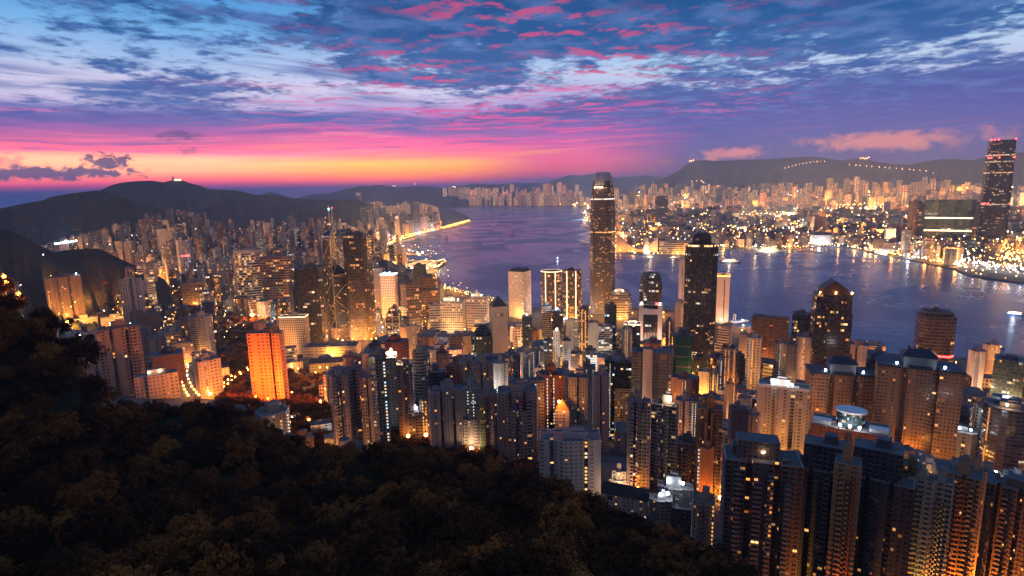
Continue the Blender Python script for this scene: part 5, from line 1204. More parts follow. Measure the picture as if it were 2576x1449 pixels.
def drum_hall():
    rec, w, d, H, root = T(2041, 2092, 592, 616, 'blank', "grey domed hall on the far shore with white light at its foot", k=.8, name='domed_hall', cat='hall', plan='ell', over={0: (.5, .5, .52)}, housing=False)
    m = MB(); N = 20
    for j in range(4):
        a0, a1 = j / 4 * math.pi / 2, (j + 1) / 4 * math.pi / 2
        for i in range(N):
            t0, t1 = 2 * math.pi * i / N, 2 * math.pi * (i + 1) / N
            P = lambda a, t: (w / 2 * math.cos(a) * math.cos(t), d / 2 * math.cos(a) * math.sin(t), H + w * .16 * math.sin(a))
            m.face([P(a0, t0), P(a0, t1), P(a1, t1), P(a1, t0)])
    m.build("dome", [M_DARKROOF], root)
    for u in (-.5, 0, .5): point(0, 0, 0, root, (w * u, -d / 2 - 24, 10), 'w', 120000)
drum_hall()
def arch_station():
    for a_, b_, lb in ((2216, 2262, "pale lit arched roof like a shell on the far shore"), (2262, 2300, "smaller shadowed arched roof joined to the pale lit shell on the far shore")):
        x, y = at_z((a_ + b_) / 2, 640, 3); r = math.hypot(x, y); W_ = (b_ - a_) / FPX * Vector((x, y, 0)).dot(FW)
        root = empty("station_hall", x, y, 3, -math.atan2(x, y) + .5); tag(root, lb, 'station'); m = MB(); N = 10
        for j in range(6):
            y0, y1 = (j - 3) * W_ * .2, (j - 2) * W_ * .2
            for i in range(N):
                f = lambda i: (W_ / 2 * math.cos(math.pi * i / N), W_ * .3 * math.sin(math.pi * i / N))
                (xa, za), (xb, zb) = f(i), f(i + 1); m.face([(xa, y0, za), (xa, y1, za), (xb, y1, zb), (xb, y0, zb)])
        m.build("shell_roof", [M_WHITE], root)
        point(0, 0, 0, root, (-W_ * .8, -W_ * .5, 30), 'c', 900000 if a_ < 2250 else 200000)
arch_station()
rec, w, d, H, root = T(813, 842, 540, 690, 'bronze', "golden-lit tower with a pyramid top and a green-glowing mast above the eastern district", "green-masted tower", plan='cham', k=.95, name='skyscraper', cat='skyscraper', tiers=[(.86, 1), (.93, .9), (1, .72)], housing=False, over={1: 2.6, 2: 4.5, 6: .5, 0: (.2, .17, .12), 8: .75})
m = MB(); m.beam((0, 0, H), (0, 0, H + 44), 1.6); m.ball((0, 0, H + 24), 4.0, 1, 3.0); m.build("mast", [M_STEEL, M_GGREEN], root)
m = MB(); m.beam((w * .3, 0, H - 20), (w * .3, 0, H + 28), .7); m.ball((w * .3, 0, H + 30), 3.2, 1); m.build("beacon_mast", [M_STEEL, M_GRED], root)
T(895, 908, 483, 527, 'dark', "dark rounded tower glowing from within at the far foot of the eastern hills", k=.9, name='office_tower', over={1: 6, 2: 7, 6: .4}, housing=False)
def convention_hall():
    x, y = at_z(1055, 672, 3); r = math.hypot(x, y); k = r / FPX
    root = empty("convention_hall", x, y, 3, -math.atan2(x, y) + R_(-6)); tag(root, "waterfront hall under sweeping grey wing-like roofs on its own promontory", 'hall')
    W_, D_ = 118 * k, 150.0
    b_ = MB(); b_.box(-W_ * .06, 30, -4, W_ * .86, D_ * .8, 30, (STYLE['band'][0], 6, 6, 1, .6, .5, .6, 1.1, .75, 1), .3, 0, 1); b_.build("glazed_hall", [M_FAC, M_ROOF], root)
    for (x0, x1, y0, y1, z0, hump, tip, nm) in ((-.46, .02, -40, 70, 30, 15, 4, "wing_roof"), (-.12, .34, -60, 60, 27, 16, 9, "wing_roof"), (.18, .56, -70, 40, 22, 13, 24, "wing_roof")):
        m = MB(); N, K = 14, 6
        def P(i, j):
            u, v = i / N, j / K
            X_ = (x0 + (x1 - x0) * u) * W_; Y_ = y0 + (y1 - y0) * v + 26 * math.sin(math.pi * u)
            return (X_, Y_, z0 + hump * math.sin(math.pi * (u * .8 + .1)) * (.5 + .5 * v) + tip * u * u + 5 * v)
        for i in range(N):
            for j in range(K): m.face([P(i, j), P(i + 1, j), P(i + 1, j + 1), P(i, j + 1)])
        for i in range(N):
            a, b = P(i, 0), P(i + 1, 0); m.face([(a[0], a[1] + 2, a[2] - 6), (b[0], b[1] + 2, b[2] - 6), b, a])
        m.build(nm, [plain("grey roof metal", (.30, .31, .33), .4, .3)], root)
    FOOT.append((x, y + 20, W_ * .55))
    point(0, 0, 0, root, (-W_ * .2, -60, 12), 'c', 600000); point(0, 0, 0, root, (W_ * .2, -75, 10), 'c', 500000)
convention_hall()
def observatory():
    x, y, z = at_r(436, 453, 6790); root = empty("radar_station", x, y, z - 4); tag(root, "tiny domed radar station on the crest of the dark ridge", 'station')
    m = MB(); m.beam((0, 0, 0), (0, 0, 22), 8); m.build("tower", [M_STEEL], root); m = MB(); m.ball((0, 0, 28), 13); m.build("radome", [M_WHITE], root)
    m = MB(); m.box(45, 0, -2, 60, 20, 14); m.build("station_block", [M_GCREAM], root)
observatory()

# ------------------------------------------------------------------ surfaces under the fill
from mathutils.bvhtree import BVHTree
dg = bpy.context.evaluated_depsgraph_get()
_surf = [BVHTree.FromObject(o, dg) for o in S.objects if o.get('kind') == 'structure' and o.name.startswith(('ground', 'hill', 'mountain', 'island', 'mainland'))]
def surf_z(x, y):
    z = -99
    for b_ in _surf:
        h = b_.ray_cast(Vector((x, y, 3000)), Vector((0, 0, -1)))
        if h[0] is not None: z = max(z, h[0].z)
    return z
def inside(p, poly):
    c = False; n = len(poly); x, y = p
    for i in range(n):
        (x1, y1), (x2, y2) = poly[i], poly[(i + 1) % n]
        if (y1 > y) != (y2 > y) and x < (x2 - x1) * (y - y1) / (y2 - y1) + x1: c = not c
    return c
PARKS = [[(590, 915), (770, 900), (838, 930), (835, 1100), (600, 1090)], [(545, 770), (585, 790), (640, 800), (695, 800), (700, 830), (640, 905), (600, 930), (560, 900), (525, 800)], [(700, 935), (745, 925), (800, 945), (832, 940), (835, 1100), (640, 1060), (720, 1010)], [(0, 640), (80, 640), (112, 700), (118, 760), (60, 790), (0, 760)],
         [(190, 640), (420, 725), (445, 760), (300, 760), (200, 720)], [(985, 606), (1130, 640), (1132, 690), (1085, 708), (1040, 690), (960, 660)], [(545, 900), (620, 890), (628, 1010), (560, 1030)], [(860, 640), (930, 600), (960, 606), (960, 640)],
         [(2400, 640), (2700, 640), (2700, 760), (2400, 690)], [(1300, 772), (1370, 772), (1370, 800), (1300, 800)], [(1180, 735), (1260, 755), (1270, 775), (1180, 765)],
         [(1600, 500), (1760, 505), (1760, 520), (1600, 516)], [(2090, 522), (2240, 524), (2240, 545), (2100, 545)], [(1880, 545), (1990, 548), (1980, 566), (1880, 562)], [(490, 900), (490, 1010), (445, 1010), (445, 890)]]
ISL = pts(*SHORE) + [(-6500, 11000), (-9000, 6000), (-3000, 900), (-300, 300), (700, 200), (1500, 300)]
KOW = pts(*KSHORE) + [(9000, 3200), (22000, 9000), (22000, 26000), (-4000, 30000), (-7000, 22000)]
LIM_I = [(-100, 700), (60, 640), (150, 604), (250, 580), (330, 552), (380, 534), (440, 522), (470, 530), (540, 536), (600, 530), (640, 540), (760, 545), (850, 548), (900, 516), (950, 506), (1050, 506), (1100, 520), (1110, 690), (1116, 775), (1240, 795), (1480, 815), (1700, 832), (1900, 862), (2050, 905), (2200, 925), (2400, 925), (2700, 945)]
LIM_K = [(880, 490), (980, 482), (1050, 476), (1140, 470), (1240, 470), (1330, 458), (1400, 455), (1480, 468), (1560, 455), (1640, 450), (1700, 462), (1760, 458), (1850, 470), (1900, 460), (2000, 458), (2100, 446), (2200, 442), (2300, 440), (2380, 452), (2480, 462), (2700, 470)]
LIM_N = [(-100, 790), (200, 775), (300, 790), (480, 805), (560, 775), (660, 795), (740, 880), (830, 880), (940, 870), (1000, 800), (1100, 792), (1130, 700), (2700, 700)]
LIM_M = [(-100, 720), (200, 690), (300, 668), (430, 655), (560, 650), (600, 640), (830, 610), (900, 610), (960, 650), (1100, 700), (2700, 700)]
def lim(L_, px): return float(np.interp(px, [a for a, b in L_], [b for a, b in L_]))
GRID = {}
def hashf(x, y): return (int(x // 140), int(y // 140))
for f in FOOT: GRID.setdefault(hashf(f[0], f[1]), []).append(f)
def clash(x, y, r):
    i, j = hashf(x, y)
    for a in (i - 1, i, i + 1):
        for b in (j - 1, j, j + 1):
            for (fx, fy, fr) in GRID.get((a, b), ()):
                if math.hypot(x - fx, y - fy) < (r + fr) * .86: return True
    return False
FILL = []
PROTECT = [b_ for b_ in BLD if 'L' in b_]
for b_ in BLD:
    if 'L' not in b_: PROTECT.append(dict(L=project(b_['x'], b_['y'], b_['zg'])[0] - 30, R=project(b_['x'], b_['y'], b_['zg'])[0] + 30, top=project(b_['x'], b_['y'], b_['zg'] + b_['H'])[1], base=project(b_['x'], b_['y'], b_['zg'])[1], rng=math.hypot(b_['x'], b_['y']), keep=.85))
def shore_d(x, y, poly):
    best = 1e9; n = len(SHORE if poly is ISL else KSHORE)
    P = poly[:n]
    for (a, b) in zip(P[:-1], P[1:]):
        vx, vy = b[0] - a[0], b[1] - a[1]; t = max(0, min(1, ((x - a[0]) * vx + (y - a[1]) * vy) / (vx * vx + vy * vy + 1e-9)))
        best = min(best, math.hypot(x - a[0] - t * vx, y - a[1] - t * vy))
    return best
HOME = ['pink', 'grey', 'cream', 'tan', 'brown', 'pink', 'white', 'brick', 'navy', 'grey', 'navy', 'brown', 'grey']
OFFI = ['dark', 'teal', 'office', 'band', 'bronze', 'grid', 'office', 'blank']
def try_fill(az, r, poly, L_, wh, dens, kind, rmax_z=175, est=False, minup=0):
    x, y = r * math.sin(az), r * math.cos(az)
    if not inside((x, y), poly): return
    if poly is ISL and r < 575 and az > -.25: return
    z = surf_z(x, y)
    if z > rmax_z or z < 1: return
    w = random.uniform(*wh[:2]); d = w * random.uniform(.6, 1.15); H = random.uniform(*wh[2:4])
    if random.random() < wh[4]: H *= random.uniform(1.35, 1.9)
    px, py = project(x, y, z)
    if not -60 < px < 2640: return
    for pk in PARKS:
        if inside((px, py), pk): return
    l = lim(L_, px) + minup
    if poly is ISL and r < 1650: l = max(l, lim(LIM_N, px))
    elif poly is ISL and r < 2600: l = max(l, lim(LIM_M, px))
    pt = project(x, y, z + H)[1]
    if pt < l:
        H2 = H * (py - l) / max(1e-3, py - pt) * random.uniform(.86, 1.0)
        if H2 < 14: return
        H = H2
    hw = w * FPX / Vector((x, y, z - CAM_H)).dot(FW) * .5
    for q in PROTECT:
        if r < q['rng'] and px + hw > q['L'] + 3 and px - hw < q['R'] - 3:
            yl = q['top'] + (q['base'] - q['top']) * q['keep']; pt = project(x, y, z + H)[1]
            if pt < yl:
                H = H * (py - yl) / max(1e-3, py - pt) * random.uniform(.85, 1)
                if H < 10 or py <= yl: return
    rr = math.hypot(w, d) / 2
    if clash(x, y, rr): return
    if shore_d(x, y, poly) < 30 + rr: return
    FOOT.append((x, y, rr)); GRID.setdefault(hashf(x, y), []).append((x, y, rr))
    sty = random.choice(HOME if random.random() > kind else OFFI)
    dist = Vector((x, y, z - CAM_H)).dot(FW)
    FILL.append(dict(x=x, y=y, z=z, w=w, d=d, H=H, sty=sty, r=r, est=est, px=px, py=py, pt=project(x, y, z + H)[1], area=(w * FPX / dist) * (py - pt), rot=-az + random.choice([0, 0, .35, -.35, .15, -.2])))
rg_ = random.Random(5); random.seed(21)
A = lambda px: math.radians(-43 + (px / 2576.0) * 86)
# mid-levels and the strip down to the water
for _ in range(5200):
    az = random.uniform(A(560), A(2640)); r = 430 + 1250 * random.random() ** .8
    u = min(1, max(0, (r - 600) / 900))
    near = r < 860
    try_fill(az, r, ISL, LIM_I, (16, 34, 24, 62, .12) if near else (18, 42, 30, 85, .12), 1, .15 + .6 * u, minup=85 if near else 12)
# the town along the foot of the eastern hills
for _ in range(9500):
    az = random.uniform(A(-20), A(1130)); r = 1150 + 3600 * random.random() ** .75
    far = r > 2600
    try_fill(az, r, ISL, LIM_I, (15, 34, 50, 125, .2), 1, .35, 190)
for _ in range(1500):
    az = random.uniform(A(860), A(1180)); r = random.uniform(3600, 11500)
    try_fill(az, r, ISL, LIM_I, (30, 70, 70, 150, .1), 1, .25, 190, est=r > 6500)
n_isl = len(FILL)
# the mainland
for _ in range(12000):
    az = random.uniform(A(1440), A(2640)); r = 2700 + 9600 * random.random() ** 1.15
    if r < 4600: wh = (24, 60, 28, 75, .10); kd = .5
    elif r < 8200: wh = (34, 80, 40, 90, .14); kd = .3
    else: wh = (36, 84, 110, 190, .14); kd = .1
    est = r > 7600 and random.random() < .75
    try_fill(az, r, KOW, LIM_K, wh, 1, kd, 240, est)
for _ in range(2400):
    az = random.uniform(A(890), A(1500)); r = random.uniform(11200, 15500)
    try_fill(az, r, KOW, LIM_K, (44, 95, 120, 300, .1), 1, .1, 260, est=random.random() < .85)

ESTATE = ((0.50, 0.36, 0.30), 13, 6, .34, 1.0, 1, .62, .85, .95, 0)
def fill_style(b_):
    if b_['est']:
        s_ = list(ESTATE); s_[0] = tuple(v * random.uniform(.7, 1.15) for v in s_[0]); s_[1] = b_['r'] / 380 * random.uniform(.8, 1.4); s_[3] = random.uniform(.3, .5); s_[6] = random.uniform(.4, .8); s_[7] = random.uniform(.5, 1.6); s_[8] = random.uniform(.7, 1.0); return tuple(s_)
    s_ = list(STYLE[b_['sty']]); k = random.uniform(.75, 1.2); s_[0] = tuple(min(.7, v * k) for v in s_[0])
    far = b_['r']
    if far > 2400:                       # far off a lit window is smaller than a picture point: whole flats light up
        s_[1] = max(s_[1], far / 1100 * random.uniform(1.0, 1.6)); s_[2] = max(s_[2], far / 1000); s_[6] = random.uniform(.05, .2) if b_['sty'] in HOME else random.uniform(.10, .32); s_[7] = random.uniform(.6, 2.0); s_[3] = max(s_[3], .6); s_[4] = max(s_[4], .55)
    else:
        s_[6] *= random.uniform(.8, 2.6); s_[7] *= random.uniform(.8, 1.5); kc = min(1.9, max(1, far / 620)); s_[1] *= kc; s_[2] *= kc
    s_[8] = min(1, max(0, s_[8] + random.uniform(-.2, .2)))
    return tuple(s_)
ROOM = 305 - len(BLD)
FILL.sort(key=lambda b_: -b_['area'])
CW = {'pink': 'pinkish', 'grey': 'grey', 'cream': 'cream', 'tan': 'tan', 'brown': 'brown', 'white': 'whitish', 'brick': 'red-brown', 'navy': 'dark slate', 'dark': 'black glass', 'teal': 'dark teal glass', 'office': 'banded', 'band': 'pale ribbon-windowed', 'bronze': 'bronze glass', 'grid': 'white-gridded', 'blank': 'blank-walled beige'}
NICKS = [b_ for b_ in BLD if b_['nick']]
for b_ in NICKS: b_['px'], b_['py'] = project(b_['x'], b_['y'], b_['zg'] + b_['H'] * .6); b_['rng'] = math.hypot(b_['x'], b_['y'])
used = set(b_['label'].lower() for b_ in BLD)
def fill_label(b_, extra):
    px, py = project(b_['x'], b_['y'], b_['z'] + b_['H'] * .6)
    near = sorted(NICKS, key=lambda n: math.hypot(n['px'] - px, (n['py'] - py) * .8))[:6]
    h = b_['H']; size = 'low' if h < 36 else 'mid-height' if h < 62 else 'tall'
    thin = 'slim ' if b_['w'] < 22 else 'broad ' if b_['w'] > 36 else ''
    typ = 'block' if h < 45 else 'tower'
    base_ = f"{thin}{size} {CW[b_['sty']]} {typ}{extra}"
    out = []
    for i, n in enumerate(near):
        rel = 'behind' if b_['r'] > n['rng'] + 60 else 'in front of' if b_['r'] < n['rng'] - 60 else 'beside'
        out.append(f"{base_} {rel} the {n['nick']}")
    for i in range(3):
        for j in range(i + 1, 6): out.append(f"{base_} between the {near[i]['nick']} and the {near[j]['nick']}")
    for o in out:
        if o.lower() not in used and len(o.split()) <= 16: used.add(o.lower()); return o
    for od in ('second', 'third', 'fourth', 'fifth', 'sixth', 'seventh'):
        for o in out[:6]:
            t = od + ' ' + o
            if t.lower() not in used and len(t.split()) <= 16: used.add(t.lower()); return t
    return out[0]
far_mb = MB()
for i, b_ in enumerate(FILL):
    st = fill_style(b_); seed = random.random()
    w, d, H = b_['w'], b_['d'], b_['H']
    nm = random.choice(['rect', 'rect', 'cham', 'wings', 'stag', 'cross', 'wings2'] if b_['sty'] in HOME else ['rect', 'rect', 'cham', 'stag', 'ell'])
    if b_['est'] or b_['r'] > 3500: nm = random.choice(['rect', 'rect', 'rect', 'cross'])
    P = PLANS[nm](w, d)
    m = MB(); m.walls(P, -10, H, st, seed)
    m.cap(P, H - (.9 if i < ROOM else 0), 1)
    if i < ROOM:
        u = random.random(); stair = None; extra = ''
        if b_['sty'] in HOME and u < .42: stair = random.choice([('stair', ' with white stair lights'), ('stairw', ' with warm stair lights'), ('stairo', ' with an orange-lit stair')])
        elif b_['sty'] == 'blank': stair = ('stairw', ' with warm stair lights')
        isoff = b_['sty'] in OFFI
        root = empty('office_block' if isoff else 'apartment_block' if H < 45 else 'apartment_tower', b_['x'], b_['y'], b_['z'], b_['rot'])
        m.build("wall", [M_FAC, M_ROOF], root)
        rim = MB(); inner = sc_(P, .96)
        for k in range(len(P)): rim.face([(*P[k], H), (*P[(k + 1) % len(P)], H), (*inner[(k + 1) % len(P)], H), (*inner[k], H)]); rim.face([(*inner[k], H), (*inner[(k + 1) % len(P)], H), (*inner[(k + 1) % len(P)], H - 1), (*inner[k], H - 1)])
        rim.build("parapet", [M_RIM], root)
        bl = (tuple(min(.5, v + .03) for v in st[0]),) + STYLE['blank'][1:]
        hb = MB(); hb.box(w * random.uniform(-.15, .15), d * random.uniform(-.1, .15), H - 1, w * random.uniform(.25, .45), d * random.uniform(.25, .45), random.uniform(4, 9), bl, seed, 0, 1); hb.build("lift_housing", [M_FAC, M_ROOF], root)
        if random.random() < .6: tk = MB(); tk.box(w * .28, d * .2, H - 1, w * .16, d * .16, 3, bl, seed, 0, 1); tk.build("water_tank", [M_FAC, M_ROOF], root)
        if stair:
            extra = stair[1]; sx = random.choice([-.3, .3, 0, .38]) * w
            fy = min([min(P[k][1], P[(k + 1) % len(P)][1]) for k in range(len(P)) if min(P[k][0], P[(k + 1) % len(P)][0]) - .1 <= sx <= max(P[k][0], P[(k + 1) % len(P)][0]) + .1] or [-d / 2])
            sb = MB(); sb.box(sx, fy - .2, 3, random.uniform(2.0, 3.4), .9, H * .95 - 3, STYLE[stair[0]], seed); sb.build("stairwell", [M_FAC], root)
        elif random.random() < .16 and H < 90:
            col = random.choice('wcc'); extra = ' with a bright white roof lamp' if col == 'w' else ' with a warm roof lamp'
            lm = MB(); lm.beam((w * .2, -d * .2, H - 1), (w * .2, -d * .2, H + 2), .12, 1); lm.ball((w * .2, -d * .2, H + 2.8), 1.0); lm.build("roof_lamp", [M_GWHITE if col == 'w' else M_GWARM, M_STEEL], root); point(0, 0, 0, root, (w * .2, -d * .3, H + 4.5), col, 22000)
        tag(root, fill_label(b_, extra), 'office' if isoff else 'tower' if H >= 45 else 'building', "buildings packed between the named towers")
    else:
        if b_['r'] < 4500 and random.random() < .7: m.box(0, 0, H, w * .4, d * .4, random.uniform(4, 8), (st[0],) + STYLE['blank'][1:], seed, 0, 1)
        far_mb.extend(m.transformed(b_['x'], b_['y'], b_['z'], b_['rot']))
tag(far_mb.build("distant_city", [M_FAC, M_ROOF]), "crowded lit buildings along both shores and up to the hill feet", kind='stuff')
print("BUILDINGS", len(BLD), "fill", len(FILL), "island", n_isl, "as things", ROOM)

# ------------------------------------------------------------------ roads and their lamps
def surf(x, y): return max(surf_z(x, y), 3.0)
def lamp_meshes():
    p = MB(); p.beam((0, 0, 0), (0, 0, 9), .16); p.beam((0, 0, 9), (1.6, 0, 9.4), .12)
    h = {}
    for k, mt in (('o', M_GORANGE), ('y', M_GWARM), ('w', M_GWHITE), ('c', M_GCREAM)):
        m = MB(); m.ball((1.7, 0, 9.4), .85, 0, .6); o = m.build("lamp_head", [mt]); h[k] = o.data; bpy.data.objects.remove(o)
    o = p.build("pole", [M_STEEL]); pm = o.data; bpy.data.objects.remove(o)
    return pm, h
POLE, HEADS = lamp_meshes()
N_LAMP = [0]
def dot(x, y, z, rad, c): dots.ball((x, y, z), rad, DOTM[c])
dots = MB()
DOTM = {'o': 0, 'y': 1, 'w': 2, 'c': 3, 'r': 4}
def street_lamp(x, y, z, col, label, group, rot=0.0, power=None):
    o = bpy.data.objects.new("street_lamp", POLE); COL.objects.link(o); o.location = (x, y, z); o.rotation_euler = (0, 0, rot); rg = math.hypot(x, y); hs = max(.2, min(1.5, rg / 1700))
    hd = bpy.data.objects.new("lamp_head", HEADS[col]); COL.objects.link(hd); hd.parent = o; hd.scale = (hs, hs, hs); hd.location = (1.7 * (1 - hs), 0, 9.4 * (1 - hs))
    tag(o, label, 'lamp', group); N_LAMP[0] += 1
    if power: point(0, 0, 0, o, (1.7, 0, 7.6), col, power * .45, .9)
def ribbon(P, w, name="road"):
    V, F = [], []
    for i, (x, y, z) in enumerate(P):
        a = P[max(0, i - 1)]; b = P[min(len(P) - 1, i + 1)]; L_ = math.hypot(b[0] - a[0], b[1] - a[1]) or 1
        nx, ny = -(b[1] - a[1]) / L_, (b[0] - a[0]) / L_
        V += [(x + nx * w / 2, y + ny * w / 2, z + .35), (x - nx * w / 2, y - ny * w / 2, z + .35)]
        if i: F.append((2 * i - 2, 2 * i - 1, 2 * i + 1, 2 * i))
    return tag(mesh_obj(name, V, F, m_road), kind='structure')
def dense(W_, step):
    out = []
    for (a, b) in zip(W_[:-1], W_[1:]):
        n = max(1, int(math.hypot(b[0] - a[0], b[1] - a[1]) / step))
        out += [(a[0] + (b[0] - a[0]) * i / n, a[1] + (b[1] - a[1]) * i / n) for i in range(n)]
    return out + [W_[-1]]
ROADS = [  # frame points on the ground, width, lamp spacing, every n-th lamp lights its surroundings, power, colour, description
    ([(925, 642), (960, 622), (1010, 600), (1060, 587), (1120, 574), (1182, 557)], 34, 60, 1, 1300000, 'o', "the curving typhoon-shelter road"),
    ([(935, 668), (948, 640), (930, 618)], 26, 60, 1, 800000, 'o', "the road behind the wing-roofed hall"),
    ([(1100, 724), (1180, 744), (1250, 764)], 24, 34, 1, 450000, 'y', "the central waterfront"),
    ([(826, 872), (900, 864), (955, 866), (985, 838)], 36, 26, 1, 520000, 'o', "the wide road below the braced tower"),
    ([(938, 770), (946, 820), (955, 866)], 34, 26, 1, 520000, 'o', "the avenue beside the amber-glowing tower"),
    ([(470, 915), (462, 950), (474, 985), (490, 1010)], 14, 30, 1, 30000, 'o', "the steep road past the corner tower"),
    ([(556, 985), (590, 955), (628, 935)], 12, 22, 1, 40000, 'o', "the lane along the chapel"),
    ([(686, 1028), (712, 1050), (745, 1066), (770, 1078)], 11, 16, 1, 30000, 'o', "the park drive below the orange floodlit tower"),
    ([(700, 915), (735, 930), (800, 945)], 14, 22, 2, 50000, 'y', "the garden road"),
    ([(1345, 790), (1420, 806), (1480, 800)], 40, 26, 1, 240000, 'o', "the quay road by the bronze pair"),
    ([(1466, 786), (1530, 784), (1600, 790), (1700, 802)], 60, 24, 1, 300000, 'o', "the ferry-pier road"),
    ([(1830, 824), (1880, 836), (1930, 846)], 50, 24, 1, 260000, 'o', "the western quay"),
    ([(2400, 918), (2480, 924), (2576, 934)], 22, 26, 2, 50000, 'o', "the western harbour road"),
]
MIX = {'o': "ooooyow", 'y': "yyocy", 'w': "wwcw"}
for P_, wd, sp, nl, pw, col, nm in ROADS:
    W_ = []
    for (a, b) in P_:
        d = sight(a, b); h = math.hypot(d.x, d.y); zb = CAM_H + _rs * d.z / h; zg = town_h(_rs * d.x / h, _rs * d.y / h); k = int(np.argmax(zb <= zg)); W_.append((_rs[k] * d.x / h, _rs[k] * d.y / h))
    D_ = dense(W_, sp)
    ribbon([(x, y, surf(x, y)) for x, y in dense(W_, 12)], wd)
    for i, (x, y) in enumerate(D_):
        a = D_[max(0, i - 1)]; b = D_[min(len(D_) - 1, i + 1)]; ang = math.atan2(b[1] - a[1], b[0] - a[0])
        s_ = 1 if i % 2 else -1
        street_lamp(x - math.sin(ang) * wd * .5 * s_, y + math.cos(ang) * wd * .5 * s_, surf(x, y), random.choice(MIX[col]), f"glowing street lamp along {nm}", f"street lamps along {nm}", ang + math.pi / 2 * -s_, pw * random.uniform(.6, 1.4) if i % nl == 0 else None)
# lamps in the gaps of the mid-level streets
random.seed(33)
cand = [b_ for b_ in FILL if b_['r'] < 1750 and b_['px'] > 560] + []
random.shuffle(cand)
nn = 0
for b_ in cand:
    if nn >= 300: break
    far_ = nn >= 120
    a = random.uniform(0, 6.28); rr = max(b_['w'], b_['d']) * .5 + 8
    x, y = b_['x'] + math.cos(a) * rr, b_['y'] + math.sin(a) * rr
    if clash(x, y, -3): continue
    nn += 1
    if far_: dot(x, y, surf(x, y) + 9, .7, random.choice('ooyw')); point(x, y, surf(x, y) + 7, None, None, random.choice('oooyyc'), random.uniform(90000, 270000) * min(2.2, (b_['r'] / 1050) ** 2)); continue
    street_lamp(x, y, surf(x, y), random.choice('oooyycw'), "street lamp glowing in the gaps between the mid-level towers", "street lamps in the gaps between the mid-level towers", a, random.uniform(200000, 600000) * min(2.2, (b_['r'] / 1050) ** 2))
for x, y, z, c, p in FLOOD_AT: point(x, y, z, None, None, c, p, .8)
for x, y, z, (c, mu) in FLOODS:
    r = math.hypot(x, y); point(x, y, z + 5, None, None, c, mu * (9000 if r < 800 else 100000) * (1 + max(0, r - 700) / 900) * random.uniform(.7, 1.3), 1.5)
# the far shores: strings of lights along streets too small to part
def string(P_, sp, rad, mix, z=9, jit=.3, light=0, pw=0, ground=3.0):
    W_ = dense([at_z(a, b, ground) for a, b in P_], sp)
    for i, (x, y) in enumerate(W_):
        if random.random() < .12: continue
        zz = max(surf_z(x, y), 3) + z
        dot(x + random.uniform(-1, 1) * sp * jit, y + random.uniform(-1, 1) * sp * jit, zz, rad * random.uniform(.6, 1.25), random.choice(mix))
        if light and i % light == 0: point(x, y, zz + 6, None, None, random.choice(mix.replace('r', 'o')), pw * random.uniform(.6, 1.5), 4.0)
for k in (-4, 0, 4): string([(925, 642 + k), (960, 622 + k), (1010, 600 + k), (1060, 586 + k * .6), (1120, 573 + k * .4), (1180, 556 + k * .3)], 30, 2.6, 'ooyo', ground=3.5)
string([(930, 655), (975, 640), (1000, 632)], 24, 2.4, 'oyc')
string([(960, 640), (940, 660), (930, 690)], 26, 2.6, 'ooy', light=4, pw=5e5)
string([(1112, 655), (1122, 661), (1100, 675)], 22, 1.8, 'oc')
string([(1105, 721), (1180, 741), (1245, 758)], 13, .9, 'oyyc', ground=3.5)
string([(1112, 727), (1180, 747), (1235, 762)], 13, .9, 'oyyc', ground=3.5)
string([(1486, 582), (1512, 598), (1545, 624), (1600, 640), (1722, 642), (1800, 629)], 22, 2.2, 'oyyoc', light=9, pw=5e5)
string([(1556, 556), (1560, 590), (1558, 618)], 20, 2.6, 'oyyy', light=4, pw=9e5)
string([(1820, 624), (1932, 624), (2042, 624)], 22, 2.2, 'oyyoc', light=8, pw=5e5)
string([(2060, 619), (2140, 624), (2205, 637), (2320, 654), (2430, 676)], 20, 2.6, 'oyoyw', light=5, pw=2.2e5)
string([(2190, 630), (2300, 640), (2420, 652)], 22, 2.8, 'oooy', light=5, pw=4e5)
string([(1135, 514), (1200, 515), (1290, 516), (1380, 516), (1478, 516)], 60, 7, 'oyyyo', light=10, pw=6e6)
string([(1140, 511), (1290, 512), (1478, 512)], 90, 8, 'oyowc')
string([(1490, 530), (1600, 524), (1760, 520), (1900, 524)], 70, 5, 'oyyo', light=12, pw=3e6)
string([(5, 610), (35, 608), (75, 605), (92, 600)], 90, 6, 'oy')
for k in range(9): dot(*at_r(140 + k * 6.4, 613 - k * .9, 2500), 3.2, 'w')
dx0 = at_r(165, 606, 2480); point(*dx0, None, None, 'w', 9e5, 2)
for (a, b, n) in ((1735, 404, 3), (2165, 397, 5), (988, 466, 2), (1044, 464, 1)):
    for k in range(n): dot(*at_r(a + k * 5, b + random.uniform(-2, 2), 11200 if a > 1500 else 14800), 8, 'o')
for k in range(16):                              # the mountain road
    a = 2135 + k * 15; dot(*at_r(a + random.uniform(-3, 3), 414 + k * 1.2 + (4 if k > 13 else 0), 10800), 5, 'oy'[k % 2])
for k in range(12): dot(*at_r(1975 + k * 9, 418 - k * 1.4 + .12 * (k - 6) ** 2, 10800), 4.5, 'oy'[k % 2])
random.seed(77)
for _ in range(8500):
    az = random.uniform(A(1440), A(2640)); r = 2750 + 9400 * random.random() ** 1.25
    # snapped to crossing street lines
    x, y = r * math.sin(az), r * math.cos(az); gx = 150 if r < 6000 else 260
    if random.random() < .5: x = round(x / gx) * gx + random.uniform(-4, 4)
    else: y = round(y / gx) * gx + random.uniform(-4, 4)
    if not inside((x, y), KOW): continue
    z = surf_z(x, y)
    if z < 1 or z > 200: continue
    px, py = project(x, y, z)
    if py < 470: continue
    hi = random.random()
    dot(x, y, z + (8 if hi < .3 else random.uniform(18, 75)), r / 1450 * random.uniform(.45, 1.2), random.choice('oooooyyyycw' if hi < .85 else 'oywwcr'))
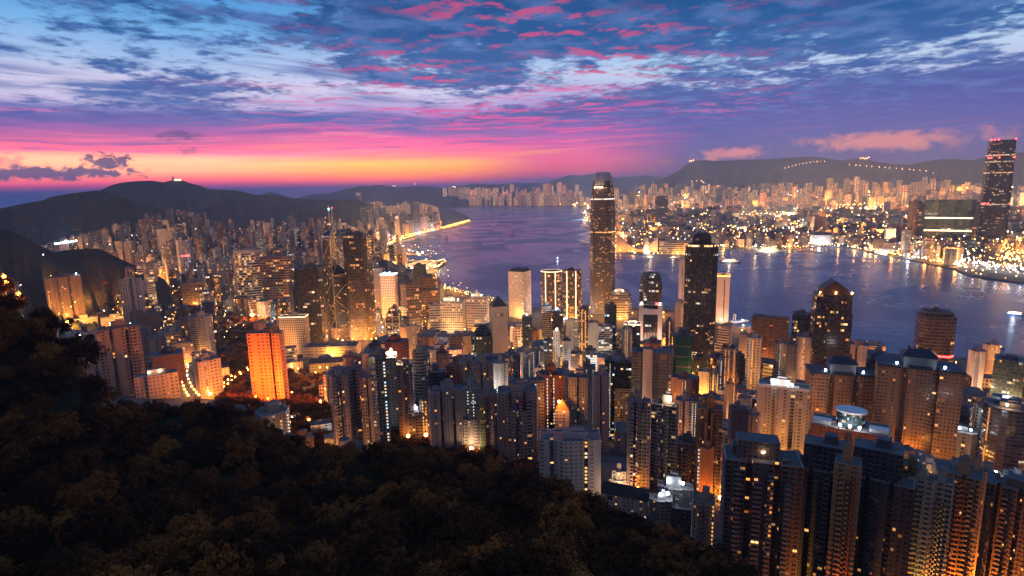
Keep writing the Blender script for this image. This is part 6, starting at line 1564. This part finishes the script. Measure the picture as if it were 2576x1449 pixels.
for _ in range(2300):
    az = random.uniform(A(0), A(1180)); r = 1500 + 3900 * random.random()
    x, y = r * math.sin(az), r * math.cos(az); gx = 130
    if random.random() < .5: x = round(x / gx) * gx + random.uniform(-4, 4)
    else: y = round(y / gx) * gx + random.uniform(-4, 4)
    if not inside((x, y), ISL): continue
    z = surf_z(x, y); px, py = project(x, y, z)
    if z < 1 or z > 150 or any(inside((px, py), pk) for pk in PARKS[3:5]): continue
    dot(x, y, z + (8 if random.random() < .4 else random.uniform(15, 80)), r / 1700 * random.uniform(.45, 1.1), random.choice('oooyyywwc'))
# added bare lights, no fittings, standing in for the glow of whole streets
for _ in range(170):
    az = random.uniform(A(1450), A(2640)); r = 3000 + 7600 * random.random()
    x, y = r * math.sin(az), r * math.cos(az)
    if not inside((x, y), KOW) or surf_z(x, y) > 50: continue
    point(x, y, max(surf_z(x, y), 3) + 22, None, None, random.choice('ooyyc'), 3.4e6 * (r / 3500) ** 1.7 * random.uniform(.5, 1.6), 2.5)
for _ in range(140):
    az = random.uniform(A(60), A(1150)); r = 1700 + 2800 * random.random()
    x, y = r * math.sin(az), r * math.cos(az); z = surf_z(x, y)
    if not inside((x, y), ISL) or z > 120: continue
    point(x, y, z + 22, None, None, random.choice('ooyyc'), 8e5 * (r / 2000) ** 1.5 * random.uniform(.5, 1.6), 4)
for _ in range(24):
    x, y = at_z(random.uniform(960, 1480), random.uniform(509, 517), 3); point(x, y, 60, None, None, random.choice('ooyc'), 1.6e7 * random.uniform(.5, 1.5), 10)
# the freight yard and the white-lit works by the far right shore
for _ in range(110):
    a, b = random.uniform(2520, 2640), random.uniform(612, 676); x, y = at_z(a, b, 3); dot(x, y, random.uniform(8, 40), random.uniform(1.5, 3), random.choice('yyoy'))
for k in range(8):
    x, y = at_z(random.uniform(2525, 2630), random.uniform(618, 672), 3); point(x, y, 34, None, None, 'y', 8e5, 4)
for _ in range(90):
    a = random.uniform(2400, 2640); b = random.uniform(652, 668) + max(0, a - 2400) * .14; x, y = at_z(a, b, 3); dot(x, y, random.uniform(6, 22), random.uniform(1.0, 2.4), random.choice('wwwc'))
for k in range(7):
    a = 2420 + k * 30; x, y = at_z(a, 664 + (a - 2400) * .14, 3); point(x, y, 22, None, None, 'w', 8e4, 4)
tag(dots.build("distant_street_lights", [glow_mat("far sodium light", (1, .38, .06), 20), glow_mat("far yellow light", (1, .55, .14), 20), glow_mat("far white light", (.8, .92, 1), 20), glow_mat("far cream light", (1, .78, .5), 20), glow_mat("far red light", (1, .05, .03), 12)]), "countless points of street light across both shores", kind='stuff')
print("LIGHTS", N_LIGHT[0], "lamps", N_LAMP[0], "dots", len(dots.f) // 12)

for (a, b, rr_) in ((8, 703, 428), (40, 735, 418), (1, 690, 440)):  # lamps added to light the ridge treetops orange
    x, y, z = at_r(a, b, rr_); street_lamp(x, y, z - 9, 'o', "orange lamp shining among the treetops at the ridge's high corner", "added lamps among the ridge treetops", 0, 30000)

# ------------------------------------------------------------------ trees
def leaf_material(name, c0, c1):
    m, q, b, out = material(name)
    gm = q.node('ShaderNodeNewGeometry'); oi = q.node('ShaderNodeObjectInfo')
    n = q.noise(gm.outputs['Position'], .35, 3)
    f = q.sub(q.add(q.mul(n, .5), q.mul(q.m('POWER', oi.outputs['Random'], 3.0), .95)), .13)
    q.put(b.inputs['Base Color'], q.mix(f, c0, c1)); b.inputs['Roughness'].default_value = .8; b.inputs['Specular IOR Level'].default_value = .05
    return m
M_LEAF = leaf_material("broadleaf foliage", (.004, .006, .0055), (.36, .125, .026))  # near-black to orange leaf tones paint in shaded and sodium-lit crowns
M_BARK = plain("bark", (.07, .05, .035), .9)
def crown_mesh(seed, R=5.5, n_cl=46, per=44, leaf=.62, flat=.62):
    rn = np.random.RandomState(seed); V, F = [], []
    cl = []
    while len(cl) < n_cl:
        p = rn.uniform(-1, 1, 3)
        l = np.linalg.norm(p)
        if l > 1 or l < .45 or p[2] < -.45: continue
        cl.append(p * np.array([R, R, R * flat]) * (1 + .16 * math.sin(p[0] * 5 + seed) + .12 * rn.randn()))
    for c in cl:
        rc = rn.uniform(1.2, 2.5)
        for _ in range(per):
            o = rn.randn(3); o /= np.linalg.norm(o); p = c + o * rc * rn.uniform(.55, 1.05)
            nrm = o + rn.randn(3) * .5 + np.array([0, 0, .4]); nrm /= np.linalg.norm(nrm)
            t = np.cross(nrm, rn.randn(3)); t /= np.linalg.norm(t); s2 = np.cross(nrm, t); L_ = leaf * rn.uniform(.6, 1.3)
            k = len(V); V += [tuple(p - t * L_ * .9), tuple(p + s2 * L_ * .42), tuple(p + t * L_ * .9), tuple(p - s2 * L_ * .42)]; F.append((k, k + 1, k + 2, k + 3))
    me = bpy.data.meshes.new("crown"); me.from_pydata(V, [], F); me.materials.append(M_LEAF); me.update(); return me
def trunk_mesh(seed, h=9.0):
    rn = random.Random(seed); m = MB()
    def limb(p, q, r0, r1):
        p, q = Vector(p), Vector(q); d = (q - p).normalized(); a = d.orthogonal().normalized(); b = d.cross(a)
        for i in range(5):
            t0, t1 = 2 * math.pi * i / 5, 2 * math.pi * (i + 1) / 5; f = lambda c, r, t: c + (a * math.cos(t) + b * math.sin(t)) * r
            m.face([f(p, r0, t0), f(p, r0, t1), f(q, r1, t1), f(q, r1, t0)])
    limb((0, 0, -1.5), (.2, .1, h * .5), .34, .24)
    for k in range(5):
        a = k * 1.26 + rn.random(); limb((.2, .1, h * .45), (math.cos(a) * 2.6, math.sin(a) * 2.6, h * rn.uniform(.8, 1.05)), .2, .07)
    o = m.build("trunk", [M_BARK]); me = o.data; bpy.data.objects.remove(o); return me
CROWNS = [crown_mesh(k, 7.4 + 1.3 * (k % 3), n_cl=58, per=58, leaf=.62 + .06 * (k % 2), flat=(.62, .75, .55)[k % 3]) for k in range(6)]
TRUNKS = [trunk_mesh(k) for k in range(3)]
SPOTS = []
rt = random.Random(3)
r = 84.0
while r < 470:
    step = 9.8 + r * .004
    n = int(2 * R_(52) * r / step)
    for k in range(n):
        a = -R_(52) + 2 * R_(52) * (k + rt.random()) / n; rr = r + rt.uniform(-.5, .5) * step
        x, y = rr * math.sin(a), rr * math.cos(a)
        R1 = float(np.interp(a, _ea, _er))
        if rr > R1 + 42: continue
        z = gh(x, y)
        if z < th(x, y) + 1.0: continue
        px, py = project(x, y, z + 8)
        SPOTS.append((x, y, z, rr, -80 < px < 2656 and -60 < py < 1500, px, py, rr / R1))
    r += step * .86
vis = sorted([p for p in SPOTS if p[4]], key=lambda p: p[3])
big = vis[:292]
bigset = set(id(p) for p in big)
for p in big:
    x, y, z, rr, _, px, py, u = p
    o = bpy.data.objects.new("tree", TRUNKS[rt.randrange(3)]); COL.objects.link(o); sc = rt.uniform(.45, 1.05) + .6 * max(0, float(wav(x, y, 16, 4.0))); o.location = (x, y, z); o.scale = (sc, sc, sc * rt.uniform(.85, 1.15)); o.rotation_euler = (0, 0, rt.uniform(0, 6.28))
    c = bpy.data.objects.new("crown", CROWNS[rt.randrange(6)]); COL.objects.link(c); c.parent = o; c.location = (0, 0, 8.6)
    tag(o, "dark broadleaf tree, one of many alike closing over the slope under the viewpoint", 'tree', "broadleaf trees closing over the slope under the viewpoint")
def forest(name, spots, label, crowns=CROWNS):
    """crowns scattered on points: one mass"""
    me = bpy.data.meshes.new(name); me.from_pydata([(x, y, z) for x, y, z, s_ in spots], [], [])
    at = me.attributes.new('size', 'FLOAT', 'POINT'); at.data.foreach_set('value', [s_ for *_, s_ in spots]); me.update()
    o = bpy.data.objects.new(name, me); COL.objects.link(o); tag(o, label, kind='stuff')
    ng = bpy.data.node_groups.new(name, 'GeometryNodeTree')
    ng.interface.new_socket(name='Geometry', in_out='INPUT', socket_type='NodeSocketGeometry'); ng.interface.new_socket(name='Geometry', in_out='OUTPUT', socket_type='NodeSocketGeometry')
    gi = ng.nodes.new('NodeGroupInput'); go = ng.nodes.new('NodeGroupOutput'); jn = ng.nodes.new('GeometryNodeJoinGeometry'); L_ = ng.links.new
    ix = ng.nodes.new('GeometryNodeInputIndex'); sz = ng.nodes.new('GeometryNodeInputNamedAttribute'); sz.data_type = 'FLOAT'; sz.inputs[0].default_value = 'size'
    rot = ng.nodes.new('FunctionNodeRandomValue'); rot.data_type = 'FLOAT_VECTOR'; rot.inputs[0].default_value = (-.2, -.2, 0); rot.inputs[1].default_value = (.2, .2, 6.28)
    for k in range(len(PROTO)):
        oi = ng.nodes.new('GeometryNodeObjectInfo'); oi.inputs[0].default_value = PROTO[k]; oi.transform_space = 'ORIGINAL'
        md = ng.nodes.new('ShaderNodeMath'); md.operation = 'MODULO'; md.inputs[1].default_value = len(PROTO); L_(ix.outputs[0], md.inputs[0])
        cp = ng.nodes.new('FunctionNodeCompare'); cp.data_type = 'FLOAT'; cp.operation = 'EQUAL'; cp.inputs[1].default_value = k; cp.inputs['Epsilon'].default_value = .2; L_(md.outputs[0], cp.inputs[0])
        ip = ng.nodes.new('GeometryNodeInstanceOnPoints'); L_(gi.outputs[0], ip.inputs['Points']); L_(cp.outputs[0], ip.inputs['Selection']); L_(oi.outputs['Geometry'], ip.inputs['Instance']); L_(rot.outputs[0], ip.inputs['Rotation']); L_(sz.outputs[0], ip.inputs['Scale'])
        L_(ip.outputs[0], jn.inputs[0])
    L_(jn.outputs[0], go.inputs[0])
    md = o.modifiers.new("scatter", 'NODES'); md.node_group = ng
    return o
PROTO = []
seen = set()
for o in S.objects:
    if o.name.startswith('crown') and o.type == 'MESH' and o.parent and o.parent.name.startswith('tree') and o.data.name not in seen: seen.add(o.data.name); PROTO.append(o)
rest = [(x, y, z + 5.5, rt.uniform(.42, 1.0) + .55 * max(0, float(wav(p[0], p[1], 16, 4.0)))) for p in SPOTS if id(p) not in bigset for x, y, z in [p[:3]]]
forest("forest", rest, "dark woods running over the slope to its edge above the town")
# park woods between the towers and on the valley spurs
pk = []
for poly, n in (([(535, 770), (585, 785), (650, 800), (700, 795), (700, 832), (640, 908), (600, 935), (560, 905), (520, 800)], 420), ([(700, 935), (745, 925), (800, 945), (832, 940), (835, 1100), (640, 1060), (720, 1010)], 420), ([(545, 905), (622, 890), (628, 1012), (556, 1032)], 170),
                ([(0, 660), (80, 650), (112, 700), (118, 760), (60, 800), (0, 770)], 300), ([(190, 660), (420, 735), (445, 765), (300, 770), (200, 730)], 420), ([(770, 930), (900, 900), (930, 915), (830, 945)], 60), ([(740, 1075), (1000, 1092), (1200, 1132), (1360, 1190), (1420, 1240), (1360, 1240), (1100, 1165), (760, 1115)], 700), ([(590, 960), (640, 1010), (830, 1090), (760, 1110), (620, 1050)], 260), ([(200, 745), (300, 770), (300, 830), (230, 800)], 90)):
    xs, ys = [p[0] for p in poly], [p[1] for p in poly]; k = 0
    while k < n:
        a, b = rt.uniform(min(xs), max(xs)), rt.uniform(min(ys), max(ys)); k += 1
        if not inside((a, b), poly): continue
        d = sight(a, b); h = math.hypot(d.x, d.y); zb = CAM_H + _rs * d.z / h; zg = town_h(_rs * d.x / h, _rs * d.y / h); i = int(np.argmax(zb <= zg)); x, y = _rs[i] * d.x / h, _rs[i] * d.y / h
        if clash(x, y, 0): continue
        pk.append((x, y, surf_z(x, y) + 3.0, rt.uniform(.5, 1.05)))
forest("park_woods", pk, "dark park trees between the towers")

# ------------------------------------------------------------------ boats
M_HULL = plain("dark hull", (.03, .032, .04), .5)
M_CABIN = plain("ship white", (.75, .74, .72), .5)
def boat(name, cat, px, py, lpx, yaw, label, decks=2, lit='c', tower=None, mast=None, hull=None, power=None, group=None, sail=False, rim=None):
    x, y = at_z(px, py, 0); L_ = lpx / FPX * Vector((x, y, -CAM_H)).dot(FW) / max(.35, abs(math.cos(R_(yaw)))); w = L_ * .2
    root = empty(name, x, y, 0, -math.atan2(x, y) + R_(yaw)); tag(root, label, cat, group)
    out = [(-L_ / 2, -w / 2 * .8), (L_ * .28, -w / 2), (L_ / 2, 0), (L_ * .28, w / 2), (-L_ / 2, w / 2 * .8)]; h = L_ * .045 + .8
    m = MB(); lo = sc_(out, .94, .86); n = len(out)
    for i in range(n): m.face([(*lo[i], -1.0), (*lo[(i + 1) % n], -1.0), (*out[(i + 1) % n], h), (*out[i], h)])
    m.cap(out, h, 0); m.build("hull", [hull or M_HULL], root)
    z = h; dl, dw = L_ * .74, w * .86; dh = max(2.6, L_ * .035)
    for k in range(decks):
        m = MB(); st = ((.7, .68, .64), dl / 14, dh, .7, .5, 1, .85, 1.6, {'c': .6, 'w': .1, 'o': 1.0, 'n': 0}[lit], 1) if lit != 'n' else STYLE['blank']
        m.box(-L_ * .04, 0, z, dl, dw, dh, st, .3 + k * .1, 0, 1); m.build("deck_house", [M_FAC, M_CABIN], root); z += dh; dl *= .84; dw *= .9
    m = MB(); m.box(L_ * .12, 0, z, L_ * .12, dw * .8, dh * .8, STYLE['blank'], .2, 0, 1); m.build("wheelhouse", [M_CABIN, M_CABIN], root)
    m = MB(); m.beam((L_ * .05, 0, z), (L_ * .05, 0, z + L_ * .14), max(.25, L_ * .004)); m.build("mast", [M_STEEL], root)
    if sail:
        for u, s_ in ((-.05, .62), (.26, .45)):
            m = MB(); zz = h; hh = L_ * s_; m.face([(u * L_ - L_ * .16, .2, zz), (u * L_ + L_ * .10, -.2, zz), (u * L_ + L_ * .06, 0, zz + hh), (u * L_ - L_ * .08, 0, zz + hh * .92)]); m.build("sail", [M_COPPER], root)
    if tower:
        m = MB()
        for sy in (-1, 1): m.beam((-L_ * .3, sy * w * .3, z), (-L_ * .26, sy * w * .3, z + tower), .7)
        m.beam((-L_ * .26, -w * .34, z + tower), (-L_ * .26, w * .34, z + tower), 1.0); m.build("gantry", [M_CABIN], root)
    if rim:
        m = MB(); m.box(0, 0, z + .2, L_ * .6, dw, .7); m.build("roof_light", [rim], root)
    if power: point(0, 0, 0, root, (-L_ * .1, -w * 1.3, h + 8), 'w' if lit == 'w' else 'c', power, 1.5)
boat('ferry', 'boat', 1838, 661, 52, 8, "white many-decked ferry lit along its side, mid-harbour beside the caged-top dark tower", 3, 'c', power=160000)
boat('vehicle_ferry', 'boat', 1862, 812, 50, 38, "brightly lit working vessel with a white gantry moored at the western quay", 1, 'w', tower=18, power=260000)
boat('ferry', 'boat', 2553, 793, 38, 4, "ferry with an orange-lit roof crossing open water near the frame's edge", 2, 'w', rim=M_GORANGE, power=60000)
boat('ferry', 'boat', 2505, 876, 34, 6, "low ferry with a pinkish lit roof behind the western towers", 1, 'n', rim=M_GWARM)
boat('junk', 'boat', 1288, 590, 16, 20, "dark sailing junk alone in mid-harbour", 1, 'n', sail=True)
boat('junk', 'boat', 1122, 601, 13, 15, "smaller dark sailing junk near the typhoon-shelter road", 1, 'n', sail=True)
boat('barge', 'boat', 1474, 613, 26, 5, "dark barge with a derrick lying behind the fin-crowned skyscraper", 1, 'n', tower=16)
boat('barge', 'boat', 1476, 571, 22, 5, "dark barge low in the water off the far point", 1, 'n')
boat('launch', 'boat', 1403, 652, 6, 10, "tiny launch showing a single white lamp in mid-harbour", 1, 'w', power=20000)
boat('launch', 'boat', 1340, 555, 6, 10, "tiny launch with a white lamp far up the harbour", 1, 'w')
boat('star_ferry', 'boat', 1636, 650, 20, 30, "double-ended ferry with lit decks leaving the far promenade", 2, 'c', power=60000)
boat('star_ferry', 'boat', 1694, 650, 22, 12, "double-ended ferry with lit decks beside another at the far piers", 2, 'c', power=60000)
boat('star_ferry', 'boat', 1716, 648, 14, 6, "smaller lit ferry tied up at the far piers", 1, 'c')
boat('cruise_ship', 'ship', 1936, 634, 66, 20, "long white cruise ship alongside the far pier", 4, 'c', hull=M_CABIN, power=400000)
boat('barge', 'boat', 2470, 694, 30, -6, "low dark barge with a crane at the works by the far shore", 1, 'n', tower=14)
for (a, b) in (((1985, 622), (2062, 634)), ((1870, 622), (1915, 634)), ((1975, 612), (1985, 626))):
    P_ = [at_z(*a, 3), at_z(*b, 3)]; V_ = Vector((P_[1][0] - P_[0][0], P_[1][1] - P_[0][1])); n_ = Vector((-V_.y, V_.x)).normalized() * 14
    o = slab("pier", [(P_[0][0] - n_.x, P_[0][1] - n_.y), (P_[1][0] - n_.x, P_[1][1] - n_.y), (P_[1][0] + n_.x, P_[1][1] + n_.y), (P_[0][0] + n_.x, P_[0][1] + n_.y)], 3.0, m_quay)
    for i in range(9):
        u = i / 8; lx, ly = P_[0][0] + V_.x * u, P_[0][1] + V_.y * u
        street_lamp(lx, ly, 3, 'o', "orange lamp on the lit piers of the far shore", "lamps on the far piers", 0, 500000 if i % 3 == 0 else None)
for k in range(3):
    a = at_z(1556 + k * 62, 652 - (k == 0) * 12, 3)
for (a, b, w_) in (((1062, 690), (1110, 664), 22), ((1016, 608), (1062, 606), 14), ((1050, 600), (1060, 588), 12), ((1500, 770), (1508, 758), 26), ((1690, 784), (1700, 770), 30)):
    P_ = [at_z(*a, 3), at_z(*b, 3)]; V_ = Vector((P_[1][0] - P_[0][0], P_[1][1] - P_[0][1])); n_ = Vector((-V_.y, V_.x)).normalized() * w_
    slab("pier", [(P_[0][0] - n_.x, P_[0][1] - n_.y), (P_[1][0] - n_.x, P_[1][1] - n_.y), (P_[1][0] + n_.x, P_[1][1] + n_.y), (P_[0][0] + n_.x, P_[0][1] + n_.y)], 2.8, m_quay)
haze()
for o in S.objects:
    if o.parent is None and o.get('label') and len(o['label'].split()) > 15: print("LONG", o.name, o['label'])
